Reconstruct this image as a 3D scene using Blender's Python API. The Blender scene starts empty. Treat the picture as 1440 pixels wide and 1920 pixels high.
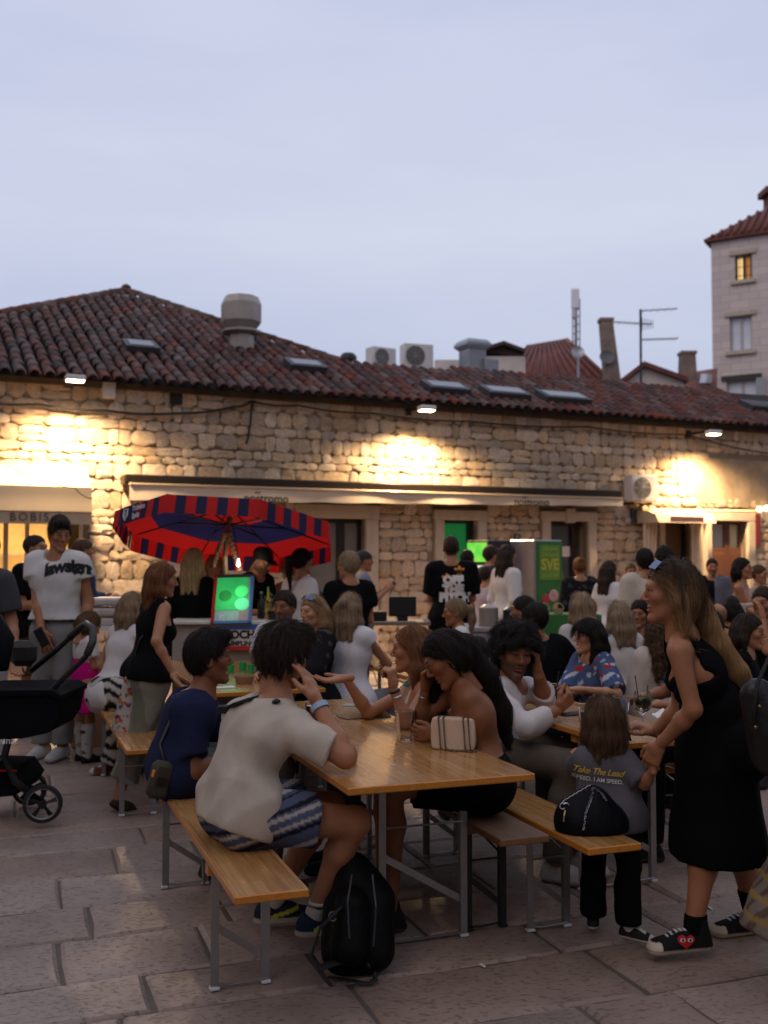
import bpy, bmesh, math, random
import numpy as np
from mathutils import Vector, Matrix, Euler
from mathutils.bvhtree import BVHTree
RND = random.Random(7)
scene = bpy.context.scene
COL = scene.collection

# ------------------------------------------------------------ camera
F_PX, CAM_H = 1950.0, 1.57
PITCH = math.atan(85 / F_PX)
cam_d = bpy.data.cameras.new('camera')
cam = bpy.data.objects.new('camera', cam_d)
COL.objects.link(cam)
cam.location = (0, 0, CAM_H)
cam.rotation_euler = (math.pi / 2 + PITCH, 0, 0)
cam_d.sensor_fit = 'HORIZONTAL'
cam_d.sensor_width = 24.0
cam_d.lens = F_PX / 1440 * 24.0
cam_d.clip_start, cam_d.clip_end = 0.05, 3000
cam_d.dof.use_dof = True
cam_d.dof.focus_distance = 4.35
cam_d.dof.aperture_fstop = 2.4
scene.camera = cam
scene.render.resolution_x, scene.render.resolution_y = 768, 1024

# ------------------------------------------------------------ sky and sun (dusk, thin even cloud)
world = bpy.data.worlds.new('World')
scene.world = world
world.use_nodes = True
wn, wl = world.node_tree.nodes, world.node_tree.links
wn.clear()
w_out = wn.new('ShaderNodeOutputWorld')
w_bg = wn.new('ShaderNodeBackground')
w_bg.inputs['Strength'].default_value = 0.1
w_sky = wn.new('ShaderNodeTexSky')
w_sky.sky_type = 'NISHITA'
w_sky.sun_disc = False
w_sky.sun_elevation = math.radians(3.0)
w_sky.sun_rotation = math.radians(205)
w_tc = wn.new('ShaderNodeTexCoord')
w_map = wn.new('ShaderNodeMapping')
w_map.inputs['Scale'].default_value = (1.0, 1.0, 4.0)
w_map.inputs['Rotation'].default_value = (0.0, 0.35, 0.0)
w_n = wn.new('ShaderNodeTexNoise')
w_n.inputs['Scale'].default_value = 1.5
w_n.inputs['Detail'].default_value = 8
w_n.inputs['Roughness'].default_value = 0.5
w_r = wn.new('ShaderNodeValToRGB')
w_r.color_ramp.elements[0].position = 0.34
w_r.color_ramp.elements[0].color = (5.9, 6.4, 8.4, 1)
w_r.color_ramp.elements[1].position = 0.66
w_r.color_ramp.elements[1].color = (7.0, 7.4, 8.9, 1)
w_mix = wn.new('ShaderNodeMix')
w_mix.data_type = 'RGBA'
w_mix.inputs['Factor'].default_value = 0.93
wl.new(w_tc.outputs['Generated'], w_map.inputs['Vector'])
wl.new(w_map.outputs['Vector'], w_n.inputs['Vector'])
wl.new(w_n.outputs['Fac'], w_r.inputs['Fac'])
wl.new(w_sky.outputs['Color'], w_mix.inputs['A'])
wl.new(w_r.outputs['Color'], w_mix.inputs['B'])
w_sep = wn.new('ShaderNodeSeparateXYZ'); w_el = wn.new('ShaderNodeValToRGB')
w_el.color_ramp.elements[0].position = 0.0; w_el.color_ramp.elements[0].color = (.56, .62, .78, 1)
w_el.color_ramp.elements[1].position = .30; w_el.color_ramp.elements[1].color = (1, 1, 1, 1)
w_mul = wn.new('ShaderNodeMix'); w_mul.data_type = 'RGBA'; w_mul.blend_type = 'MULTIPLY'; w_mul.inputs['Factor'].default_value = 1.0
wl.new(w_tc.outputs['Generated'], w_sep.inputs[0]); wl.new(w_sep.outputs['Z'], w_el.inputs['Fac'])
wl.new(w_mix.outputs['Result'], w_mul.inputs['A']); wl.new(w_el.outputs['Color'], w_mul.inputs['B'])
wl.new(w_mul.outputs['Result'], w_bg.inputs['Color'])
wl.new(w_bg.outputs['Background'], w_out.inputs['Surface'])

sun_d = bpy.data.lights.new('sun', 'SUN')
sun_d.energy = 0.5
sun_d.angle = math.radians(40)
sun_d.color = (1.0, 0.70, 0.45)
sun = bpy.data.objects.new('sun', sun_d)
COL.objects.link(sun)
sun.rotation_euler = (math.radians(50), 0, math.radians(-40))

scene.view_settings.view_transform = 'Standard'
scene.view_settings.look = 'None'
scene.view_settings.exposure = 0.0
scene.view_settings.gamma = 1.0
scene.view_settings.use_curve_mapping = False
scene.cycles.max_bounces = 6
scene.cycles.diffuse_bounces = 3
scene.cycles.glossy_bounces = 3
scene.cycles.transmission_bounces = 6
scene.cycles.transparent_max_bounces = 8
scene.cycles.sample_clamp_indirect = 4.0
scene.cycles.use_denoising = True
scene.cycles.caustics_reflective = False
scene.cycles.caustics_refractive = False

# ------------------------------------------------------------ pixel directions -> places
def ray(px, py):
    x, u = (px - 720) / F_PX, -(py - 960) / F_PX
    return np.array([x, math.cos(PITCH) - u * math.sin(PITCH), math.sin(PITCH) + u * math.cos(PITCH)])
def G(px, py, z=0.0):                     # where that direction meets the height z
    d = ray(px, py); t = (z - CAM_H) / d[2]
    return np.array([d[0] * t, d[1] * t, z])
def P(px, py, Y):                         # where it meets the distance Y
    d = ray(px, py); t = Y / d[1]
    return np.array([d[0] * t, Y, CAM_H + d[2] * t])

# ------------------------------------------------------------ tags and objects
def tag(o, label=None, cat=None, group=None, kind=None):
    if label: o['label'] = label
    if cat: o['category'] = cat
    if group: o['group'] = group
    if kind: o['kind'] = kind
    return o
def empty(name, loc=(0, 0, 0), rz=0.0, label=None, cat=None, group=None, kind=None, parent=None):
    o = bpy.data.objects.new(name, None)
    o.location = loc
    o.rotation_euler = (0, 0, rz)
    o.empty_display_size = 0.05
    COL.objects.link(o)
    if parent: o.parent = parent
    return tag(o, label, cat, group, kind)
def link(name, me, mat=None, parent=None, world_verts=True):
    """one mesh object; verts given in world space are moved into the parent's space"""
    o = bpy.data.objects.new(name, me)
    COL.objects.link(o)
    if mat is not None and len(me.materials) == 0:
        me.materials.append(mat)
    if parent is not None:
        o.parent = parent
        if world_verts:
            m = parent_matrix(parent).inverted()
            me.transform(m)
    return o
def parent_matrix(o):
    m = Matrix.LocRotScale(o.location, o.rotation_euler, o.scale)
    return parent_matrix(o.parent) @ m if o.parent else m
def copy_tree(o, parent=None):
    c = o.copy(); COL.objects.link(c); c.parent = parent
    for ch in o.children:
        copy_tree(ch, c)
    return c

class MB:
    """collects verts and faces of one mesh"""
    def __init__(s): s.v, s.f, s.m = [], [], []
    def add(s, vs, fs, mi=0):
        b = len(s.v)
        s.v += [tuple(map(float, p)) for p in vs]
        s.f += [tuple(i + b for i in q) for q in fs]
        s.m += [mi] * len(fs)
        return s
    def box(s, c, size, R=None, mi=0, bev=0.0):
        x, y, z = [d / 2 for d in size]
        R = R if R is not None else Matrix.Identity(3)
        c = Vector(c)
        if bev > 0:
            b = min(bev, x * .9, y * .9, z * .9)
            vs = []
            for sx in (-1, 1):
                for sy in (-1, 1):
                    for sz in (-1, 1):
                        vs += [(sx * (x - b), sy * (y - b), sz * z), (sx * (x - b), sy * y, sz * (z - b)), (sx * x, sy * (y - b), sz * (z - b))]
            bm = bmesh.new()
            for p in vs: bm.verts.new(R @ Vector(p) + c)
            bmesh.ops.convex_hull(bm, input=bm.verts)
            bm.verts.index_update()
            s.add([p.co for p in bm.verts], [[v.index for v in f.verts] for f in bm.faces], mi)
            bm.free()
            return s
        vs = [R @ Vector((sx * x, sy * y, sz * z)) + c for sz in (-1, 1) for sy in (-1, 1) for sx in (-1, 1)]
        return s.add(vs, [(0, 2, 3, 1), (4, 5, 7, 6), (0, 1, 5, 4), (2, 6, 7, 3), (0, 4, 6, 2), (1, 3, 7, 5)], mi)
    def tube(s, pts, r, n=8, mi=0, cap=True, flat=None):
        pts = [Vector(p) for p in pts]
        rs = r if isinstance(r, (list, tuple)) else [r] * len(pts)
        ring, up = [], None
        for i, p in enumerate(pts):
            a, b = pts[max(i - 1, 0)], pts[min(i + 1, len(pts) - 1)]
            t = (b - a).normalized()
            if up is None:
                up = Vector((0, 0, 1)) if abs(t.z) < .9 else Vector((1, 0, 0))
            x = t.cross(up)
            if x.length < 1e-5: x = t.orthogonal()
            x.normalize(); y = x.cross(t).normalized(); up = y
            k = flat if flat else 1.0
            ring.append([p + (x * math.cos(2 * math.pi * j / n) + y * math.sin(2 * math.pi * j / n) * k) * rs[i] for j in range(n)])
        vs = [q for rg in ring for q in rg]
        fs = []
        for i in range(len(pts) - 1):
            for j in range(n):
                fs.append((i * n + j, i * n + (j + 1) % n, (i + 1) * n + (j + 1) % n, (i + 1) * n + j))
        if cap:
            fs.append(tuple(reversed(range(n)))); fs.append(tuple((len(pts) - 1) * n + j for j in range(n)))
        return s.add(vs, fs, mi)
    def lathe(s, c, prof, n=20, R=None, mi=0):
        """prof: (radius, height) pairs"""
        R = R if R is not None else Matrix.Identity(3)
        c = Vector(c); vs = []; fs = []
        for r, z in prof:
            for j in range(n):
                a = 2 * math.pi * j / n
                vs.append(R @ Vector((r * math.cos(a), r * math.sin(a), z)) + c)
        for i in range(len(prof) - 1):
            for j in range(n):
                fs.append((i * n + j, i * n + (j + 1) % n, (i + 1) * n + (j + 1) % n, (i + 1) * n + j))
        return s.add(vs, fs, mi)
    def extrude(s, poly, d, mi=0):
        """closed 3-D polygon pushed along d"""
        n = len(poly); d = Vector(d)
        vs = [Vector(p) for p in poly] + [Vector(p) + d for p in poly]
        fs = [tuple(reversed(range(n))), tuple(range(n, 2 * n))] + [(i, (i + 1) % n, n + (i + 1) % n, n + i) for i in range(n)]
        return s.add(vs, fs, mi)
    def grid(s, fn, nu, nv, mi=0):
        vs = [fn(i / nu, j / nv) for j in range(nv + 1) for i in range(nu + 1)]
        fs = [(j * (nu + 1) + i, j * (nu + 1) + i + 1, (j + 1) * (nu + 1) + i + 1, (j + 1) * (nu + 1) + i) for j in range(nv) for i in range(nu)]
        return s.add(vs, fs, mi)
    def mesh(s, name, smooth=False):
        me = bpy.data.meshes.new(name)
        me.from_pydata(s.v, [], s.f)
        me.validate()
        if smooth is not False:
            me.polygons.foreach_set('use_smooth', [True] * len(me.polygons))
            if smooth is not True: me.set_sharp_from_angle(angle=math.radians(smooth))
        me.update()
        return me
    def build(s, name, mat, parent=None, smooth=False, world_verts=True):
        me = s.mesh(name, smooth)
        mats = mat if isinstance(mat, (list, tuple)) else [mat]
        for m in mats: me.materials.append(m)
        if len(mats) > 1 and len(me.polygons) == len(s.m):
            me.polygons.foreach_set('material_index', s.m)
        bm = bmesh.new(); bm.from_mesh(me); bmesh.ops.recalc_face_normals(bm, faces=bm.faces); bm.to_mesh(me); bm.free()
        return link(name, me, None, parent, world_verts)

# ------------------------------------------------------------ materials
MATS = {}
def pm(name, col=(.5, .5, .5), rough=.6, metal=0.0, var=.12, vscale=8.0, bump=0.0, bscale=60.0, spec=.5, coat=0.0, trans=0.0, ior=1.45,
       emit=None, estr=0.0, attr=None, rand=0.0, island=False, col2=None, stretch=None, sheen=0.0, sss=0.0, alpha=1.0, detail=4):
    if name in MATS: return MATS[name]
    m = bpy.data.materials.new(name); m.use_nodes = True
    MATS[name] = m
    nt = m.node_tree; N, L = nt.nodes, nt.links
    b = N['Principled BSDF']
    b.inputs['Roughness'].default_value = rough
    b.inputs['Metallic'].default_value = metal
    b.inputs['IOR'].default_value = ior
    b.inputs['Specular IOR Level'].default_value = spec
    b.inputs['Coat Weight'].default_value = coat
    b.inputs['Coat Roughness'].default_value = .15
    b.inputs['Transmission Weight'].default_value = trans
    b.inputs['Sheen Weight'].default_value = sheen
    b.inputs['Alpha'].default_value = alpha
    if sss:
        b.inputs['Subsurface Weight'].default_value = sss
        b.inputs['Subsurface Radius'].default_value = (.010, .004, .002)
        b.inputs['Subsurface Scale'].default_value = 1.0
    if emit:
        b.inputs['Emission Color'].default_value = (*emit, 1)
        b.inputs['Emission Strength'].default_value = estr
    tc = N.new('ShaderNodeTexCoord')
    mp = N.new('ShaderNodeMapping')
    if stretch: mp.inputs['Scale'].default_value = stretch
    L.new(tc.outputs['Object'], mp.inputs['Vector'])
    base = None
    if attr:
        at = N.new('ShaderNodeAttribute'); at.attribute_name = attr
        base = at.outputs['Color']
    if var > 0:
        no = N.new('ShaderNodeTexNoise'); no.inputs['Scale'].default_value = vscale; no.inputs['Detail'].default_value = detail
        no.inputs['Roughness'].default_value = .6
        L.new(mp.outputs['Vector'], no.inputs['Vector'])
        if col2 is not None:
            rp = N.new('ShaderNodeValToRGB')
            rp.color_ramp.elements[0].position, rp.color_ramp.elements[1].position = .38, .62
            rp.color_ramp.elements[0].color = (*col, 1); rp.color_ramp.elements[1].color = (*col2, 1)
            L.new(no.outputs['Fac'], rp.inputs['Fac']); base = rp.outputs['Color']
        else:
            mr = N.new('ShaderNodeMapRange')
            mr.inputs['From Min'].default_value, mr.inputs['From Max'].default_value = .25, .75
            mr.inputs['To Min'].default_value, mr.inputs['To Max'].default_value = 1 - var, 1 + var
            L.new(no.outputs['Fac'], mr.inputs['Value'])
            mx = N.new('ShaderNodeVectorMath'); mx.operation = 'SCALE'
            if base is not None: L.new(base, mx.inputs[0])
            else: mx.inputs[0].default_value = col
            L.new(mr.outputs['Result'], mx.inputs['Scale']); base = mx.outputs['Vector']
    if rand > 0:
        if island:
            gi = N.new('ShaderNodeNewGeometry'); rv = gi.outputs['Random Per Island']
        else:
            gi = N.new('ShaderNodeObjectInfo'); rv = gi.outputs['Random']
        mr2 = N.new('ShaderNodeMapRange'); mr2.inputs['To Min'].default_value = 1 - rand; mr2.inputs['To Max'].default_value = 1 + rand
        L.new(rv, mr2.inputs['Value'])
        hs = N.new('ShaderNodeHueSaturation')
        mr3 = N.new('ShaderNodeMath'); mr3.operation = 'MULTIPLY'; mr3.inputs[1].default_value = 7.31
        fr = N.new('ShaderNodeMath'); fr.operation = 'FRACT'
        L.new(rv, mr3.inputs[0]); L.new(mr3.outputs[0], fr.inputs[0])
        ms = N.new('ShaderNodeMapRange'); ms.inputs['To Min'].default_value = 1 - rand; ms.inputs['To Max'].default_value = 1 + rand * .6
        L.new(fr.outputs[0], ms.inputs['Value'])
        L.new(mr2.outputs['Result'], hs.inputs['Value']); L.new(ms.outputs['Result'], hs.inputs['Saturation'])
        if base is not None: L.new(base, hs.inputs['Color'])
        else: hs.inputs['Color'].default_value = (*col, 1)
        base = hs.outputs['Color']
    if base is not None: L.new(base, b.inputs['Base Color'])
    else: b.inputs['Base Color'].default_value = (*col, 1)
    if bump > 0:
        nb = N.new('ShaderNodeTexNoise'); nb.inputs['Scale'].default_value = bscale; nb.inputs['Detail'].default_value = 5
        L.new(mp.outputs['Vector'], nb.inputs['Vector'])
        bp = N.new('ShaderNodeBump'); bp.inputs['Strength'].default_value = min(1.0, bump); bp.inputs['Distance'].default_value = .01
        L.new(nb.outputs['Fac'], bp.inputs['Height']); L.new(bp.outputs['Normal'], b.inputs['Normal'])
    return m

def glow(name, col, strength):
    return pm(name, col, .5, var=0, emit=col, estr=strength)

def text_mesh(txt, size, name='lettering', bold=0.0, align='CENTER', shear=0.0, spacing=1.0, extrude=0.0):
    cu = bpy.data.curves.new('t', 'FONT'); cu.body = txt; cu.size = size; cu.align_x = align; cu.align_y = 'CENTER'
    cu.offset = bold; cu.shear = shear; cu.space_character = spacing; cu.resolution_u = 4; cu.extrude = extrude
    o = bpy.data.objects.new('t', cu); COL.objects.link(o)
    dg = bpy.context.evaluated_depsgraph_get()
    me = bpy.data.meshes.new_from_object(o.evaluated_get(dg))
    bpy.data.objects.remove(o); me.name = name
    return me
def put_text(txt, size, origin, xdir, ydir, mat, parent=None, name='lettering', **kw):
    """flat lettering whose baseline runs along xdir on a surface"""
    me = text_mesh(txt, size, name, **kw)
    x = Vector(xdir).normalized(); y = Vector(ydir); y = (y - x * y.dot(x)).normalized(); z = x.cross(y)
    M = Matrix((x, y, z)).transposed().to_4x4(); M.translation = Vector(origin)
    me.transform(M); me.materials.clear()
    return link(name, me, mat, parent)
# ============================================================ SETTING
AX = math.radians(20.0)                                   # paving, tables and benches run this way
RX = np.array([math.cos(AX), math.sin(AX), 0.0]); FX = np.array([-math.sin(AX), math.cos(AX), 0.0])

# ------------------------------------------------------------ ground
m_ground = pm('joint_earth', (.12, .094, .08), .9, var=.3, vscale=3, bump=.6, bscale=30)
def paving_material():
    m = pm('worn_limestone', (.30, .22, .178), .5, var=.22, vscale=2.2, rand=.16, spec=.5)
    nt = m.node_tree; N, L = nt.nodes, nt.links
    b = N['Principled BSDF']
    tc = N.new('ShaderNodeTexCoord')
    mp = N.new('ShaderNodeMapping'); mp.inputs['Rotation'].default_value = (0, 0, math.radians(-32)); mp.inputs['Scale'].default_value = (36, 66, 30)
    oi = N.new('ShaderNodeObjectInfo'); ad = N.new('ShaderNodeVectorMath'); ad.operation = 'ADD'
    L.new(tc.outputs['Object'], ad.inputs[0]); L.new(oi.outputs['Random'], ad.inputs[1]); L.new(ad.outputs['Vector'], mp.inputs['Vector'])
    n1 = N.new('ShaderNodeTexNoise'); n1.inputs['Scale'].default_value = 1.0; n1.inputs['Detail'].default_value = 3
    L.new(mp.outputs['Vector'], n1.inputs['Vector'])
    n2 = N.new('ShaderNodeTexNoise'); n2.inputs['Scale'].default_value = 7.0; n2.inputs['Detail'].default_value = 6
    L.new(ad.outputs['Vector'], n2.inputs['Vector'])
    r1 = N.new('ShaderNodeMapRange'); r1.inputs['From Min'].default_value = .34; r1.inputs['From Max'].default_value = .46
    L.new(n1.outputs['Fac'], r1.inputs['Value'])
    ml = N.new('ShaderNodeMath'); ml.operation = 'MULTIPLY_ADD'; ml.inputs[1].default_value = .45
    L.new(r1.outputs['Result'], ml.inputs[0]); L.new(n2.outputs['Fac'], ml.inputs[2])
    bp = N.new('ShaderNodeBump'); bp.inputs['Strength'].default_value = .6; bp.inputs['Distance'].default_value = .009
    L.new(ml.outputs[0], bp.inputs['Height']); L.new(bp.outputs['Normal'], b.inputs['Normal'])
    # the base colour is darker in the pits of the bump noise
    src = b.inputs['Base Color'].links[0].from_socket
    mx = N.new('ShaderNodeMix'); mx.data_type = 'RGBA'; mx.blend_type = 'MULTIPLY'; mx.inputs['Factor'].default_value = 1
    cr = N.new('ShaderNodeMapRange'); cr.inputs['To Min'].default_value = .70; cr.inputs['To Max'].default_value = 1.05
    L.new(r1.outputs['Result'], cr.inputs['Value']); L.new(src, mx.inputs['A']); L.new(cr.outputs['Result'], mx.inputs['B'])
    L.new(mx.outputs['Result'], b.inputs['Base Color'])
    rr = N.new('ShaderNodeMapRange'); rr.inputs['To Min'].default_value = .38; rr.inputs['To Max'].default_value = .68
    L.new(n2.outputs['Fac'], rr.inputs['Value']); L.new(rr.outputs['Result'], b.inputs['Roughness'])
    return m
m_pave = paving_material()
mb = MB()
mb.add([(-500, -60, -.016), (500, -60, -.016), (500, 900, -.016), (-500, 900, -.016)], [(0, 1, 2, 3)])
ground = mb.build('ground', m_ground)
tag(ground, 'worn stone square paved in staggered courses', 'ground', kind='structure')
def paver_geo(mb, a0, a1, b0, b1, rn, z):
    g = .005
    a0 += g; a1 -= g; b0 += g; b1 -= g
    n_l = 5; per = []
    j = lambda s=.009: rn.uniform(-s, s)
    for k in range(n_l): per.append((a0 + (a1 - a0) * k / n_l + j(), b0 + abs(j())))
    for k in range(2): per.append((a1 - abs(j(.008)), b0 + (b1 - b0) * k / 2 + j()))
    for k in range(n_l): per.append((a1 - (a1 - a0) * k / n_l + j(), b1 - abs(j())))
    for k in range(2): per.append((a0 + abs(j(.008)), b1 - (b1 - b0) * k / 2 + j()))
    ca, cb = (a0 + a1) / 2, (b0 + b1) / 2
    n = len(per); vs = []
    tilt = (rn.uniform(-.006, .006), rn.uniform(-.006, .006))
    for s, zz in ((.018, 0.0), (.0, -.012), (0.0, -.05)):
        for (a, b) in per:
            da, db = ca - a, cb - b; l = math.hypot(da, db)
            a2, b2 = a + da / l * s, b + db / l * s
            p = RX * a2 + FX * b2
            vs.append((p[0], p[1], z + zz + (tilt[0] * da + tilt[1] * db if zz == 0 else 0) + (rn.uniform(-.002, .002) if zz == 0 else 0)))
    fs = [tuple(range(n))]
    for r in range(2):
        for k in range(n): fs.append((r * n + k, (r + 1) * n + k, (r + 1) * n + (k + 1) % n, r * n + (k + 1) % n))
    mb.add(vs, fs)
rn = random.Random(11)
far_pav = MB(); n_pave = 0
b = 1.6
while b < 21:
    hgt = rn.choice((.35, .39, .42, .45, .49)) * (1 if b < 9 else 1.15)
    a = -13 + rn.random()
    while a < 20:
        ln = rn.uniform(.55, 1.1) if rn.random() < .8 else rn.uniform(.35, .5)
        c = RX * (a + ln / 2) + FX * (b + hgt / 2)
        if 2.4 < c[1] < 21 and abs(c[0]) < .375 * c[1] + .75:
            z = rn.uniform(-.005, 0.0)
            if c[1] < 8.3:
                mm = MB(); paver_geo(mm, a, a + ln, b, b + hgt, rn, z)
                o = mm.build('paving_stone', m_pave, ground, smooth=35); n_pave += 1
            else:
                paver_geo(far_pav, a, a + ln, b, b + hgt, rn, z)
        a += ln
    b += hgt
o = far_pav.build('far_paving', pm('worn_limestone_far', (.25, .185, .15), .48, var=.25, vscale=2.5, rand=.16, island=True, bump=.4, bscale=25), ground)
o['kind'] = 'stuff'

# ------------------------------------------------------------ the long stone building
EAVE_H = 4.05
e0, e1 = P(0, 693, 13.75), P(1440, 798, 19.6)
WD = np.array([e1[0] - e0[0], e1[1] - e0[1], 0.0]); WL = np.linalg.norm(WD); WD /= WL
WN = np.array([WD[1], -WD[0], 0.0])                      # towards the square
W0 = np.array([e0[0], e0[1], 0.0]) - WN * .30
WANG = math.atan2(WD[1], WD[0])
RW = Matrix.Rotation(WANG, 3, 'Z')
def W(u, v, out=0.0): return W0 + WD * u + WN * out + np.array([0, 0, v])
def WP(px, py, out=0.0):                                 # pixel -> (u, v) on the wall plane
    d = ray(px, py); o = np.array([0, 0, CAM_H]); q = W0 + WN * out
    t = np.dot(q - o, WN) / np.dot(d, WN)
    p = o + d * t
    return float(np.dot(p - W0, WD)), float(p[2])
def wbox(mb, u0, u1, v0, v1, o0, o1, bev=0.0, mi=0):
    c = W((u0 + u1) / 2, (v0 + v1) / 2, (o0 + o1) / 2)
    mb.box(c, (abs(u1 - u0), abs(o1 - o0), abs(v1 - v0)), RW, mi, bev)

building = empty('stone_building', tuple(W(6.5, 0, 0)), 0, 'long low limestone building with red tiled roof behind the stalls', 'building')
m_mortar = pm('lime_mortar', (.24, .185, .125), .95, var=.3, vscale=3, bump=.8, bscale=25)
stone_cols = dict(col=(.48, .365, .25), rough=.9, var=.34, vscale=6, bump=1.0, bscale=22, rand=.26)
m_stone = pm('limestone_block', **stone_cols)
m_stone_i = pm('limestone_small', island=True, **stone_cols)
m_frame = pm('dressed_stone', (.47, .39, .30), .8, var=.15, vscale=5, bump=.3, bscale=40)
m_dark = pm('dark_interior', (.012, .011, .010), .7, var=0)
m_wood = pm('dark_brown_wood', (.10, .040, .022), .5, var=.3, vscale=3, stretch=(6, 6, .6), bump=.2, bscale=20)
m_black = pm('black_metal', (.012, .012, .013), .4, var=.1)
m_glass_d = pm('dim_glass', (.05, .055, .06), .08, var=0, spec=.8)

def wrect(px0, py0, px1, py1):
    u0, v1 = WP(px0, py0); u1, _ = WP(px1, py0); _, v0 = WP(px0, py1)
    return u0, u1, v0, v1
def head(px0, px1, py):                                   # an opening from the ground up to that pixel height
    u0, _ = WP(px0, py); u1, v = WP(px1, py)
    return u0, u1, -.02, v
openings = {
    'shop': (-6.0, WP(158, 985)[0], -.02, WP(80, 975)[1]),
    'glass': head(578, 683, 973), 'green': head(830, 893, 976), 'dark': head(1029, 1100, 978),
    'hatch': head(1243, 1292, 976), 'brown': head(1330, 1398, 978)}
U_MIN, U_MAX = -7.0, 17.5
us = sorted({U_MIN, U_MAX, *[x for o in openings.values() for x in o[:2]]})
vs_ = sorted({-.02, EAVE_H - .02, *[o[3] for o in openings.values()]})
mb = MB()
for i in range(len(us) - 1):
    for k in range(len(vs_) - 1):
        cu, cv = (us[i] + us[i + 1]) / 2, (vs_[k] + vs_[k + 1]) / 2
        if any(o[0] < cu < o[1] and o[2] < cv < o[3] for o in openings.values()): continue
        wbox(mb, us[i], us[i + 1], vs_[k], vs_[k + 1], -.45, 0.0)
wall = mb.build('wall', m_mortar, building)
mb = MB()                                                  # rooms behind: floor, ceiling and back walls so openings stay dark
wbox(mb, U_MIN, U_MAX, -.02, EAVE_H, -3.2, -3.1); wbox(mb, U_MIN, U_MAX, EAVE_H - .25, EAVE_H - .15, -3.1, -.46)
for uu in (2.9, 6.9, 9.6, 12.0, 13.6): wbox(mb, uu, uu + .1, -.02, EAVE_H - .26, -3.09, -.46)
mb.build('interior_walls', pm('interior_plaster', (.25, .2, .15), .9, var=.1), building)

# frames, then stones around them
margins = {'glass': .24, 'green': .2, 'dark': .2, 'hatch': .16, 'brown': .2, 'shop': .05}
def overl(u0, u1, v0, v1):
    for n, o in openings.items():
        m = margins[n]
        if u0 < o[1] + m and u1 > o[0] - m and v0 < o[3] + (m if n != 'shop' else .4) and v1 > o[2]: return (o[0] - m, o[1] + m)
    return None
PLASTER_U = WP(1296, 900)[0]
rn = random.Random(3)
stone_var = []
def stone_shape(rn):
    mm = MB(); k = 4; z = []
    cor = [rn.uniform(.0, .22) for _ in range(4)]
    for j in range(k + 1):
        for i in range(k + 1):
            x, y = i / k * 2 - 1, j / k * 2 - 1
            edge = max(abs(x), abs(y))
            r = 1 - .10 * (abs(x) * abs(y)) ** 2
            q = cor[(1 if x > 0 else 0) + (2 if y > 0 else 0)]
            if abs(x) == 1 and abs(y) == 1: r -= q
            d = (.78 if edge == 1 else 1.0) + rn.uniform(-.26, .26)
            z.append((x * .5 * r + rn.uniform(-.055, .055), d, y * .5 * r + rn.uniform(-.055, .055)))
    n = k + 1
    fs = [(j * n + i, j * n + i + 1, (j + 1) * n + i + 1, (j + 1) * n + i) for j in range(k) for i in range(k)]
    rim = [i for i in range(n)] + [j * n + k for j in range(1, n)] + [k * n + i for i in range(k - 1, -1, -1)] + [j * n for j in range(k - 1, 0, -1)]
    base = len(z)
    zz = z + [(z[i][0] * 1.02, -.3, z[i][2] * 1.02) for i in rim]
    fs += [(rim[i], base + i, base + (i + 1) % len(rim), rim[(i + 1) % len(rim)]) for i in range(len(rim))]
    mm.add([(p[0], -p[1], p[2]) for p in zz], fs)
    return mm
stone_meshes = []
for i in range(28):
    me = stone_shape(rn).mesh('stone', smooth=50)
    bm = bmesh.new(); bm.from_mesh(me); bmesh.ops.recalc_face_normals(bm, faces=bm.faces); bm.to_mesh(me); bm.free()
    me.materials.append(m_stone); stone_meshes.append(me)
plan = []
v = 0.0
while v < EAVE_H - .12:
    hh = rn.choice((.11, .14, .17, .2, .23, .26))
    if v > 3.55: hh = min(.26, EAVE_H - .03 - v)
    u = -1.2 + rn.uniform(0, .3)
    while u < 15.2:
        ln = rn.uniform(.13, .26) if rn.random() < .55 else rn.uniform(.24, .46)
        u1 = u + ln
        ov = overl(u, u1, v, v + hh)
        if ov:
            if u < ov[0] - .1: u1 = ov[0]
            else:
                u = max(u, ov[1])
                if u >= u1 - .02:
                    u = max(ov[1], u1) if u < ov[1] else u
                    continue
                if u1 - u < .12: u1 = u + .16
                if overl(u + .001, u1, v, v + hh): continue
        h2 = hh
        if ln > .3 and hh > .21 and rn.random() < .2 and not ov:      # two thin stones on one bed
            plan.append((u, u1, v, v + hh * .45)); plan.append((u, u1, v + hh * .45, v + hh))
        elif not (u > PLASTER_U and 2.55 < v < 3.4):
            plan.append((u, u1, v, v + h2))
        u = u1
    v += hh
def visible_stone(s):
    return s[3] > 1.25 and -0.4 < s[0] < 14.0
plan.sort(key=lambda s: (not visible_stone(s), -(s[1] - s[0]) * (s[3] - s[2])))
stuff = MB()
for i, (u0, u1, v0, v1) in enumerate(plan):
    w_, h_ = u1 - u0 - .006, v1 - v0 - .005
    if w_ < .05 or h_ < .04: continue
    c = W((u0 + u1) / 2, (v0 + v1) / 2, 0)
    dep = .018 + rn.random() * .026
    if i < 290:
        o = bpy.data.objects.new('stone', rn.choice(stone_meshes)); COL.objects.link(o)
        o.parent = wall
        loc = Vector(c) - Vector(building.location)
        o.location = loc; o.rotation_euler = (0, 0, WANG); o.scale = (w_, dep, h_)
    else:
        me = rn.choice(stone_meshes)
        M = Matrix.LocRotScale(Vector(c), Euler((0, 0, WANG)), Vector((w_, dep, h_)))
        stuff.add([M @ p.co for p in me.vertices], [tuple(f.vertices) for f in me.polygons])
o = stuff.build('small_stones', m_stone_i, wall, smooth=50); o['kind'] = 'stuff'

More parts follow.
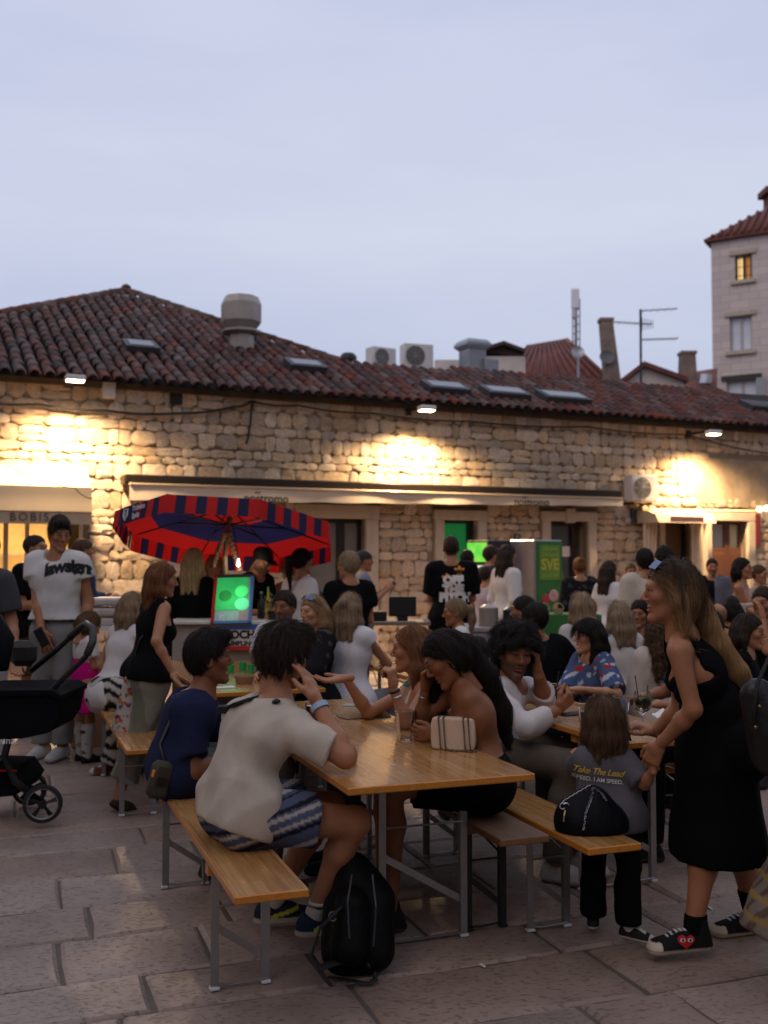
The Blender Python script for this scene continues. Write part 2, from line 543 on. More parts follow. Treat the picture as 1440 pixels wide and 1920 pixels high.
mb = MB(); wbox(mb, PLASTER_U, U_MAX, 2.58, 3.42, 0.002, .03)
mb.build('plaster_band', pm('old_plaster', (.30, .225, .15), .9, var=.35, vscale=2.5, bump=.9, bscale=7), building)
mb = MB(); wbox(mb, U_MIN, U_MAX, EAVE_H - .10, EAVE_H + .02, -.3, .10)
mb.build('eaves_board', pm('old_timber', (.07, .05, .035), .8, var=.3, vscale=4), building)

def door_frame(key, w=.17, keystone=False):
    u0, u1, v0, v1 = openings[key]
    for a, b_, c_, d_ in ((u0 - w, u0, 0, v1), (u1, u1 + w, 0, v1), (u0 - w - .02, u1 + w + .02, v1, v1 + w)):
        mb = MB(); wbox(mb, a, b_, c_, d_, -.2, .075, .012)
        mb.build('door_jamb' if d_ == v1 and c_ == 0 else 'lintel', m_frame, building)
    if keystone:
        mb = MB(); um = (u0 + u1) / 2; wbox(mb, um - .09, um + .09, v1 - .03, v1 + w + .05, .0, .11, .012)
        mb.build('keystone', m_frame, building)
door_frame('glass', .22); door_frame('green', .17); door_frame('dark', .17, True); door_frame('hatch', .12); door_frame('brown', .18)

def leaf(key, name, mat, o0=-.2, o1=-.14, pad=.0):
    u0, u1, v0, v1 = openings[key]
    mb = MB(); wbox(mb, u0 + pad, u1 - pad, 0, v1 - pad, o0, o1)
    return mb.build(name, mat, building)
# glazed shopfront: grey panes, dark bars, green scrawl
u0, u1, v0, v1 = openings['glass']
fr = MB()
for a, b_, c_, d_ in ((u0, u0 + .06, 0, v1), (u1 - .06, u1, 0, v1), (u0, u1, v1 - .07, v1), (u0 + (u1 - u0) * .56, u0 + (u1 - u0) * .70, 0, v1), (u0, u1, .95, 1.03)):
    wbox(fr, a, b_, c_, d_, -.2, -.12)
door = fr.build('door', m_black, building)
um = u0 + (u1 - u0) * .56
for a, b_, c_, d_ in ((u0 + .06, um, .0, .95), (u0 + .06, um, 1.03, v1 - .07), (u0 + (u1 - u0) * .70, u1 - .06, 1.03, v1 - .07), (u0 + (u1 - u0) * .70, u1 - .06, 0, .95)):
    mb = MB(); wbox(mb, a, b_, c_, d_, -.17, -.155)
    mb.build('pane', pm('frosted_grey_pane', (.16, .155, .14), .35, var=.1), door)
mb = MB(); gc = (u0 + um) / 2
mb.tube([W(gc + .12 * math.cos(t), 1.62 + .11 * math.sin(t), -.150) for t in np.linspace(0, 5.6, 14)], .012, 5)
for k in range(6):
    t = k * 1.05; mb.tube([W(gc + .14 * math.cos(t), 1.62 + .13 * math.sin(t), -.15), W(gc + .19 * math.cos(t), 1.62 + .18 * math.sin(t), -.15)], .011, 5)
mb.build('gear_emblem', pm('dark_green_paint', (.02, .09, .035), .6, var=.1), door)
# green door
u0, u1, v0, v1 = openings['green']
mb = MB()
for a, b_, c_, d_ in ((u0, u0 + .04, 0, v1), (u1 - .11, u1, 0, v1), (u0, u1, v1 - .05, v1)): wbox(mb, a, b_, c_, d_, -.22, -.10)
door = mb.build('door', m_black, building)
mb = MB(); wbox(mb, u0 + .04, u1 - .11, 0, v1 - .05, -.19, -.15)
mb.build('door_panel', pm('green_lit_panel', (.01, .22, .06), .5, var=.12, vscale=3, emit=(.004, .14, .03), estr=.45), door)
# dark open door with a paper notice
u0, u1, v0, v1 = openings['dark']
mb = MB()
for a, b_, c_, d_ in ((u0, u0 + .07, 0, v1), (u1 - .22, u1 - .14, 0, v1), (u0, u1, v1 - .08, v1)): wbox(mb, a, b_, c_, d_, -.24, -.14)
door = mb.build('door', pm('black_brown_wood', (.02, .014, .01), .5, var=.3), building)
mb = MB(); wbox(mb, u0 + .07, u1 - .22, .2, v1 - .08, -.21, -.20)
mb.build('pane', m_glass_d, door)
hw = WP(1066, 1034, -.13); mb = MB(); wbox(mb, hw[0] - .085, hw[0] + .085, hw[1] - .09, hw[1] + .09, -.198, -.194)
mb.build('paper_notice', pm('paper', (.75, .72, .68), .8, var=.05), door)
mb = MB(); hu = WP(1052, 1060)[0]
mb.tube([W(hu - .02, 1.7, -.10), W(hu + .03, 1.5, -.06), W(hu + .06, 1.25, -.06), W(hu + .05, 1.0, -.10)], .018, 6)
mb.build('door_handle', pm('worn_brass', (.35, .24, .12), .4, 1.0, var=.2), door)
# hatch window and brown door
u0, u1, v0, v1 = openings['hatch']
mb = MB()
for a, b_, c_, d_ in ((u0, u0 + .08, 0, v1), (u1 - .06, u1, 0, v1), (u0, u1, v1 - .06, v1), (u0, u1, 1.35, 1.5), (u0, u1, 0, .8)): wbox(mb, a, b_, c_, d_, -.2, -.1)
door = mb.build('window', pm('black_brown_wood', (.02, .014, .01)), building)
mb = MB(); wbox(mb, u0 + .08, u1 - .06, 1.5, v1 - .06, -.17, -.15); mb.build('pane', pm('brown_blind', (.11, .07, .035), .6, var=.2), door)
mb = MB(); wbox(mb, u0 + .08, u1 - .06, .8, 1.35, -.17, -.15); mb.build('pane', pm('brown_blind_low', (.13, .085, .045), .6, var=.2), door)
u0, u1, v0, v1 = openings['brown']
um = u0 + (u1 - u0) * .6
vt = WP(1360, 1027)[1]
for a, b_ in ((u0, um), (um + .01, u1)):
    mb = MB(); wbox(mb, a, b_, 0, vt, -.2, -.12)
    for c_, d_ in ((.15, .75), (.85, vt - .1)): wbox(mb, a + .07, b_ - .07, c_, d_, -.119, -.105, .01)
    wbox(mb, a, a + .06, vt, v1, -.2, -.12); wbox(mb, b_ - .06, b_, vt, v1, -.2, -.12); wbox(mb, a + .06, b_ - .06, v1 - .06, v1, -.2, -.12)
    door = mb.build('door', m_wood, building)
    mb = MB(); wbox(mb, a + .06, b_ - .06, vt, v1 - .06, -.17, -.16)
    mb.build('pane', pm('pale_frosted_glass', (.40, .42, .36), .3, var=.12, vscale=2), door)
# lit shop on the left: warm back wall, shelves, posts
u0, u1, v0, v1 = openings['shop']
mb = MB(); wbox(mb, u0, u1, 0, v1, -1.6, -1.5)
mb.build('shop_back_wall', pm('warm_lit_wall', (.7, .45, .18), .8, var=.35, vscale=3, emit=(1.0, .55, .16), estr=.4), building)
for k, (a, w_) in enumerate(((.0, .06), (.28, .05), (1.0, .05))):
    mb = MB(); uu = WP(22, 1000)[0] - .1 + a; wbox(mb, uu, uu + w_, 0, v1, -.1, -.02)
    mb.build('window_post', pm('cream_wood', (.55, .45, .33), .6, var=.1), building)
for k in range(3):
    mb = MB(); wbox(mb, u0, u1, .7 + k * .45, .73 + k * .45, -1.45, -1.1)
    mb.build('shelf', pm('cream_wood', (.55, .45, .33)), building)
for (px, py, s) in ((30, 1085, .06), (62, 1090, .05), (45, 1060, .05), (120, 1100, .06)):
    uu, vv = WP(px, py, -1.3); mb = MB()
    mb.lathe(W(uu, vv, -1.25), [(0.001, -s), (s * .9, -s * .5), (s, 0), (s * .8, s * .7), (.001, s)], 10)
    mb.build('globe_lamp', glow('shop_globe', (1.0, .72, .35), 6.0), building, smooth=True)
shop_l = bpy.data.lights.new('shop_lamp', 'AREA'); shop_l.energy = 22; shop_l.color = (1, .66, .3); shop_l.shape = 'RECTANGLE'; shop_l.size = 2.0; shop_l.size_y = .4
so = bpy.data.objects.new('shop_lamp', shop_l); COL.objects.link(so)
so.location = W(WP(80, 1000)[0] - .4, 2.05, -.6); so.rotation_euler = (math.radians(35), 0, WANG)
so.parent = building; so.location = Vector(so.location) - Vector(building.location)

# ------------------------------------------------------------ roof
SLOPE = math.radians(25)
SD = -WN * math.cos(SLOPE) + np.array([0, 0, math.sin(SLOPE)])          # up the slope
RN_ = WN * math.sin(SLOPE) + np.array([0, 0, math.cos(SLOPE)])          # roof normal
EV0 = W(0, EAVE_H, .30)
def RP(u, s, lift=0.0): return EV0 + WD * u + SD * s + RN_ * lift
def roof_px(px, py):
    d = ray(px, py); o = np.array([0, 0, CAM_H])
    t = np.dot(EV0 - o, RN_) / np.dot(d, RN_); p = o + d * t - EV0
    return float(np.dot(p, WD)), float(np.dot(p, SD))
apex = roof_px(236, 548); hipl = roof_px(0, 592); hipr = roof_px(640, 682); ridge_r = roof_px(1440, 741)
TOPL = lambda u: (hipl[1] + (apex[1] - hipl[1]) * (u - hipl[0]) / (apex[0] - hipl[0]) if u < apex[0] else
                  apex[1] + (hipr[1] - apex[1]) * (u - apex[0]) / (hipr[0] - apex[0]) if u < hipr[0] else
                  hipr[1] + (ridge_r[1] - hipr[1]) * (u - hipr[0]) / (ridge_r[0] - hipr[0]))
m_tile_args = dict(rough=.85, var=.4, vscale=9, bump=.4, bscale=40, rand=.5)
m_tile = pm('clay_tile', (.082, .036, .027), **m_tile_args)
m_tile_i = pm('clay_tile_far', (.082, .028, .020), island=True, **m_tile_args)
m_tile_o = pm('ridge_tile_clay', (.11, .042, .026), **m_tile_args)
mb = MB()
uu = np.linspace(-4, 16.5, 42)
pts = [RP(u, 0, -.05) for u in uu] + [RP(u, max(.3, TOPL(u)) + .16, -.045) for u in uu]
n = len(uu)
mb.add(pts, [(i, i + 1, n + i + 1, n + i) for i in range(n - 1)])
back = [RP(u, max(.3, TOPL(u)) + .16, -.045) - WN * 3.5 - np.array([0, 0, 1.6]) for u in uu]
mb.add(pts[n:] + back, [(i, i + 1, n + i + 1, n + i) for i in range(n - 1)])
roof = mb.build('roof', pm('roof_underlay', (.010, .006, .005), .9, var=.3, vscale=8), building)
def tile_shape():
    mm = MB(); L_, k = .40, 6; vs = []
    for (y, r, zo) in ((0, .079, .014), (L_, .062, -.006)):
        for rr in (r, r - .014):
            for i in range(k + 1):
                t = math.pi * (1 - i / k)
                vs.append((rr * math.cos(t), y, rr * math.sin(t) * .85 + zo))
    n = k + 1
    fs = []
    for i in range(k):
        fs.append((i, i + 1, 2 * n + i + 1, 2 * n + i))
        fs.append((i, n + i, n + i + 1, i + 1))
    mm.add(vs, fs)
    return mm
tile_me = tile_shape().mesh('tile', smooth=60)
tile_me.materials.append(m_tile)
RB = Matrix((Vector(WD), Vector(SD), Vector(RN_))).transposed()
tiles = []
CP, RPITCH = .186, .30
u = -1.6
ci = 0
while u < 14.6:
    top = TOPL(u)
    s = -.06; r = 0
    while s < top - .12:
        tiles.append((u + rn.uniform(-.012, .012), s + rn.uniform(-.015, .015)))
        s += RPITCH
    u += CP; ci += 1
tiles.sort(key=lambda t: (0 if -.6 < t[0] < 6.2 else 1, t[0]))
ts = MB()
for i, (u, s) in enumerate(tiles):
    M = (RB @ Matrix.Rotation(rn.uniform(-.05, .05), 3, 'Z') @ Matrix.Rotation(math.radians(3.5), 3, 'X')).to_4x4()
    M.translation = Vector(RP(u, s, -.005))
    if i < 295 and -.6 < u < 6.2:
        o = bpy.data.objects.new('tile', tile_me); COL.objects.link(o); o.parent = roof
        M.translation = M.translation - Vector(building.location); o.matrix_local = M
    else:
        ts.add([M @ p.co for p in tile_me.vertices], [tuple(f.vertices) for f in tile_me.polygons])
o = ts.build('far_tiles', m_tile_i, roof, smooth=60); o['kind'] = 'stuff'
def ridge_run(a, b_, name):
    A, B = np.array(RP(*a, .03)), np.array(RP(*b_, .03)); L_ = np.linalg.norm(B - A); k = int(L_ / .36)
    d = (B - A) / L_; side = np.cross(d, RN_)
    for i in range(k):
        mb = MB(); p, q = A + d * (L_ * i / k - .03), A + d * (L_ * (i + 1) / k)
        vs = []
        for c, r in ((p, .085), (q, .105)):
            for j in range(7):
                t = math.pi * j / 6; vs.append(c + side * r * math.cos(t) + RN_ * r * .8 * math.sin(t))
        mb.add(vs, [(j, j + 1, 8 + j, 7 + j) for j in range(6)] + [tuple(range(7)), tuple(range(13, 6, -1))])
        mb.build(name, m_tile_o, roof, smooth=60)
ridge_run(apex, hipr, 'ridge_tile'); ridge_run(hipl, apex, 'ridge_tile')
mb = MB()
A = RP(*apex, .05); mb.lathe(A, [(.10, -.08), (.11, 0), (.09, .07), (.03, .11), (.001, .115)], 10)
mb.build('finial', m_tile_o, roof, smooth=True)
def skylight(px0, py0, px1, py1):
    (u0, s0), (u1, s1) = roof_px(px0, py1), roof_px(px1, py0)
    s0, s1 = min(s0, s1), max(s0, s1)
    s1 = min(s1, s0 + .36)
    s1 = max(s1, s0 + .25); u0, u1 = (u0 + u1) / 2 - (u1 - u0) * .33, (u0 + u1) / 2 + (u1 - u0) * .33
    um, sm = (u0 + u1) / 2, (s0 + s1) / 2
    mb = MB(); mb.box(RP(um, sm, .10), (u1 - u0 + .08, s1 - s0 + .08, .10), RB)
    f = mb.build('skylight', pm('dark_grey_flashing', (.06, .06, .065), .5, .3, var=.1), roof)
    mb = MB(); mb.box(RP(um, sm, .156), (u1 - u0 - .06, s1 - s0 - .06, .006), RB)
    mb.build('pane', pm('skylight_glass', (.10, .11, .13), .1, var=0, spec=.6), f)
for q in ((226, 640, 282, 663), (532, 682, 592, 698), (790, 725, 858, 739), (900, 736, 972, 748), (1005, 740, 1075, 756), (1395, 762, 1440, 772)): skylight(*q)

# ------------------------------------------------------------ rooftop kit behind the ridge
deck = MB()
pz = P(900, 700, 24)[2]
deck.box(tuple(W(9.2, 2.6, -6.2)), (13.5, 5.4, 5.2), RW)
rear = deck.build('rear_building', pm('grey_render', (.33, .30, .28), .9, var=.15, vscale=2))
tag(rear, 'plain rendered block with flat roof behind the tiled ridge', 'building')
m_acw = pm('off_white_casing', (.55, .52, .50), .5, var=.06)
def ac_unit(name, c, rz, w=.8, h=.56, d=.32, label='', fan=True, parent=None):
    t = empty(name, (c[0], c[1], c[2]), rz, label, 'air conditioner')
    R = Matrix.Rotation(rz, 3, 'Z')
    def pt(x, y, z): return Vector(c) + R @ Vector((x, y, z))
    mb = MB(); mb.box(pt(0, 0, h / 2), (w, d, h), R, 0, .02); mb.build('casing', m_acw, t, smooth=40)
    mb = MB(); fr_ = h * .40
    for k in range(5): mb.tube([pt(-w * .12 + fr_ * (k + 1) / 5 * math.cos(a), -d / 2 - .012, h / 2 + fr_ * (k + 1) / 5 * math.sin(a)) for a in np.linspace(0, 6.283, 19)], .006, 4)
    for k in range(8):
        a = k * math.pi / 4; mb.tube([pt(-w * .12, -d / 2 - .012, h / 2), pt(-w * .12 + fr_ * math.cos(a), -d / 2 - .012, h / 2 + fr_ * math.sin(a))], .005, 4)
    mb.build('fan_grille', pm('grey_wire', (.3, .29, .28), .5, var=0), t)
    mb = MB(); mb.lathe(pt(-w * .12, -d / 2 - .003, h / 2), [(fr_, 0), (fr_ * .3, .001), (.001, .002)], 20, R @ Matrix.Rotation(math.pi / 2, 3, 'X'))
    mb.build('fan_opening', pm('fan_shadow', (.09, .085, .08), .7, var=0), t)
    return t, pt, R
for (px, py, w, lab, rzz) in ((714, 690, .62, 'weathered air conditioner with round fan on the rear roof', .12), (781, 693, .72, 'pale boxy air conditioner on the rear roof beside the duct', -.15)):
    c = P(px, py, 23.3 if px < 750 else 24.0)
    ac_unit('air_conditioner', c, WANG + rzz, w, w * (.72 if px < 750 else .80), .34, lab)
    mb = MB()   # short stand down to the flat roof
for (px, py, Y_) in ((714, 690, 23.3), (781, 693, 24.0)):
    c = P(px, py, Y_)
def stand(px, py, Y_, w, d, name, lab, cat):
    c = P(px, py, Y_); mb = MB()
    z0 = 5.2; h = max(.05, c[2] - z0)
    mb.box((c[0], c[1], c[2] - h / 2 - .002), (w, d, h), RW); o = mb.build(name, m_mortar); tag(o, lab, cat)
    return c
stand(714, 690, 23.3, .6, .3, 'unit_plinth', 'low plinth under the round fan air conditioner', 'plinth')
stand(781, 693, 24.0, .7, .3, 'unit_plinth', 'low plinth under the boxy air conditioner', 'plinth')
# octagonal vent cowl over the hip
m_vent = pm('grey_beige_sheet_metal', (.36, .32, .29), .45, .35, var=.15, vscale=4)
Yv = 17.6; c = P(452, 640, Yv); sc_ = Yv / F_PX
t = empty('vent_cowl', tuple(c), 0, 'octagonal sheet metal vent cowl above the tiled hip', 'vent')
mb = MB(); mb.lathe(tuple(c), [(.22, -1.2), (.22, .12)], 8); mb.build('duct', m_vent, t)
z = lambda py: (640 - py) * sc_
mb = MB(); mb.lathe(tuple(c), [(.21, z(622)), (.30, z(612)), (.345, z(604)), (.345, z(570)), (.29, z(556)), (.001, z(555))], 8); mb.build('cowl', m_vent, t)
mb = MB(); mb.lathe(tuple(c), [(.24, z(629)), (.34, z(624)), (.34, z(620)), (.2, z(616))], 8); mb.build('rim', m_vent, t)
# black cowl, steel duct
Yb = 21.5; c = P(653, 684, Yb); s_ = Yb / F_PX
mb = MB(); mb.lathe(tuple(c), [(.09, -.6), (.09, .08), (.17, .09), (.18, .17), (.12, .24), (.001, .26)], 12)
o = mb.build('roof_cowl', m_black, None, smooth=50); tag(o, 'small black mushroom vent on the ridge', 'vent')
Yd = 23.0; c = P(886, 700, Yd); s_ = Yd / F_PX
m_steel = pm('galvanised_steel', (.30, .31, .34), .35, .7, var=.15, vscale=3)
t = empty('roof_duct', tuple(c), 0, 'square galvanised duct with a flared cap on the roof', 'duct')
mb = MB(); mb.box((c[0], c[1], c[2] + 20 * s_ - .3), (38 * s_, 38 * s_, 46 * s_ + .6), RW, 0, .01); mb.build('shaft', m_steel, t)
mb = MB(); a = 26 * s_
def ringq(w, z): return [Vector((c[0], c[1], c[2] + z)) + RW @ Vector((x * w, y * w, 0)) for x, y in ((-1, -1), (1, -1), (1, 1), (-1, 1))]
vv = ringq(19 * s_, 43 * s_) + ringq(26 * s_, 50 * s_) + ringq(26 * s_, 55 * s_) + ringq(20 * s_, 62 * s_)
mb.add(vv, [(i + 4 * k, (i + 1) % 4 + 4 * k, (i + 1) % 4 + 4 * (k + 1), i + 4 * (k + 1)) for k in range(3) for i in range(4)] + [(12, 13, 14, 15)])
mb.build('cap', m_steel, t)
mb = MB(); mb.box(P(915, 688, Yd), (30 * s_, 30 * s_, 26 * s_), RW, 0, .01); mb.build('side_box', m_steel, t)

# houses behind
m_hstone = pm('pale_house_stone', (.55, .48, .44), .9, var=.2, vscale=1.2, bump=.5, bscale=6)
m_hroof = pm('far_clay_roof', (.15, .052, .04), .85, var=.35, vscale=3, bump=.8, bscale=10)
def house(name, px0, px1, py_eave, py_base, Y_, depth, roof_pts, label, rz=0.0, roofmat=None):
    """box walls between two pixel columns at a distance, with a gable or hip given in pixels"""
    a, b_ = P(px0, py_eave, Y_), P(px1, py_eave, Y_); zb = min(P(px0, py_base, Y_)[2], 5.0)
    w = b_[0] - a[0]
    t = empty(name, ((a[0] + b_[0]) / 2, Y_ + depth / 2, 0), 0, label, 'building')
    mb = MB(); mb.box(((a[0] + b_[0]) / 2, Y_ + depth / 2, (a[2] + 0) / 2), (w, depth, a[2])); mb.build('wall', m_hstone, t)
    return t, a, b_
Yh = 34.0
# house with the red hipped roof
t, a, b_ = house('town_house', 955, 1130, 712, 730, Yh, 7, None, 'old house with steep red hipped roof behind the skylights')
mb = MB()
q = [P(940, 714, Yh - .3), P(1140, 712, Yh - .3), P(1140, 712, Yh - .3) + np.array([0, 8, 0]), P(940, 714, Yh - .3) + np.array([0, 8, 0])]
r0, r1 = P(990, 652, Yh + 3.5), P(1062, 640, Yh + 3.5)
mb.add([*q, r0, r1], [(0, 1, 5, 4), (1, 2, 5), (2, 3, 4, 5), (3, 0, 4), (0, 3, 2, 1)]); rf = mb.build('roof', m_hroof, t)
for k in range(13):
    f = k / 12; mb = MB(); A = q[0] * (1 - f) + q[1] * f; B = r0 * (1 - f) + r1 * f
    mb.tube([A + np.array([0, -.03, .05]), B + np.array([0, -.03, .05])], .07, 6); mb.build('tile_row', m_hroof, rf, smooth=True)
mb = MB()
for k in range(8): mb.tube([P(1062 + k * 9, 640 + k * 8.5, Yh + 3.4), P(1071 + k * 9, 648.5 + k * 8.5, Yh + 3.0)], .14, 7)
mb.build('hip_tiles', pm('hip_clay', (.30, .13, .09), .8, var=.3, vscale=4), rf)
# low house with dormer gable left of it
t, a, b_ = house('town_house', 905, 985, 668, 720, 31.0, 5, None, 'small pale dormer house with thin dark roof edge')
mb = MB()
A, B, C = P(905, 657, 30.8), P(945, 645, 30.8), P(985, 660, 30.8)
for p_, q_ in ((A, B), (B, C)):
    mb.extrude([p_, q_, q_ + np.array([0, 0, .1]), p_ + np.array([0, 0, .1])], (0, 5.4, 0))
mb.extrude([A + np.array([0, .3, 0]), P(985, 668, 31.0), C + np.array([0, .3, 0]), B + np.array([0, .3, 0])], (0, .05, 0))
mb.build('roof', pm('dark_roof_edge', (.06, .035, .03), .8, var=.2), t)
# low wall strip
mb = MB(); A, B = P(815, 685, 30.0), P(905, 682, 30.0)
mb.box((A + B) / 2 - np.array([0, 0, 1.2]), (B[0] - A[0], .4, 2.6)); o = mb.build('parapet_wall', m_hstone); tag(o, 'low pale parapet wall beside the square duct', 'wall')
# gabled house
t, a, b_ = house('town_house', 1170, 1282, 718, 730, 30.0, 6, None, 'small gabled stone house under the tall antenna')
mb = MB(); A, B, C = P(1163, 722, 29.8), P(1208, 686, 29.8), P(1292, 716, 29.8)
for p_, q_ in ((A, B), (B, C)):
    mb.extrude([p_, q_, q_ + np.array([0, 0, .14]), p_ + np.array([0, 0, .14])], (0, 6.4, 0))
mb.build('roof', m_hroof, t)
mb = MB(); mb.extrude([P(1170, 719, 30.02), P(1208, 690, 30.02), P(1282, 716, 30.02), P(1282, 722, 30.02), P(1170, 722, 30.02)], (0, 5.9, 0)); mb.build('gable', m_hstone, t)
# dark red roof right of it
mb = MB(); q = [P(1278, 728, 33), P(1345, 728, 33), P(1345, 690, 37), P(1300, 697, 37)]
mb.add([*q, *(p + np.array([0, 3, -4]) for p in q)], [(0, 1, 2, 3), (3, 2, 6, 7), (0, 3, 7, 4), (1, 5, 6, 2)])
o = mb.build('house_roof', m_hroof); tag(o, 'dark red roof with a skylight next to the tall stone house', 'roof')
mb = MB(); q = [P(1309, 724, 32.9), P(1332, 724, 32.9), P(1333, 707, 34.6), P(1312, 707, 34.6)]
mb.add([p + np.array([0, -.15, .08]) for p in q], [(0, 1, 2, 3)]); mb.build('skylight', pm('skylight_glass', (.3, .33, .38)), o)
# chimneys
def chimney(px0, px1, py0, py1, Y_, label, tilt=0, dish=False, cap=True):
    a, b_ = P(px0, py0, Y_), P(px1, py1, Y_); w = b_[0] - a[0]; h = a[2] - b_[2]
    t = empty('chimney', ((a[0] + b_[0]) / 2, Y_, b_[2]), 0, label, 'chimney')
    mb = MB(); cx = (a[0] + b_[0]) / 2
    top = [Vector((cx + sx * w * .36, Y_ + sy * w * .36, a[2])) for sx, sy in ((-1, -1), (1, -1), (1, 1), (-1, 1))]
    bot = [Vector((cx + sx * w * .5 + tilt, Y_ + sy * w * .5, b_[2] - 1.5)) for sx, sy in ((-1, -1), (1, -1), (1, 1), (-1, 1))]
    mb.add(bot + top, [(0, 1, 5, 4), (1, 2, 6, 5), (2, 3, 7, 6), (3, 0, 4, 7), (4, 5, 6, 7)])
    mb.build('stack', pm('old_chimney_brick', (.20, .15, .12), .9, var=.4, vscale=3, bump=.8, bscale=10), t)
    if cap:
        mb = MB(); mb.box((cx, Y_, a[2] + .02), (w * .85, w * .85, .10)); mb.build('cap', pm('old_chimney_brick', (.2, .15, .12)), t)
    if dish:
        mb = MB(); mb.lathe((cx - w * .1, Y_ - w * .62, b_[2] + h * .25), [(.24, .08), (.17, .03), (.08, .01), (.001, 0)], 14, Matrix.Rotation(math.radians(-70), 3, 'X').inverted())
        mb.build('satellite_dish', pm('grey_dish', (.10, .10, .11), .5, var=.1), t, smooth=True)
    return t
chimney(1120, 1152, 602, 700, 33.0, 'tall leaning brick chimney with a satellite dish', tilt=.30, dish=True)
chimney(1271, 1306, 664, 700, 35.0, 'stubby round topped chimney beside the tall stone house')
# phone mast and television antenna
Ym = 38.0; t = empty('phone_mast', tuple(P(1080, 660, Ym)), 0, 'phone mast with white panel antennas above the red roof', 'mast')
mb = MB(); mb.tube([P(1080, 670, Ym), P(1080, 545, Ym)], .055, 6)
for k in range(7): mb.tube([P(1074, 655 - k * 14, Ym), P(1087, 648 - k * 14, Ym)], .02, 4)
mb.tube([P(1074, 660, Ym), P(1074, 560, Ym)], .025, 5); mb.tube([P(1087, 660, Ym), P(1087, 560, Ym)], .025, 5); mb.build('pole', pm('mast_grey', (.16, .16, .18), .5, .4, var=.1), t)
for dx in (-3, 4):
    mb = MB(); c = P(1078 + dx, 560, Ym); mb.box(c, (.16, .12, .75), None, 0, .03); mb.build('panel_antenna', pm('antenna_white', (.72, .72, .74), .4, var=.03), t)
mb = MB(); c = P(1076, 588, Ym); mb.box(c, (.14, .12, .3)); mb.build('radio_box', m_acw, t)
Ya = 28.5; t = empty('television_antenna', tuple(P(1202, 720, Ya)), 0, 'tall television antenna pole with long horizontal aerials', 'antenna')
mb = MB(); mb.tube([P(1202, 735, Ya), P(1201, 580, Ya)], .035, 6); mb.build('pole', m_black, t)
for (x0, y0, x1, y1) in ((1201, 583, 1270, 579), (1203, 637, 1271, 635), (1150, 604, 1222, 608)):
    mb = MB(); mb.tube([P(x0, y0, Ya), P(x1, y1, Ya)], .016, 5)
    k = 9 if y0 > 600 else 5
    for i in range(k):
        f = (i + .5) / k; c = P(x0 + (x1 - x0) * f, y0 + (y1 - y0) * f, Ya); mb.tube([c + np.array([0, -.25, 0]), c + np.array([0, .25, 0])], .007, 4)
    if x0 == 1150:
        for i in range(5): mb.tube([P(1204 + i * 5, 596 + i, Ya), P(1204 + i * 5, 620 - i, Ya)], .009, 4)
    mb.build('aerial', m_black, t)
# satellite dish on the white house
t = empty('satellite_dish', tuple(P(1083, 665, 33)), 0, 'small satellite dish on a pole by the hipped roof', 'dish')
mb = MB(); mb.lathe(P(1083, 662, 32.5), [(.21, .07), (.15, .03), (.001, 0)], 14, Matrix.Rotation(math.radians(70), 3, 'X')); mb.build('reflector', m_steel, t, smooth=True)
mb = MB(); mb.tube([P(1084, 670, 32.7), P(1084, 730, 32.7)], .04, 6); mb.build('pole', m_steel, t)
# tall stone house on the right
Yt = 40.0
a = P(1333, 455, Yt); zt = a[2]; x0 = a[0]
t = empty('tall_house', (x0 + 4, Yt, 0), 0, 'tall pale stone house with three windows at the edge of the square', 'building')
RT = Matrix.Rotation(math.radians(-31), 3, 'Z')
def TH(x, y, z): return Vector((x0, Yt, 0)) + RT @ Vector((x, y, 0)) + Vector((0, 0, z))
wins = []
for (px0, py0, px1, py1) in ((1378, 477, 1410, 525), (1368, 592, 1410, 658), (1362, 712, 1420, 745)):
    def fac(px, py):
        d = ray(px, py); ex = RT @ Vector((1, 0, 0)); A_ = np.array([[d[0], -ex.x], [d[1], -ex.y]]); t_, l_ = np.linalg.solve(A_, np.array([x0, Yt])); return l_, CAM_H + d[2] * t_
    (l0, z0_), (l1, z1_) = fac(px0, (py0 + py1) / 2), fac(px1, (py0 + py1) / 2); pm_ = (px0 + px1) / 2
    wins.append((l0, l1, fac(pm_, py1)[1], fac(pm_, py0)[1]))
mb = MB()
xs_ = sorted({0, 9, *[w for q in wins for w in q[:2]]}); zs_ = sorted({0, zt, *[w for q in wins for w in q[2:]]})
for i in range(len(xs_) - 1):
    for k in range(len(zs_) - 1):
        cx, cz = (xs_[i] + xs_[i + 1]) / 2, (zs_[k] + zs_[k + 1]) / 2
        if any(q[0] < cx < q[1] and q[2] < cz < q[3] for q in wins): continue
        mb.box(TH(cx, .25, cz), (xs_[i + 1] - xs_[i], .5, zs_[k + 1] - zs_[k]), RT)
mb.box(TH(.25, 4.25, zt / 2), (.5, 7.5, zt), RT); mb.box(TH(4.5, 8.25, zt / 2), (9, .5, zt), RT); mb.box(TH(4.75, 4.25, zt - .6), (8.4, 7.4, .1), RT)
m_blk = pm('pale_ashlar', (.40, .35, .34), .9, var=.14, vscale=1.5, bump=.3, bscale=8)
N, L = m_blk.node_tree.nodes, m_blk.node_tree.links
bk = N.new('ShaderNodeTexBrick'); bk.inputs['Scale'].default_value = 1.0; bk.inputs['Mortar Size'].default_value = .012; bk.inputs['Brick Width'].default_value = .62; bk.inputs['Row Height'].default_value = .30
bk.inputs['Color1'].default_value = (.62, .53, .49, 1); bk.inputs['Color2'].default_value = (.52, .45, .42, 1); bk.inputs['Mortar'].default_value = (.40, .35, .33, 1)
tcn = N.new('ShaderNodeTexCoord'); mpn = N.new('ShaderNodeMapping'); mpn.inputs['Rotation'].default_value = (math.pi / 2, 0, 0)
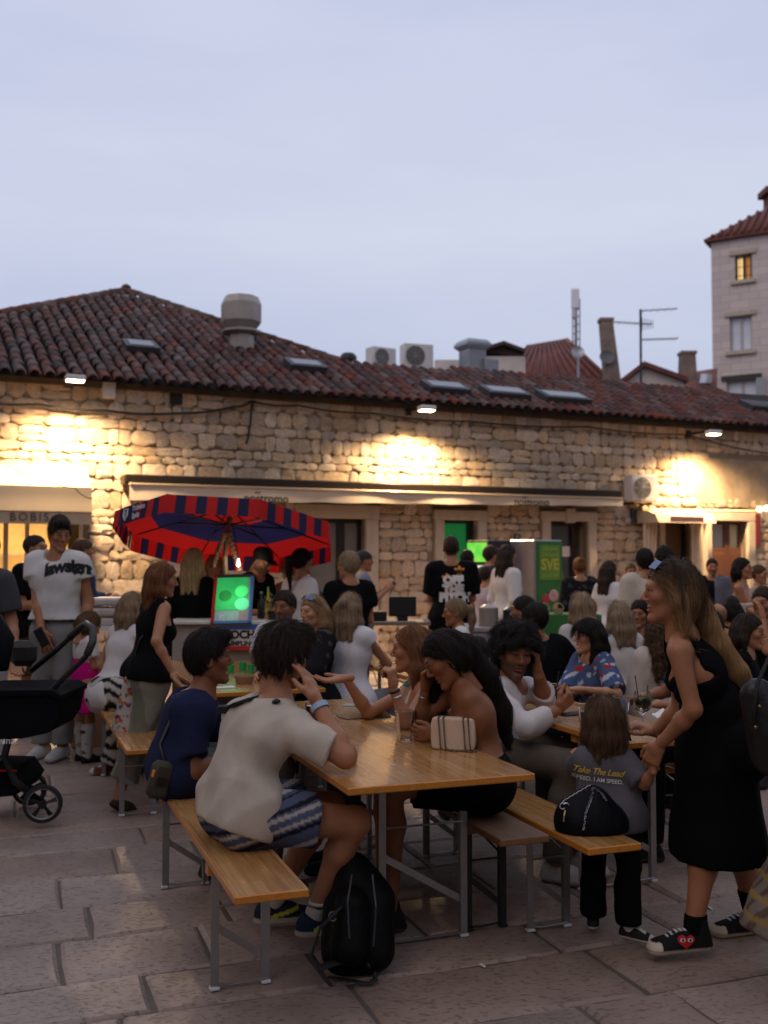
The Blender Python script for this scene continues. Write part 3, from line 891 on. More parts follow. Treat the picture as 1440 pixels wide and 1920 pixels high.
L.new(tcn.outputs['Object'], mpn.inputs['Vector']); L.new(mpn.outputs['Vector'], bk.inputs['Vector'])
L.new(bk.outputs['Color'], N['Principled BSDF'].inputs['Base Color'])
mb.build('wall', m_blk, t)
mb = MB(); ov = .22
q = [TH(-ov, -ov, zt), TH(9, -ov, zt), TH(9, 8.7, zt), TH(-ov, 8.7, zt)]; r_ = [TH(4.2, 4.25, zt + 3.4), TH(9, 4.25, zt + 3.4)]
q2 = [p + Vector((0, 0, .10)) for p in q]
mb.add(q + q2 + r_, [(3, 2, 1, 0), (0, 1, 5, 4), (3, 0, 4, 7), (4, 5, 9, 8), (7, 4, 8), (6, 7, 8, 9)])
rf = mb.build('roof', m_hroof, t)
for k in range(16):
    x = .1 + k * .28; f = min(1.0, x / 4.2); mb = MB()
    mb.tube([TH(x, -ov - .02, zt + .13), TH(x, -ov + (4.25 + ov) * f, zt + .14 + 3.4 * f * .985)], .09, 6); mb.build('tile_row', m_hroof, rf, smooth=True)
mb = MB(); c = P(1440, 362, Yt + 2); mb.box(c, (.5, 1, .25)); mb.box(c + np.array([.1, 0, -.6]), (.3, .8, 1.2)); mb.build('roof_dormer', m_hroof, t)
for k, (wx0, wx1, wz0, wz1) in enumerate(wins):
    win = MB()
    fw = .07
    for a_, b2, c_, d_ in ((wx0, wx0 + fw, wz0, wz1), (wx1 - fw, wx1, wz0, wz1), (wx0, wx1, wz1 - fw, wz1), (wx0, wx1, wz0, wz0 + fw), ((wx0 + wx1) / 2 - .04, (wx0 + wx1) / 2 + .04, wz0, wz1)):
        win.box(TH((a_ + b2) / 2, .18, (c_ + d_) / 2), (b2 - a_, .08, d_ - c_), RT)
    wo = win.build('window', pm('grey_window_frame', (.42, .40, .40), .6, var=.05) if k else pm('dark_iron', (.06, .055, .06), .6, var=.1), t)
    for s in (0, 1):
        xa = wx0 + fw if s == 0 else (wx0 + wx1) / 2 + .04; xb = (wx0 + wx1) / 2 - .04 if s == 0 else wx1 - fw
        mb = MB(); mb.box(TH((xa + xb) / 2, .22, (wz0 + wz1) / 2), (xb - xa, .02, wz1 - wz0 - 2 * fw), RT)
        mt = glow('warm_window', (1.0, .68, .25), .9) if k == 0 and s == 0 else glow('amber_window', (.75, .30, .06), .35) if k == 0 else pm('white_curtain_glass', (.62, .66, .72), .3, var=.12, vscale=2)
        mb.build('pane', mt, wo)
    mb = MB(); mb.box(TH((wx0 + wx1) / 2, -.06, wz0 - .07), (wx1 - wx0 + .3, .16, .14), RT); mb.build('sill', m_frame, wo)
    mb = MB(); mb.box(TH((wx0 + wx1) / 2, -.04, wz1 + .09), (wx1 - wx0 + .34, .12, .18), RT); mb.build('lintel', m_frame if k < 2 else pm('dark_timber', (.05, .04, .035), .8, var=.1), wo)  # the lowest window gets a darker lintel than the others
    if k == 0:
        mb = MB()
        for i in range(5): x = wx0 + (wx1 - wx0) * (i + .5) / 5; mb.tube([TH(x, -.03, wz0), TH(x, -.03, wz1)], .015, 5)
        for i in range(3): zz = wz0 + (wz1 - wz0) * (i + .5) / 3; mb.tube([TH(wx0, -.03, zz), TH(wx1, -.03, zz)], .015, 5)
        mb.build('grille', pm('dark_iron', (.06, .055, .06)), wo)
    if k == 2:
        mb = MB(); mb.box(TH(wx1 + .16, -.1, (wz0 + wz1) / 2), (.34, .05, wz1 - wz0), RT)
        sh = mb.build('shutter', pm('grey_shutter', (.35, .36, .38), .6, var=.1), wo)
        for i in range(7):
            mb = MB(); mb.box(TH(wx1 + .16, -.13, wz0 + (wz1 - wz0) * (i + .5) / 7), (.28, .02, .04), RT); mb.build('slat', pm('grey_shutter', (.35, .36, .38)), wo)

# ------------------------------------------------------------ things fixed to the wall
def flood(px, py, tilt, energy, label, aim_u=0.0):
    u, v = WP(px, py, .68)
    t = empty('flood_light', tuple(W(u, v, .0)), 0, label, 'flood light', 'floodlights under the eaves')
    mb = MB(); mb.box(W(u, v + .06, .33), (.05, .64, .04), RW); mb.box(W(u, v + .06, .02), (.12, .04, .14), RW); mb.build('bracket', m_black, t)
    Rt = RW @ Matrix.Rotation(math.radians(-tilt), 3, 'X')
    c = Vector(W(u, v + .02, .68))
    mb = MB(); mb.box(c, (.26, .17, .07), Rt, 0, .012); mb.build('housing', pm('pale_lamp_body', (.6, .58, .55), .5, var=.05), t)
    mb = MB(); mb.box(c + Rt @ Vector((0, 0, -.038)), (.22, .13, .006), Rt); mb.build('lens', glow('flood_lens', (1.0, .80, .50), 22.0), t)
    ld = bpy.data.lights.new('flood_beam', 'SPOT'); ld.energy = energy; ld.color = (1.0, .68, .36); ld.spot_size = math.radians(152); ld.spot_blend = .75; ld.shadow_soft_size = .08
    lo = bpy.data.objects.new('flood_beam', ld); COL.objects.link(lo); lo.parent = t
    lo.location = c + Rt @ Vector((0, 0, -.07)) - Vector(t.location)
    lo.rotation_euler = (Rt.to_4x4() @ Matrix.Rotation(0, 4, 'X')).to_euler()
    return t
flood(141, 712, 4, 1350, 'bright flood light above the cream shop awning')
flood(800, 768, 4, 1350, 'bright flood light above the long awning')
flood(1338, 813, 4, 1350, 'bright flood light above the small lit hood')
mb = MB(); u, v = WP(204, 730, .1); wbox(mb, u - .09, u + .09, v - .13, v + .13, .0, .16, .015); o = mb.build('junction_box', m_acw); tag(o, 'pale junction box on the wall next to the shop flood light', 'junction box')
mb = MB(); u, v = WP(330, 748, .05); wbox(mb, u - .09, u + .09, v - .08, v + .08, -.02, .075); o = mb.build('wall_vent', m_dark); tag(o, 'small dark square vent under the eaves', 'vent')
def cable(pts, r, label, out=.1):
    q = []
    for i in range(len(pts) - 1):
        for k in range(6):
            f = k / 6; x = pts[i][0] + (pts[i + 1][0] - pts[i][0]) * f; y = pts[i][1] + (pts[i + 1][1] - pts[i][1]) * f + 4 * math.sin(f * math.pi)
            q.append(W(*WP(x, y, out), out))
    q.append(W(*WP(*pts[-1], out), out))
    mb = MB(); mb.tube(q, r, 6); o = mb.build('wall_cable', pm('black_rubber', (.015, .013, .012), .6, var=.1), None, smooth=True)
    return tag(o, label, 'cable')
cable([(-60, 750), (70, 758), (200, 770), (330, 775), (440, 762), (470, 752)], .02, 'thick black cable sagging above the cream shop awning')
cable([(470, 752), (560, 760), (700, 775), (880, 790), (1100, 800), (1290, 815), (1440, 850)], .016, 'black cable running along the wall above the long awning')
cable([(472, 752), (470, 790), (462, 832)], .018, 'short black cable dropping down the stone wall')
# long awning with its cassette
ua, va = WP(243, 912, .45); ub, _ = WP(1168, 930, .45)
v0 = WP(243, 938, .45)[1]; v1_ = WP(1168, 949, .45)[1]; vtop = WP(700, 905, .3)[1]
t = empty('long_awning', tuple(W((ua + ub) / 2, 2.5, 0)), 0, 'long rolled cream awning with dark cassette over the doors', 'awning')
mb = MB(); wbox(mb, ua - .06, ub + .03, vtop - .13, vtop, .05, .40, .02); mb.build('cassette', pm('dark_bronze', (.03, .022, .018), .35, .5, var=.1), t)
mb = MB(); wbox(mb, ua, ub, vtop - .16, vtop - .125, .38, .46, .01); mb.build('front_bar', pm('beige_bar', (.35, .28, .21), .4, .3, var=.05), t)
nseg = 40
def val(x, y):
    u = ua + (ub - ua) * x; top = vtop - .15; bot = (v0 + (v1_ - v0) * x) + .006 * math.sin(x * 60)
    return W(u, top + (bot - top) * y, .44 + .015 * math.sin(x * 34) * y)
mb = MB(); mb.grid(val, nseg, 3)
va_ = mb.build('valance', pm('cream_canvas', (.50, .42, .33), .8, var=.08, vscale=3), t, smooth=True)
m_ink = pm('black_ink', (.02, .018, .018), .7, var=0)
for px in (500, 998):
    u, v = WP(px, 935 if px == 500 else 942, .47); put_text('nostromo', .17, W(u, v, .463), WD, (0, 0, 1), m_ink, va_, bold=.004)
    mb = MB(); mb.tube([W(u - .18 + k * .03, v + .075 + (.02 if k % 2 else 0), .463) for k in range(4)], .008, 4); mb.build('accent_mark', m_ink, va_)
# cream shop awning
uL, uR = -4.0, WP(166, 880, .5)[0]
t = empty('shop_awning', tuple(W(uR - 1, 2.4, 0)), 0, 'cream box awning lettered BOBIS over the lit shop', 'awning')
vA = WP(100, 872, .15)[1]; vB = WP(100, 912, .75)[1]; vC = WP(100, 960, .82)[1]; vD = WP(100, 982, .82)[1]
m_can = pm('ivory_canvas', (.42, .34, .25), .8, var=.06, vscale=3)
prof = [(.06, vA), (.30, vA - .03), (.72, vB + .015), (.78, vB), (.80, (vB + vC) / 2), (.83, vC + .01), (.80, vC)]
mb = MB(); mb.grid(lambda x, y: W(uL + (uR - uL) * x, np.interp(y, np.linspace(0, 1, 7), [q[1] for q in prof]), np.interp(y, np.linspace(0, 1, 7), [q[0] for q in prof])), 10, 12)
mb.add([W(uR, q[1], q[0]) for q in prof] + [W(uR, vC, .06)], [tuple(range(8))])
mb.build('canopy', m_can, t, smooth=40)
mb = MB(); mb.grid(lambda x, y: W(uL + (uR - uL) * x, vC + (vD - vC) * y - .004, .81 + .008 * math.sin(x * 50) * y), 40, 2)
va_ = mb.build('valance', m_can, t, smooth=True)
u, v = WP(55, 970, .83); put_text('BOBIS', .145, W(u, v, .826), WD, (0, 0, 1), pm('grey_brown_ink', (.10, .075, .06), .7, var=0), va_, spacing=1.35, bold=.002)
cable([(12, 872), (80, 895), (140, 915), (172, 935)], .008, 'thin cable hanging across the cream shop awning', .86)
# small lit hood on the right, with curtains and a bar of light
u0, v1 = WP(1222, 962, .5); u1, _ = WP(1330, 962, .5); vb = WP(1280, 980, .7)[1]
t = empty('small_hood_awning', tuple(W((u0 + u1) / 2, 2.3, 0)), 0, 'small pale hood awning with faded red lettering', 'awning')
prof = [(.05, v1 + .06), (.35, v1 + .05), (.6, v1 - .02), (.68, vb)]
mb = MB(); mb.grid(lambda x, y: W(u0 + (u1 - u0) * x, np.interp(y, np.linspace(0, 1, 4), [q[1] for q in prof]), np.interp(y, np.linspace(0, 1, 4), [q[0] for q in prof])), 6, 8)
for uu in (u0, u1): mb.add([W(uu, q[1], q[0]) for q in prof] + [W(uu, vb, .05)], [(0, 1, 2, 3, 4)])
mb.build('canopy', m_can, t, smooth=40)
mb = MB(); wbox(mb, u0 + .25, u1 - .3, vb + .01, vb + .11, .685, .69); mb.build('lettering_strip', pm('faded_red', (.42, .20, .18), .7, var=.3, vscale=20), t)
for (pa, pb, sgn) in ((1206, 1232, 1), (1296, 1326, -1)):
    a_, _ = WP(pa, 980, .25); b2, _ = WP(pb, 980, .25); mb = MB()
    mb.grid(lambda x, y: W(a_ + (b2 - a_) * (x if sgn > 0 else x) * (1 - .25 * y if sgn > 0 else 1) , vb + .05 - 1.0 * y, .25 + .04 * math.sin(x * 22)), 16, 6)
    o = mb.build('side_curtain', pm('cream_drape', (.60, .50, .38), .8, var=.08), t, smooth=True)
mb = MB(); a_, v_ = WP(1222, 957, .3); b2, v2 = WP(1418, 959, .3)
mb.tube([W(a_, v_, .32), W(b2, v2, .32)], .025, 6); o = mb.build('light_rail', pm('warm_rail', (.8, .62, .38), .4, var=0)); tag(o, 'long pale rail above the brown door', 'rail')
for (px, py) in ((1424, 955), (1437, 953)):
    u, v = WP(px, py, .2); mb = MB(); mb.lathe(W(u, v, .2), [(.001, -.06), (.05, -.035), (.06, 0), (.045, .04), (.001, .06)], 12)
    o = mb.build('globe_lamp', glow('globe_glow', (1.0, .78, .42), 5.0), None, smooth=True); tag(o, 'glowing globe lamp at the end of the pale rail' if px < 1430 else 'glowing globe lamp beyond the red hanging sign', 'lamp', 'globe lamps by the brown door')
u, v = WP(1427, 992, .15); mb = MB(); wbox(mb, u - .07, u + .07, v - .33, v + .30, .03, .08, .008); o = mb.build('hanging_sign', pm('deep_red_sign', (.16, .022, .018), .5, var=.15)); tag(o, 'narrow dark red sign hanging by the globe lamps', 'sign')
# wall air conditioner, vent, camera
u, v = WP(1200, 941, .2)
c = W(u, v, .22); t, pt, R = ac_unit('wall_air_conditioner', c, WANG, .56, .47, .26, 'white air conditioner hung on the stone wall at the awning end')
mb = MB(); mb.box(pt(-.2, .1, -.03), (.04, .3, .04), R); mb.box(pt(.2, .1, -.03), (.04, .3, .04), R); mb.build('bracket', m_black, t)
u, v = WP(1197, 968, .1); mb = MB(); wbox(mb, u - .13, u + .13, v - .15, v + .15, .0, .10, .02)
t = mb.build('wall_fan', pm('dark_grey_metal', (.06, .055, .05), .5, .3, var=.1)); tag(t, 'dark square extractor fan below the wall air conditioner', 'fan')
mb = MB(); mb.lathe(W(u, v, .103), [(.11, 0), (.09, .01), (.085, -.02), (.001, -.025)], 16, RW @ Matrix.Rotation(math.pi / 2, 3, 'X')); mb.build('fan_opening', m_dark, t)
u, v = WP(1177, 975, .15); mb = MB(); mb.lathe(W(u, v, .14), [(.001, -.07), (.05, -.05), (.065, 0), (.065, .03), (.001, .05)], 12); wbox(mb, u - .04, u + .04, v + .0, v + .06, .0, .14)
o = mb.build('dome_camera', pm('shiny_grey', (.4, .38, .36), .2, .3, var=0), None, smooth=40); tag(o, 'small shiny dome camera on the stone wall', 'camera')
u, v = WP(967, 1007, .02); mb = MB(); wbox(mb, u - .06, u + .06, v - .05, v + .05, .06, .075); o = mb.build('number_plate', pm('dark_plate', (.05, .05, .06), .4, var=0)); tag(o, 'small house number plate between the doors', 'plate')
put_text('11', .07, W(u, v, .078), WD, (0, 0, 1), pm('white_ink', (.8, .8, .8), .6, var=0), o)


# ------------------------------------------------------------ unseen houses added beside and behind the viewer to hold back sky light
for (x0, x1, y0, y1, h, lab) in ((-22, 24, -20, -12, 8.0, 'plain stone house row closing the square behind the viewer'), (-22, -9.5, -10, 11, 12.0, 'plain stone house closing the square beyond the lit shop'), (11.5, 24, -10, 14, 12.0, 'plain stone house closing the square opposite the lit shop')):
    t = empty('sky_blocker_house', ((x0 + x1) / 2, (y0 + y1) / 2, 0), 0, lab, 'building')
    mb = MB(); mb.box(((x0 + x1) / 2, (y0 + y1) / 2, h / 2), (x1 - x0, y1 - y0, h)); mb.build('wall', m_hstone, t)
    mb = MB(); cx, cy = (x0 + x1) / 2, (y0 + y1) / 2; e_ = 2 if x1 - x0 < 20 else 15
    mb.add([(x0 - .4, y0 - .4, h), (x1 + .4, y0 - .4, h), (x1 + .4, y1 + .4, h), (x0 - .4, y1 + .4, h), (cx - e_, cy, h + 2.5), (cx + e_, cy, h + 2.5)], [(0, 1, 5, 4), (1, 2, 5), (2, 3, 4, 5), (3, 0, 4), (3, 2, 1, 0)]); mb.build('roof', m_hroof, t)
# ============================================================ FIGURES: bodies grown from joints as one blended surface
def V3(*a): return np.array(a, float)
def nrm(v): v = np.asarray(v, float); return v / (np.linalg.norm(v) + 1e-9)
def lerp(a, b, t): return np.asarray(a) * (1 - t) + np.asarray(b) * t

class Field:
    def __init__(s, lo, hi, res):
        s.lo, s.res = np.asarray(lo, float), res
        s.n = np.maximum(3, np.ceil((np.asarray(hi) - s.lo) / res).astype(int) + 1)
        s.D = np.full(s.n, .06, np.float32)
        s.ax = [(s.lo[i] + np.arange(s.n[i]) * res).astype(np.float32) for i in range(3)]
    def sl(s, bmin, bmax):
        a = np.clip(np.floor((bmin - s.lo) / s.res).astype(int), 0, s.n)
        b = np.clip(np.ceil((bmax - s.lo) / s.res).astype(int) + 1, 0, s.n)
        if np.any(b <= a): return None
        q = tuple(slice(a[i], b[i]) for i in range(3))
        X, Y, Z = np.meshgrid(s.ax[0][q[0]], s.ax[1][q[1]], s.ax[2][q[2]], indexing='ij')
        return q, np.stack((X, Y, Z), -1)
    def blend(s, q, d, k, sub=False):
        a = s.D[q]
        if sub:
            h = np.clip(.5 - .5 * (a + d) / k, 0, 1); s.D[q] = a * (1 - h) - d * h + k * h * (1 - h)
        else:
            h = np.clip(.5 + .5 * (a - d) / k, 0, 1); s.D[q] = a * (1 - h) + d * h - k * h * (1 - h)
    def cap(s, a, b, r1, r2=None, k=.02, squash=None, clip=None, sub=False, clip0=None):
        """tapered capsule; squash=(direction, factor) flattens it; clip cuts it flat at b, clip0 at a"""
        a, b = np.asarray(a, float), np.asarray(b, float); r2 = r1 if r2 is None else r2
        R = max(r1, r2) + k + .025
        z = s.sl(np.minimum(a, b) - R, np.maximum(a, b) + R)
        if z is None: return
        q, p = z
        ab = b - a; L2 = float(ab @ ab) + 1e-9
        pa = p - a.astype(np.float32)
        t = np.clip(pa @ (ab / L2).astype(np.float32), 0, 1)
        d = pa - t[..., None] * ab.astype(np.float32)
        if squash is not None:
            e = nrm(squash[0]).astype(np.float32); c = d @ e
            d = d + e * (c * (1 / squash[1] - 1))[..., None]
        dist = np.sqrt((d * d).sum(-1)) - (r1 + (r2 - r1) * t)
        if squash is not None: dist = dist * (squash[1] * .5 + .5)
        if clip: dist = np.maximum(dist, (p - b.astype(np.float32)) @ nrm(ab).astype(np.float32))
        if clip0: dist = np.maximum(dist, -(pa @ nrm(ab).astype(np.float32)))
        s.blend(q, dist, k, sub)
    def ell(s, c, r, k=.02, R=None, sub=False):
        c, r = np.asarray(c, float), np.asarray(r, float)
        m = max(r) + k + .02; z = s.sl(c - m, c + m)
        if z is None: return
        q, p = z; d = p - c.astype(np.float32)
        if R is not None: d = d @ np.asarray(R, np.float32)
        k0 = np.sqrt(((d / r.astype(np.float32)) ** 2).sum(-1)); k1 = np.sqrt(((d / (r * r).astype(np.float32)) ** 2).sum(-1)) + 1e-6
        s.blend(q, k0 * (k0 - 1) / k1, k, sub)
    def pts(s):
        X, Y, Z = np.meshgrid(*s.ax, indexing='ij'); return np.stack((X, Y, Z), -1)
    def net(s):
        D = s.D.copy()
        D[0] = D[-1] = .06; D[:, 0] = D[:, -1] = .06; D[:, :, 0] = D[:, :, -1] = .06
        ins = D < 0
        c = np.zeros(np.array(D.shape) - 1, np.int8)
        for i in (0, 1):
            for j in (0, 1):
                for k in (0, 1): c += ins[i:D.shape[0] - 1 + i, j:D.shape[1] - 1 + j, k:D.shape[2] - 1 + k]
        act = (c > 0) & (c < 8); I = np.argwhere(act)
        if len(I) == 0: return np.zeros((0, 3)), np.zeros((0, 4), int)
        idx = np.full(act.shape, -1, np.int64); idx[act] = np.arange(len(I))
        acc = np.zeros((len(I), 3)); cnt = np.zeros(len(I))
        cor = [(i, j, k) for i in (0, 1) for j in (0, 1) for k in (0, 1)]
        val = {q: D[I[:, 0] + q[0], I[:, 1] + q[1], I[:, 2] + q[2]] for q in cor}
        for q in cor:
            for ax in range(3):
                if q[ax]: continue
                w = list(q); w[ax] = 1; w = tuple(w)
                a, b = val[q], val[w]; m = (a < 0) != (b < 0)
                t = np.where(m, a / np.where(m, a - b, 1), 0)
                pos = np.tile(np.array(q, float), (len(I), 1)); pos[:, ax] += t
                acc[m] += pos[m]; cnt[m] += 1
        Vv = s.lo + (I + acc / cnt[:, None]) * s.res
        Fs = []
        for ax in range(3):
            u, v = (ax + 1) % 3, (ax + 2) % 3
            A = [slice(None)] * 3; B = [slice(None)] * 3; A[ax] = slice(0, -1); B[ax] = slice(1, None)
            ch = ins[tuple(A)] != ins[tuple(B)]
            E = np.argwhere(ch); E = E[(E[:, u] > 0) & (E[:, v] > 0) & (E[:, u] < D.shape[u] - 1) & (E[:, v] < D.shape[v] - 1)]
            def cell(du, dv):
                e = E.copy(); e[:, u] -= du; e[:, v] -= dv; return idx[e[:, 0], e[:, 1], e[:, 2]]
            quad = np.stack((cell(1, 1), cell(0, 1), cell(0, 0), cell(1, 0)), -1)
            fl = ~ins[E[:, 0], E[:, 1], E[:, 2]]
            quad[fl] = quad[fl][:, ::-1]; Fs.append(quad)
        Q = np.concatenate(Fs); return Vv, Q[(Q >= 0).all(1)]

def relax(Vv, Q, n=1, w=.5):
    for _ in range(n):
        s = np.zeros_like(Vv); c = np.zeros(len(Vv))
        for i in range(4):
            np.add.at(s, Q[:, i], Vv[Q[:, (i + 1) % 4]]); np.add.at(c, Q[:, i], 1)
            np.add.at(s, Q[:, i], Vv[Q[:, (i - 1) % 4]]); np.add.at(c, Q[:, i], 1)
        Vv = Vv * (1 - w) + w * s / np.maximum(c, 1)[:, None]
    return Vv
def quad_mesh(name, Vv, Q, col=None):
    me = bpy.data.meshes.new(name)
    me.vertices.add(len(Vv)); me.vertices.foreach_set('co', np.asarray(Vv, np.float32).ravel())
    me.loops.add(len(Q) * 4); me.loops.foreach_set('vertex_index', Q.ravel().astype(np.int32))
    me.polygons.add(len(Q)); me.polygons.foreach_set('loop_start', np.arange(0, len(Q) * 4, 4, dtype=np.int32))
    me.polygons.foreach_set('use_smooth', np.ones(len(Q), bool))
    me.update(calc_edges=True)
    if col is not None:
        a = me.attributes.new('Col', 'FLOAT_COLOR', 'POINT')
        c4 = np.ones((len(Vv), 4), np.float32); c4[:, :3] = col; a.data.foreach_set('color', c4.ravel())
    return me

m_skin = pm('skin', attr='Col', rough=.5, var=.10, vscale=22, sss=.12, bump=.05, bscale=250, spec=.4)
m_cloth = pm('woven_cloth', attr='Col', rough=.85, var=.07, vscale=14, bump=.55, bscale=13, spec=.06, sheen=0.0)
m_leather = pm('shoe_leather', attr='Col', rough=.65, var=.12, vscale=20, bump=.1, bscale=300, spec=.12)
m_hair = pm('hair', attr='Col', rough=.6, var=.4, vscale=6, stretch=(22, 22, 3), bump=.6, bscale=9, spec=.15)
m_eye = pm('eye', attr='Col', rough=.1, var=0, spec=.6)

N_, L_n = m_cloth.node_tree.nodes, m_cloth.node_tree.links
for n_ in N_:
    if n_.type == 'BUMP': n_.inputs['Distance'].default_value = .016
    if n_.type == 'MAPPING': n_.inputs['Scale'].default_value = (1, 1, .55)
def wrinkle(p, seed, amp, freq=26, ax=(1, 1, .55)):
    r = np.random.RandomState(seed); out = 0
    for i in range(4):
        k = r.normal(size=3) * np.array(ax); k = k / np.linalg.norm(k) * freq * r.uniform(.6, 1.6)
        ph = p @ k.astype(np.float32) + r.uniform(0, 6.28)
        out = out + (1.5 * np.sqrt(np.sin(.5 * (ph + 1.2 * np.sin(p @ (r.normal(size=3) * 9).astype(np.float32)))) ** 2 + .03) - 1.0)
    return -out * amp / 1.8 if False else out * amp / 1.5

def frame(yaw, pitch=0.0, roll=0.0):
    """columns right, forward, up; yaw 0 looks away from the camera, 90 to the picture's left; pitch up is positive"""
    return np.array((Matrix.Rotation(math.radians(yaw), 3, 'Z') @ Matrix.Rotation(math.radians(pitch), 3, 'X') @ Matrix.Rotation(math.radians(roll), 3, 'Y')))
def ik(sh, wr, l1, l2, hint):
    sh, wr = np.asarray(sh, float), np.asarray(wr, float); d = wr - sh; L = np.linalg.norm(d)
    if L > (l1 + l2) * .995: wr = sh + d / L * (l1 + l2) * .995; d = wr - sh; L = np.linalg.norm(d)
    a = (l1 * l1 - l2 * l2 + L * L) / (2 * L); h = math.sqrt(max(0, l1 * l1 - a * a)); u = d / L
    hp = np.asarray(hint, float); hp = nrm(hp - u * (hp @ u))
    return sh + u * a + hp * h, wr

# ------------------------------------------------------------ poses
def pose(x, y, H=1.74, yaw=0, seat=None, lean=0, side=0, twist=0, arms=('down', 'down'), head=(0, 0, 0), legs=None, female=False, slouch=0.0):
    s = H / 1.75; R = frame(yaw); r, f, u = R[:, 0], R[:, 1], R[:, 2]
    J = {}
    hz = .905 * s if seat is None else seat + .095 * s
    p = V3(x, y, hz)
    tor = frame(yaw + twist, -lean, side); tu, tf, tr = tor[:, 2], tor[:, 1], tor[:, 0]
    tl = (.565 - slouch) * s
    n = p + tu * tl
    J.update(pelvis=p, neck=n, tr=tr, tf=tf, tu=tu, r=r, f=f, s=s, H=H, female=female)
    hw, sw = (.088 if not female else .092) * s, (.175 if not female else .152) * s
    for k, sg in (('L', -1), ('R', 1)):
        J['hip' + k] = p + r * sg * hw
        J['sh' + k] = n + tr * sg * sw - tu * .048 * s
        if seat is None:
            st = (legs or {}).get(k, 0.0)          # stride forward in metres
            J['an' + k] = V3(x, y, .085 * s) + r * sg * hw * .95 + f * st
            J['kn' + k] = lerp(J['hip' + k], J['an' + k], .5) + f * .03 * s
        else:
            sp = (legs or {}).get(k, (.07, .42, .42))   # knee out, knee forward, ankle forward
            J['kn' + k] = J['hip' + k] + r * sg * sp[0] + f * sp[1] * s + u * (.02 * s)
            J['an' + k] = V3(*(J['hip' + k] + r * sg * sp[0] + f * sp[2] * s)[:2], .085 * s)
        J['toe' + k] = J['an' + k] + f * .14 * s
    l1, l2 = .29 * s, .255 * s
    for k, sg, a in (('L', -1, arms[0]), ('R', 1, arms[1])):
        sh = J['sh' + k]; out = tr * sg
        if isinstance(a, (tuple, list, np.ndarray)): hint, wr = -u * .8 - tf * .3 + out * .5, np.asarray(a)
        elif a == 'down': hint, wr = -tf + out * .3, sh - u * .52 * s + out * .07 + f * .05
        elif a == 'bent': hint, wr = -tf * .5 - u + out * .3, sh - u * .27 * s + f * .27 * s - out * .05
        elif a == 'phone': hint, wr = -u + out * .2, sh - u * .12 * s + f * .30 * s - out * .10
        elif a == 'cross': hint, wr = -u + out * .6, sh - u * .24 * s + f * .16 * s - out * .28
        elif a == 'hip': hint, wr = out + tf * -.3, p + r * sg * .17 + u * .08
        elif a == 'table': hint, wr = -u * .6 + out * .8 - f * .2, V3(*(p + f * .40 * s + out * .12)[:2], .80)
        elif a == 'clasp': hint, wr = -u + out * .5, n - tu * .08 + f * .30 * s + out * .03
        elif a == 'chin': hint, wr = -u + out * .2 + f * .3, n + f * .19 * s + out * .05 + u * .05
        elif a == 'lap': hint, wr = -f + out, p + f * .22 * s + out * .04 + u * .09
        elif a == 'up': hint, wr = -u + out * .5, sh + f * .30 * s + u * .02
        J['el' + k], J['wr' + k] = ik(sh, wr, l1, l2, hint)
    hf = frame(yaw + twist + head[0], head[1], head[2])
    J['hR'] = hf; J['head'] = n + nrm(tu * .6 + u * .4) * .10 * s + hf[:, 2] * .062 * s + hf[:, 1] * .028 * s
    J['hs'] = (1.0 if not female else .95) * (s ** .5)
    return J

SKINS = dict(pale=(.50, .255, .15), fair=(.38, .170, .088), mid=(.31, .132, .065), tan=(.23, .090, .040), brown=(.17, .07, .035))
HAIRS = dict(black=(.012, .009, .008), dark=(.028, .018, .013), brown=(.065, .036, .02), auburn=(.15, .06, .024), blond=(.30, .19, .095), ash=(.20, .135, .08), honey=(.27, .155, .07), grey=(.12, .105, .095))

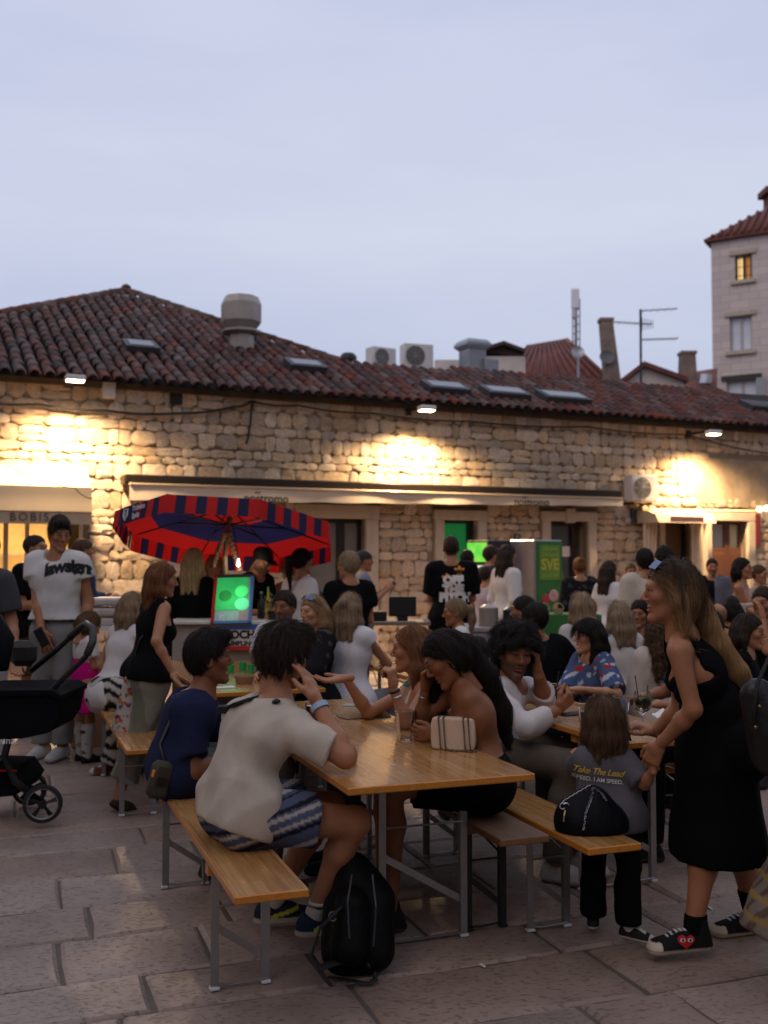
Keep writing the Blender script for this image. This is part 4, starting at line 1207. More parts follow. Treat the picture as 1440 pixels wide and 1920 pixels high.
def body_prims(J, fat=1.0):
    s, fm = J['s'] * 1.0, J['female']; p, n, tr, tf, tu = J['pelvis'], J['neck'], J['tr'], J['tf'], J['tu']
    w, c = lerp(p, n, .36) , lerp(p, n, .70); bow = J.get('bow', 0.0)
    w = w - tf * bow * s; c = c - tf * bow * .8 * s
    g = s * fat; B = []
    wst = .098 if fm else .118
    add = lambda nm, *a, **k: B.append((nm, a, k))
    add('pelvis', lerp(J['hipL'], J['hipR'], .15), lerp(J['hipL'], J['hipR'], .85), .112 * g, .112 * g, k=.05, squash=(tf, .86))
    add('belly', lerp(p, n, .08), w, (.128 if not fm else .12) * g, wst * g, k=.05, squash=(tf, .74))
    add('ribs', w, c, wst * g * 1.02, (.138 if not fm else .118) * g, k=.05, squash=(tf, .74))
    add('chest', c + tr * .065 * s, c - tr * .065 * s, (.108 if not fm else .094) * g, k=.05, squash=(tf, .85))
    top = n - tu * .055 * s
    add('shoulders', lerp(top, J['shL'], .72), lerp(top, J['shR'], .72), (.056 if not fm else .047) * g, k=.05, squash=(tf, .9))
    for kk in 'LR':
        add('trap' + kk, n + tu * .01, lerp(n, J['sh' + kk], .75) , .045 * s, .04 * s, k=.04)
        add('uparm' + kk, J['sh' + kk], J['el' + kk], (.050 if not fm else .042) * g, (.039 if not fm else .033) * g, k=.03)
        m = lerp(J['el' + kk], J['wr' + kk], .3)
        add('forearm' + kk, J['el' + kk], m, (.039 if not fm else .033) * s, (.041 if not fm else .034) * s, k=.02)
        add('wrist' + kk, m, J['wr' + kk], (.040 if not fm else .034) * s, (.026 if not fm else .022) * s, k=.02)
        add('thigh' + kk, lerp(J['hip' + kk], J['kn' + kk], .04), J['kn' + kk], (.092 if not fm else .094) * g, .056 * g, k=.04)
        cm = lerp(J['kn' + kk], J['an' + kk], .32); back = nrm(J['an' + kk] - J['kn' + kk]); bk = -nrm(J['toe' + kk] - J['an' + kk]) * .014 * s
        add('calf' + kk, J['kn' + kk], cm + bk, .053 * g, .055 * g, k=.03)
        add('shin' + kk, cm + bk, J['an' + kk], .054 * g, .034 * s, k=.03)
        add('glute' + kk, lerp(J['hip' + kk], p, .15) - J['f'] * .028 * s, lerp(J['hip' + kk], p, .15) - J['f'] * .028 * s + tu * .03, (.084 if fm else .078) * g, k=.08)
        if fm: add('bust' + kk, c + tr * (.07 if kk == 'R' else -.07) * s + tf * .075 * s - tu * .04 * s, c + tr * (.07 if kk == 'R' else -.07) * s + tf * .08 * s - tu * .045 * s, 0.048 * g, k=.03)
    hb = J['head'] - J['hR'][:, 2] * .07 * J['hs'] - J['hR'][:, 1] * .022 * J['hs']
    add('neck', n - tu * .03 * s, hb, (.058 if not fm else .049) * s, (.054 if not fm else .045) * s, k=.025)
    return B
def prim_box(B, pad=.05):
    P_ = np.array([q for nm, a, k in B for q in (a[0], a[1])]); R = max(max(a[2:4]) for nm, a, k in B)
    return P_.min(0) - R - pad, P_.max(0) + R + pad

def head_geo(J, res, skin, hairc, beard=0.0, lips=1.0, bald=False, eyes=True, mouth_open=0.0):
    hs, R, C = J['hs'], J['hR'], J['head']
    f = Field((-.105, -.13, -.20), (.105, .14, .135), res)
    fm = J['female']
    f.ell((0, -.014, .028), (.074, .095, .088), .02)
    f.ell((0, .016, -.030), (.0545, .068, .085), .03)
    jw = .040 if fm else .046
    for sx in (-1, 1):
        f.cap((sx * jw, -.005, -.055), (sx * .013, .060, -.101 if fm else -.104), .019, .015, k=.025)
        f.ell((sx * .040, .056, -.016), (.021, .022, .021), .022)
        f.ell((sx * .031, .098, .005), (.017, .016, .0115), .012, sub=True)
        f.ell((sx * .075, -.012, -.004), (.011, .021, .032), .008)
        f.ell((sx * .083, -.008, .0), (.007, .010, .018), .006, sub=True)
        f.ell((sx * .0095, .092, -.0305), (.0075, .010, .007), .007)
    f.cap((-.036, .079, .027), (.036, .079, .027), .012, k=.02)
    f.cap((0, .082, .018), (0, .106, -.024), .0062, .0092, k=.012)
    f.ell((0, .066, -.103), (.019, .018, .015), .018)
    f.cap((-.018, .0805, -.0575), (.018, .0805, -.0575), .0058, k=.006); f.cap((-.015, .0805, -.0705 - mouth_open * .010), (.015, .0805, -.0705 - mouth_open * .010), .0066, k=.006); f.cap((-.022, .082, -.0638), (.022, .082, -.0638), .0022, k=.004, sub=True)
    if mouth_open: f.ell((0, .092, -.064), (.020, .022, .006 + .008 * mouth_open), .006, sub=True)
    for sx in (-1, 1):
        f.ell((sx * .031, .0752, .0125), (.0150, .0142, .0085), .004); f.ell((sx * .031, .0745, -.0045), (.0145, .0130, .006), .004)
    nk = (.050 if not fm else .043)
    f.cap((0, -.024, -.05), (0, -.034, -.22), nk, nk * 1.06, k=.03)
    Vv, Q = f.net(); Vv = relax(Vv, Q, 1, .3)
    x, y, z = np.abs(Vv[:, 0]), Vv[:, 1], Vv[:, 2]
    sk, hc = np.array(skin), np.array(hairc)
    col = np.tile(sk, (len(Vv), 1))
    def mix(m, c):
        nonlocal col
        m = np.clip(m, 0, 1)[:, None]; col = col * (1 - m) + np.array(c) * m
    mix(.28 * np.exp(-((x - .045) / .022) ** 2 - ((z + .025) / .022) ** 2) * (y > .03), sk * np.array((1.05, .72, .66)))
    mix(.10 * np.exp(-(x / .02) ** 2 - ((z + .03) / .015) ** 2) * (y > .08), sk * np.array((1.05, .72, .66)))
    lipm = (y > .07) * np.clip(1.6 - ((x / .023) ** 2 + ((z + .064 + mouth_open * .005) / .0115) ** 2) * 1.3, 0, 1)
    if beard:
        bm = np.clip(((-.028 - z) / .02), 0, 1) * (y > -.02) * np.clip((z + .125) / .02, 0, 1)
        bm = np.maximum(bm, np.clip(1.3 - ((x / .030) ** 2 + ((z + .046) / .008) ** 2), 0, 1) * (y > .06))
        mix(bm * beard * .85, hc * 1.2 + sk * .10)
    mix(lipm * .6 * lips, sk * np.array((.92, .50, .46)))
    if mouth_open: mix((y > .06) * np.clip(1.5 - ((x / .019) ** 2 + ((z + .064) / (.006 + .006 * mouth_open)) ** 2), 0, 1), (.5, .42, .38))
    mix(np.clip(1.7 - (((x - .032) / .019) ** 2 + ((z - .0305 - .12 * (x - .03)) / .0058) ** 2), 0, 1) * (y > .05) * (.85 if hairc[0] < .1 else .5), hc)
    if eyes: mix(np.clip(1.7 - (((x - .031) / .014) ** 2 + ((z - .0065) / .0062) ** 2), 0, 1) * (y > .05), sk * .22)
    if not bald: mix(np.clip((z - hairline(y)) / .012, 0, 1), hc * 1.2)
    else: mix(np.clip((z - hairline(y)) / .02, 0, 1) * np.clip((.03 - y) / .03, 0, 1) * np.clip((.085 - z) / .03, 0, 1) * .6, hc * 1.5)
    return C + (Vv * hs) @ R.T, Q, col
def hairline(y): return np.interp(y, (-.12, -.06, -.022, 0.0, .025, .05, .075, .095, .12), (-.085, -.075, -.03, .012, .010, .030, .060, .070, .075)).astype(np.float32)

def hand_geo(wr, d, nrmal, right, s=1.0, curl=(.3, .4, .3), spread=.06, res=.0045, skin=(.4, .25, .17), thumb=.5, fm=False):
    """wr wrist, d towards the fingers, nrmal the way the palm faces"""
    d = nrm(d); n = nrm(nrmal - d * (np.dot(nrmal, d))); sd = np.cross(d, n) * (1 if right else -1)   # sd: thumb side
    s = s * (.92 if fm else 1.0)
    cs = curl if isinstance(curl[0], (tuple, list)) else [curl] * 4
    segs = []
    fl = [(.044, .026, .022), (.049, .030, .024), (.045, .028, .023), (.035, .021, .020)]
    for i in range(4):
        off = (.030 - i * .0195) * s
        k0 = wr + d * (.088 - (.004 * abs(i - 1.2))) * s + sd * off
        segs.append((wr + d * .012 * s + sd * off * .55, k0, .0165 * s, .0125 * s))
        dirr = nrm(d + sd * spread * (1.3 - i)); ang = 0; q = k0
        for j in range(3):
            ang += cs[i][j]; dd = dirr * math.cos(ang) + n * math.sin(ang); e = q + dd * fl[i][j] * s
            segs.append((q, e, (.0098 - .0009 * j) * s, (.0090 - .0009 * j) * s)); q = e
    tb = wr + d * .022 * s + sd * .026 * s
    t1 = tb + nrm(d * .75 + sd * .62 + n * thumb * .5) * .042 * s; t2 = t1 + nrm(d * .95 + sd * (.25 - thumb * .3) + n * thumb * .6) * .034 * s; t3 = t2 + nrm(d + n * thumb * .5 - sd * .1 * thumb) * .026 * s
    segs += [(wr + d * .01 * s + sd * .012 * s, tb, .016 * s, .0155 * s), (tb, t1, .0150 * s, .0115 * s), (t1, t2, .0112 * s, .0102 * s), (t2, t3, .0100 * s, .0085 * s)]
    segs.append((wr - d * .03 * s, wr + d * .03 * s, .023 * s, .021 * s))
    P_ = np.array([q for a in segs for q in a[:2]])
    f = Field(P_.min(0) - .03, P_.max(0) + .03, res)
    for a, b, r1, r2 in segs: f.cap(a, b, r1, r2, k=.006 if r1 < .011 else .012)
    Vv, Q = f.net()
    col = np.tile(np.array(skin), (len(Vv), 1))
    return Vv, Q, col

def shoe(J, k, style, cols, parent, s=None):
    """a shoe in the foot's own frame; cols = (upper, sole, accent)"""
    s = s or J['s']; an, toe = J['an' + k], J['toe' + k]
    f = nrm(toe - an); zt = V3(0, 0, 1)
    pit = J.get('heel' + k, 0.0)                       # heel lift angle in degrees
    h = nrm(V3(f[0], f[1], 0)); r = np.cross(h, zt)
    R = np.stack((r, h, zt), 1) @ np.array(Matrix.Rotation(math.radians(-pit), 3, 'X'))
    res = .006 if J.get('near') else .010
    g = Field((-.07, -.10, -.03), (.07, .22, .17), res)
    hi = style == 'high'
    g.cap((0, -.040, .022), (0, .155, .022), .040, .043, k=.01, squash=((0, 0, 1), .55), clip=False)
    g.cap((0, -.035, .050), (0, .07, .050), .036, .038, k=.02)
    g.cap((0, .05, .048), (0, .160, .030), .038, .033, k=.02)
    if style != 'clog': g.cap((0, -.028, .05), (0, -.012, .085 if not hi else .135), .040, .042 if not hi else .043, k=.02, clip=True)
    p = g.pts(); g.D = np.maximum(g.D, -(p[..., 2]) - .001)
    Vv, Q = g.net()
    col = np.tile(np.array(cols[0]), (len(Vv), 1))
    up = Vv[:, 2]; sole = up < (.026 if style != 'sandal' else .018)
    col[sole] = cols[1]
    if style == 'high':
        col[(Vv[:, 1] > .150) & (up < .052)] = cols[1]
        col[(np.abs(up - .024) < .003)] = np.array(cols[1]) * .55
        lace = (np.abs(Vv[:, 0]) < .018) & (Vv[:, 1] > .0) & (Vv[:, 1] < .125) & (up > .07 - Vv[:, 1] * .2) & (np.sin(Vv[:, 1] * 330) > .0); col[lace] = cols[2]
    if style == 'runner': col[(up > .026) & (up < .036)] = np.array(cols[1]) * .8; m = (np.abs(up - .055 - .25 * (Vv[:, 1] - .05)) < .008) & (Vv[:, 1] > -.01) & (Vv[:, 1] < .11); col[m] = cols[2]
    if style == 'sneaker': m = (Vv[:, 1] > .03) & (Vv[:, 1] < .13) & (np.abs(Vv[:, 0]) < .02); col[m] = cols[2]; col[(Vv[:, 1] > .155)] = cols[2]
    if style == 'clog': col[(np.abs(Vv[:, 1] - .06) < .012) & (up > .03)] = np.array(cols[0]) * .5
    base = an - V3(0, 0, .085 * s) * 1.0
    base = V3(an[0], an[1], an[2] - .085 * s)
    Wv = base + (Vv * s) @ R.T
    return link('shoe', quad_mesh('shoe', Wv, Q, col), m_leather, parent)

def hair_geo(J, style, hairc, res, seed=0, streak=None):
    hs, R, C = J['hs'], J['hR'], J['head']
    toL = lambda p: ((np.asarray(p) - C) @ R) / hs
    st = dict(style); kind = st.get('kind', 'short')
    top, side, back = st.get('top', .018), st.get('side', .006), st.get('back', .010)
    down = toL(C + V3(0, 0, -1)) * 1.0; down = nrm(down)
    locks = [([toL(p) for p in pts], [r / hs for r in rs]) for pts, rs in st.get('locks', [])]
    ln = st.get('len', 0.0)
    if ln and not st.get('nolock'):
        w = st.get('w', 1.0)
        bdir = nrm(down + np.array((0, -.20, 0)))
        for x0 in (-.048, 0, .048):
            a = np.array((x0, -.070, .01)); m = a + bdir * ln * .45; e = a + bdir * ln * .95 + np.array((x0 * .25, 0, 0)); locks.append(([a, m, e], [.052 * w, .050 * w, .026 * w]))
        for sx in (-1, 1):
            if st.get('part', 0) == sx: continue
            a = np.array((sx * .066, -.022, .015)); m = a + down * ln * .42 + np.array((sx * .018, -.01, 0)); e = a + down * ln * .85 + np.array((sx * .012, st.get('fwd', 0.0), 0)); locks.append(([a, m, e], [.030 * w, .034 * w, .018 * w]))
    if st.get('bun'): b = np.array(st['bun']); locks.append(([b, b + .001], [.036, .036]))
    if st.get('tail'):
        a = np.array((0, -.105, .035)); b = a + np.array((0, -.045, -.01)); locks.append(([a, b, b + down * .09 + np.array((0, -.012, 0)), b + down * st['tail']], [.026, .030, .030, .010]))
    lo, hi = np.array((-.125, -.16, -.13)), np.array((.125, .135, .165))
    for pts, rs in locks:
        for q, r in zip(pts, rs): lo = np.minimum(lo, q - r - .03); hi = np.maximum(hi, q + r + .03)
    f = Field(lo, hi, res)
    f.ell((0, -.016, .030), (.0755 + side, .096 + back, .089 + top), .01)
    if st.get('quiff'): f.ell((st.get('qx', 0), .065, .105), (.05, .045, .032), .03)
    if st.get('fringe'): f.ell((0, .074, .052), (.060, .026, .040), .02)
    q = f.pts()
    hl = hairline(q[..., 1]) + st.get('hl', 0.0)
    if st.get('fringe'): hl = np.where(q[..., 1] > .05, np.minimum(hl, .032), hl)
    f.D = np.maximum(f.D, (hl - q[..., 2]) * .8).astype(np.float32)
    if kind == 'bob' or ln:      # hair over the ears and the nape
        f.ell((0, -.040, -.010), (.088 * st.get('w', 1), .078, .085), .03)
    for pts, rs in locks:
        for i in range(len(pts) - 1): f.cap(pts[i], pts[i + 1], rs[i], rs[i + 1], k=.025)
    # keep the face open
    face = np.sqrt((q[..., 0] / .066) ** 2 + ((q[..., 1] - .105) / .062) ** 2 + ((q[..., 2] + .035) / .105) ** 2) - 1
    f.D = np.maximum(f.D, -face * .05).astype(np.float32)
    amp = st.get('amp', .0045)
    az = np.arctan2(q[..., 0], -q[..., 1] + .02)
    rs_ = np.random.RandomState(seed + 5)
    nz = np.sin(az * 11 + 2.2 * np.sin(q[..., 2] * 22)) * .5 + np.sin(az * 19 + q[..., 2] * 14 + rs_.uniform(0, 6)) * .5 + np.sin(az * 43 + q[..., 2] * 30 + rs_.uniform(0, 6)) * .35
    if st.get('curly'):
        nz = wrinkle(q, seed, 1.0, 150, (1, 1, 1)) + wrinkle(q, seed + 1, 1.0, 80, (1, 1, 1)); amp = st.get('amp', .007)
    f.D = (f.D + nz * amp).astype(np.float32)
    Vv, Q = f.net()
    if len(Vv) == 0: return None
    hc = np.array(hairc); col = np.tile(hc, (len(Vv), 1))
    v_az = np.arctan2(Vv[:, 0], -Vv[:, 1] + .02); t = .5 + .5 * np.sin(v_az * 31 + Vv[:, 2] * 9 + seed)
    sc = np.array(streak) if streak is not None else hc * 1.5
    col = col * (1 - .5 * t[:, None]) + sc * (.5 * t[:, None])
    if st.get('roots') is not None:
        m = np.clip((Vv[:, 2] - .02) / .09, 0, 1)[:, None]; col = col * (1 - m) + np.array(st['roots']) * m
    W_ = C + (Vv * hs) @ R.T
    return W_, Q, col, f, toL
def strands(name, J, geo, n, length, parent, seed, rad=.0006, frizz=.004, curl=0.0, sweep=False):
    """single hairs that follow the hair's surface"""
    W_, Q, col, f, toL = geo; hs, R, C = J['hs'], J['hR'], J['head']
    r = np.random.RandomState(seed); pick = r.randint(0, len(W_), n)
    p = ((W_[pick] - C) @ R) / hs; down = nrm(V3(0, 0, -1) @ R)
    gx, gy, gz = np.gradient(f.D, f.res)
    def grad(p):
        i = np.clip(((p - f.lo) / f.res).astype(int), 0, np.array(f.D.shape) - 1); g = np.stack((gx[i[:, 0], i[:, 1], i[:, 2]], gy[i[:, 0], i[:, 1], i[:, 2]], gz[i[:, 0], i[:, 1], i[:, 2]]), -1)
        return g / (np.linalg.norm(g, axis=1)[:, None] + 1e-6)
    crown = np.array((0, -.045, .118)); K = 7
    L = length * r.uniform(.5, 1.2, n)[:, None]; lift = np.abs(r.normal(size=n))[:, None] * frizz; ph = r.uniform(0, 6.28, n)[:, None]
    sidev = r.normal(size=(n, 3)) * .25; pts = np.zeros((n, K, 3))
    for k in range(K):
        g = grad(p); pts[:, k] = p + g * (.0012 + lift * (k / (K - 1)) ** 1.5)
        if curl: pts[:, k] += curl * np.stack((np.sin(ph[:, 0] + k * 2.1), np.cos(ph[:, 0] * 1.7 + k * 2.1), np.sin(ph[:, 0] * .6 + k * 1.7)), -1)
        away = p - crown; away /= np.linalg.norm(away, axis=1)[:, None] + 1e-6
        low = np.clip((.05 - p[:, 2:3]) / .10, 0, 1); d = away * (1 - low) + down * (low + .35) + sidev * .35
        if sweep: d = d + np.array((0, -1.0, 0)) * np.clip((p[:, 1:2] + .03) / .06, 0, 1) * 1.8 + np.stack((np.sign(p[:, 0]) * .8, 0 * p[:, 0], 0 * p[:, 0]), -1) * np.clip((p[:, 1:2] - .02) / .05, 0, 1)
        d = d - g * (d * g).sum(1)[:, None]; d /= np.linalg.norm(d, axis=1)[:, None] + 1e-6
        p = p + d * (L / (K - 1))
    pts = C + (pts * hs) @ R.T
    cu = bpy.data.hair_curves.new(name); cu.add_curves([K] * n)
    m = np.array(parent_matrix(parent).inverted()) if parent else np.eye(4)
    flat = pts.reshape(-1, 3) @ m[:3, :3].T + m[:3, 3]
    cu.attributes['position'].data.foreach_set('vector', flat.astype(np.float32).ravel())
    ra = cu.attributes.get('radius') or cu.attributes.new('radius', 'FLOAT', 'POINT')
    rr = np.tile(np.linspace(1, .35, K), n) * rad; ra.data.foreach_set('value', rr.astype(np.float32))
    ca = cu.attributes.new('Col', 'FLOAT_COLOR', 'CURVE'); c4 = np.ones((n, 4), np.float32); c4[:, :3] = col[pick] * r.uniform(.7, 1.7, (n, 1)); ca.data.foreach_set('color', c4.ravel())
    o = bpy.data.objects.new(name, cu); COL.objects.link(o); o.parent = parent
    cu.materials.append(m_hairs); return o
m_hairs = pm('hair_strands', attr='Col', rough=.45, var=0, spec=.25)

def garment(name, J, B, spec, parent, res, seed):
    """cloth grown a little outside the chosen body parts.
    spec: parts {name: (offset, fraction kept, end widening)}, clip(s,f,u) > 0 cuts, col colour or function of world points, extra prims"""
    pr = []
    for nm, a, k in B:
        if nm in spec['parts']:
            off, fr_, wd = (tuple(spec['parts'][nm]) + (0.0, 1.0, 0.0)[len(spec['parts'][nm]):])[:3]
            k2 = dict(k); A, E = np.asarray(a[0]), np.asarray(a[1]); r1 = a[2]; r2 = a[3] if len(a) > 3 else a[2]
            if fr_ < 1: E = lerp(A, E, fr_); r2 = r1 + (r2 - r1) * fr_; k2['clip'] = True
            pr.append((nm, (A, E, r1 + off, r2 + off + wd), k2))
    for e in spec.get('extra', []): pr.append(e)
    lo, hi = prim_box(pr, .04); f = Field(lo, hi, res)
    for nm, a, k in pr: f.cap(*a, **k)
    p = f.pts(); d = p - J['neck'].astype(np.float32)
    s_, f_, u_ = d @ J['tr'].astype(np.float32), d @ J['tf'].astype(np.float32), d @ J['tu'].astype(np.float32)
    f.D = (f.D + wrinkle(p, seed, spec.get('wr', .004), spec.get('wf', 24))).astype(np.float32)
    if spec.get('clip'): f.D = np.maximum(f.D, spec['clip'](s_, f_, u_)).astype(np.float32)
    for (pt, nv) in spec.get('planes', []): f.D = np.maximum(f.D, (p - np.asarray(pt, np.float32)) @ nrm(nv).astype(np.float32))
    Vv, Q = f.net()
    if len(Vv) == 0: return None
    c = spec.get('col', (.5, .5, .5))
    if callable(c):
        dd = Vv - J['neck']; col = c(dict(s=dd @ J['tr'], f=dd @ J['tf'], u=dd @ J['tu'], p=Vv, J=J))
    else: col = np.tile(np.array(c, float) * (.5 if max(c) < .03 else 1), (len(Vv), 1))
    o = link(name, quad_mesh(name, Vv, Q, col), spec.get('mat', m_cloth), parent)
    return o

neck_clip = lambda u0=-.012, k=.42: (lambda s, f, u: u - u0 + np.maximum(f, 0) * k - np.maximum(np.abs(s) - .035, 0) * .45 - np.maximum(np.abs(s) - .072, 0) * 3)
TORSO = ('pelvis', 'belly', 'ribs', 'chest', 'shoulders', 'trapL', 'trapR', 'bustL', 'bustR', 'gluteL', 'gluteR')
def top_spec(kind, col, fit=.010, sleeve=.55, hem=.62, loose=.0, deep=0.0, wr=.006):
    P_ = {n: (fit + (loose + .016 if n in ('belly', 'pelvis', 'gluteL', 'gluteR') else 0.0),) for n in TORSO}
    base = neck_clip(-.010 - deep, .45)
    if kind in ('tee', 'long'):
        P_.pop('trapL'); P_.pop('trapR'); P_['trapL'] = P_['trapR'] = (fit * .6,)
        for k in 'LR':
            if kind == 'tee': P_['uparm' + k] = (fit + .003, sleeve, .014)
            else:
                P_['uparm' + k] = (fit + .006,); P_['forearm' + k] = (fit + .006,)
                P_['wrist' + k] = (fit + .010, sleeve, .006)
        cl = lambda s, f, u: np.maximum(base(s, f, u), -(u + hem))
    elif kind == 'sleeveless':
        for k in 'LR': P_['uparm' + k] = (fit + .004, .14, .006)
        cl = lambda s, f, u: np.maximum(base(s, f, u), -(u + hem))
    elif kind == 'tank':
        P_['uparmL'] = P_['uparmR'] = (fit, .25)
        cl = lambda s, f, u: np.maximum(np.maximum(u + .025 + 1.0 * np.maximum(f + .03, 0) - 3.0 * np.maximum(np.abs(s) - .062, 0), -(u + hem)), np.minimum(np.abs(s) - .105 - .045 * (f < .0), u + .145))
    elif kind == 'tube':
        cl = lambda s, f, u: np.maximum(u + .19, -(u + hem))
    return dict(parts=P_, clip=cl, col=col, wr=wr)
def trousers_spec(col, fit=.012, frac=1.0, widen=0.0, wr=.006, hem=None):
    P_ = {'pelvis': (fit,), 'gluteL': (fit * .7,), 'gluteR': (fit * .7,), 'belly': (fit * .5, .5)}
    for k in 'LR':
        if frac <= 1: P_['thigh' + k] = (fit, frac, widen) if frac < 1 else (fit,)
        if frac >= 1:
            P_['calf' + k] = (fit + widen * .6,); P_['shin' + k] = (fit + .006, .93 if hem is None else hem, .012 + widen)
    return dict(parts=P_, col=col, wr=wr)

N_PERSON = 0
def person(J, label, skin='fair', hair=None, hairc='dark', clothes=(), shoes=None, q='far', hands=None, beard=0.0, bald=False, fat=1.0, strand=0, streak=None,
           mouth=0.0, group=None, cut_legs=False, hide=(), seed=None, slen=None, name='person'):
    global N_PERSON; N_PERSON += 1; sd = seed if seed is not None else N_PERSON * 13
    br, hr, ha = {'near': (.011, .0048, .0048), 'mid': (.016, .0065, .0065), 'far': (.022, .009, .010)}[q]
    J['near'] = q == 'near'
    sk = np.array(SKINS[skin] if isinstance(skin, str) else skin); hc = np.array(HAIRS[hairc] if isinstance(hairc, str) else hairc)
    B = body_prims(J, fat)
    Bs = [b for b in B if not (cut_legs and b[0][:4] in ('calf', 'shin'))]
    lo, hi = prim_box(Bs); f = Field(lo, hi, br)
    for nm, a, k in Bs: f.cap(*a, **k)
    hb = J['head'] - J['hR'][:, 2] * .10 * J['hs']
    Vv, Q = f.net(); col = np.tile(sk, (len(Vv), 1))
    Vs, Qs, Cs = [Vv], [Q], [col]
    g = head_geo(J, hr, sk, hc, beard, 1.0 if J['female'] else .6, bald, True, mouth)
    hd = hands or {}
    parts = [g]
    for k, rt in (('L', False), ('R', True)):
        if k in hide: continue
        h = hd.get(k, {}); d = h.get('d', J['wr' + k] - J['el' + k])
        nn = h.get('n', np.cross(nrm(J['wr' + k] - J['el' + k]), J['tf']) * (1 if rt else -1) + J['tr'] * (-.8 if rt else .8))
        parts.append(hand_geo(J['wr' + k], d, np.asarray(nn, float), rt, J['s'], h.get('curl', (.35, .45, .3)), h.get('spread', .06), ha, sk, h.get('thumb', .5), J['female']))
    off = len(Vv)
    for v_, q_, c_ in parts: Vs.append(v_); Qs.append(q_ + off); Cs.append(c_); off += len(v_)
    me = quad_mesh(name, np.concatenate(Vs), np.concatenate(Qs), np.concatenate(Cs))
    base = V3(J['pelvis'][0], J['pelvis'][1], 0)
    o = bpy.data.objects.new(name, me); COL.objects.link(o); me.materials.append(m_skin)
    me.transform(Matrix.Translation(Vector(-base))); o.location = base
    tag(o, label, 'person', group)
    if q != 'far':            # eyeballs
        for sx in (-1, 1):
            mb = MB(); c = J['head'] + (np.array((sx * .031, .0755, .0065)) * J['hs']) @ J['hR'].T
            Rm = Matrix(J['hR'].tolist()) @ Matrix.Rotation(-math.pi / 2, 3, 'X')
            prof = [(.0001, .0118), (.0026, .0115), (.0027, .0113), (.0056, .0103), (.0058, .0102), (.0095, .0068), (.0115, .002), (.0118, -.003)]
            mb.lathe(c, [(a * J['hs'], b * J['hs']) for a, b in prof], 12, Rm); e = mb.mesh('eye', True)
            a_ = e.attributes.new('Col', 'FLOAT_COLOR', 'POINT'); cc = []
            for i in range(len(prof)): cc += [(.004, .004, .004, 1) if i < 2 else (.06, .035, .02, 1) if i < 4 else (.30, .26, .23, 1)] * 12
            a_.data.foreach_set('color', np.array(cc, np.float32).ravel()); e.materials.append(m_eye); link('eye', e, None, o)
    if hair:
        hg = hair_geo(J, hair, hc, hr * (1.0 if q == 'near' else .95), sd, streak)
        if hg:
            ho = link('hair', quad_mesh('hair', hg[0], hg[1], hg[2]), m_hair, o)
            if strand: strands('hair_strands', J, hg, strand, slen or (hair.get('slen', .06)), ho, sd, .0007 if q == 'near' else .0011, hair.get('frizz', .004), .006 if hair.get('curly') else 0.0, bool((hair.get('len') or hair.get('tail')) and not hair.get('fringe')))
    for nm, sp in clothes:
        c = garment(nm, J, B, sp, o, sp.get('res', br), sd + len(nm))
    if shoes:
        for k in 'LR': shoe(J, k, shoes[0], shoes[1:], o)
    return o, B
# ============================================================ FURNITURE
def plank_material(name, c1, c2, rough, coat, edge=False):
    m = pm(name, c1, rough, var=.2, vscale=5, stretch=(14, 1.2, 14), coat=coat, spec=.5, detail=6)
    if edge: return m
    N, L = m.node_tree.nodes, m.node_tree.links; b = N['Principled BSDF']
    tc = N.new('ShaderNodeTexCoord'); mp = N.new('ShaderNodeMapping'); mp.inputs['Rotation'].default_value = (0, 0, math.pi / 2)
    bk = N.new('ShaderNodeTexBrick'); bk.inputs['Scale'].default_value = 1.0; bk.inputs['Brick Width'].default_value = .48; bk.inputs['Row Height'].default_value = .052; bk.inputs['Mortar Size'].default_value = .0006
    bk.inputs['Color1'].default_value = (*c1, 1); bk.inputs['Color2'].default_value = (*c2, 1); bk.inputs['Mortar'].default_value = (c1[0] * .5, c1[1] * .5, c1[2] * .5, 1)
    L.new(tc.outputs['Object'], mp.inputs['Vector']); L.new(mp.outputs['Vector'], bk.inputs['Vector'])
    no = N.new('ShaderNodeTexNoise'); no.inputs['Scale'].default_value = 5; no.inputs['Detail'].default_value = 8; mp2 = N.new('ShaderNodeMapping'); mp2.inputs['Scale'].default_value = (16, 1.0, 16)
    L.new(tc.outputs['Object'], mp2.inputs['Vector']); L.new(mp2.outputs['Vector'], no.inputs['Vector'])
    mr = N.new('ShaderNodeMapRange'); mr.inputs['From Min'].default_value = .3; mr.inputs['From Max'].default_value = .7; mr.inputs['To Min'].default_value = .72; mr.inputs['To Max'].default_value = 1.15
    L.new(no.outputs['Fac'], mr.inputs['Value']); sc = N.new('ShaderNodeVectorMath'); sc.operation = 'SCALE'
    L.new(bk.outputs['Color'], sc.inputs[0]); L.new(mr.outputs['Result'], sc.inputs['Scale']); L.new(sc.outputs['Vector'], b.inputs['Base Color'])
    r2 = N.new('ShaderNodeMapRange'); r2.inputs['To Min'].default_value = rough * .7; r2.inputs['To Max'].default_value = rough * 1.5; L.new(no.outputs['Fac'], r2.inputs['Value']); L.new(r2.outputs['Result'], b.inputs['Roughness'])
    return m
m_top = plank_material('varnished_lamella', (.40, .185, .055), (.49, .26, .095), .22, .35)
m_edge = plank_material('varnished_edge', (.52, .19, .022), (.5, .2, .05), .35, .3, True)
m_old = plank_material('worn_lamella', (.20, .105, .055), (.25, .14, .08), .5, .1)
m_olde = plank_material('worn_edge', (.22, .10, .045), (.2, .1, .05), .5, .1, True)
m_gal = pm('galvanised_leg', (.34, .33, .32), .42, .75, var=.12, vscale=9)
m_rod = pm('bright_rod', (.62, .56, .42), .25, .9, var=.05)
m_blackleg = pm('black_painted_leg', (.02, .02, .02), .5, var=.1)
m_foot = pm('white_plastic_foot', (.62, .64, .70), .5, var=.05)
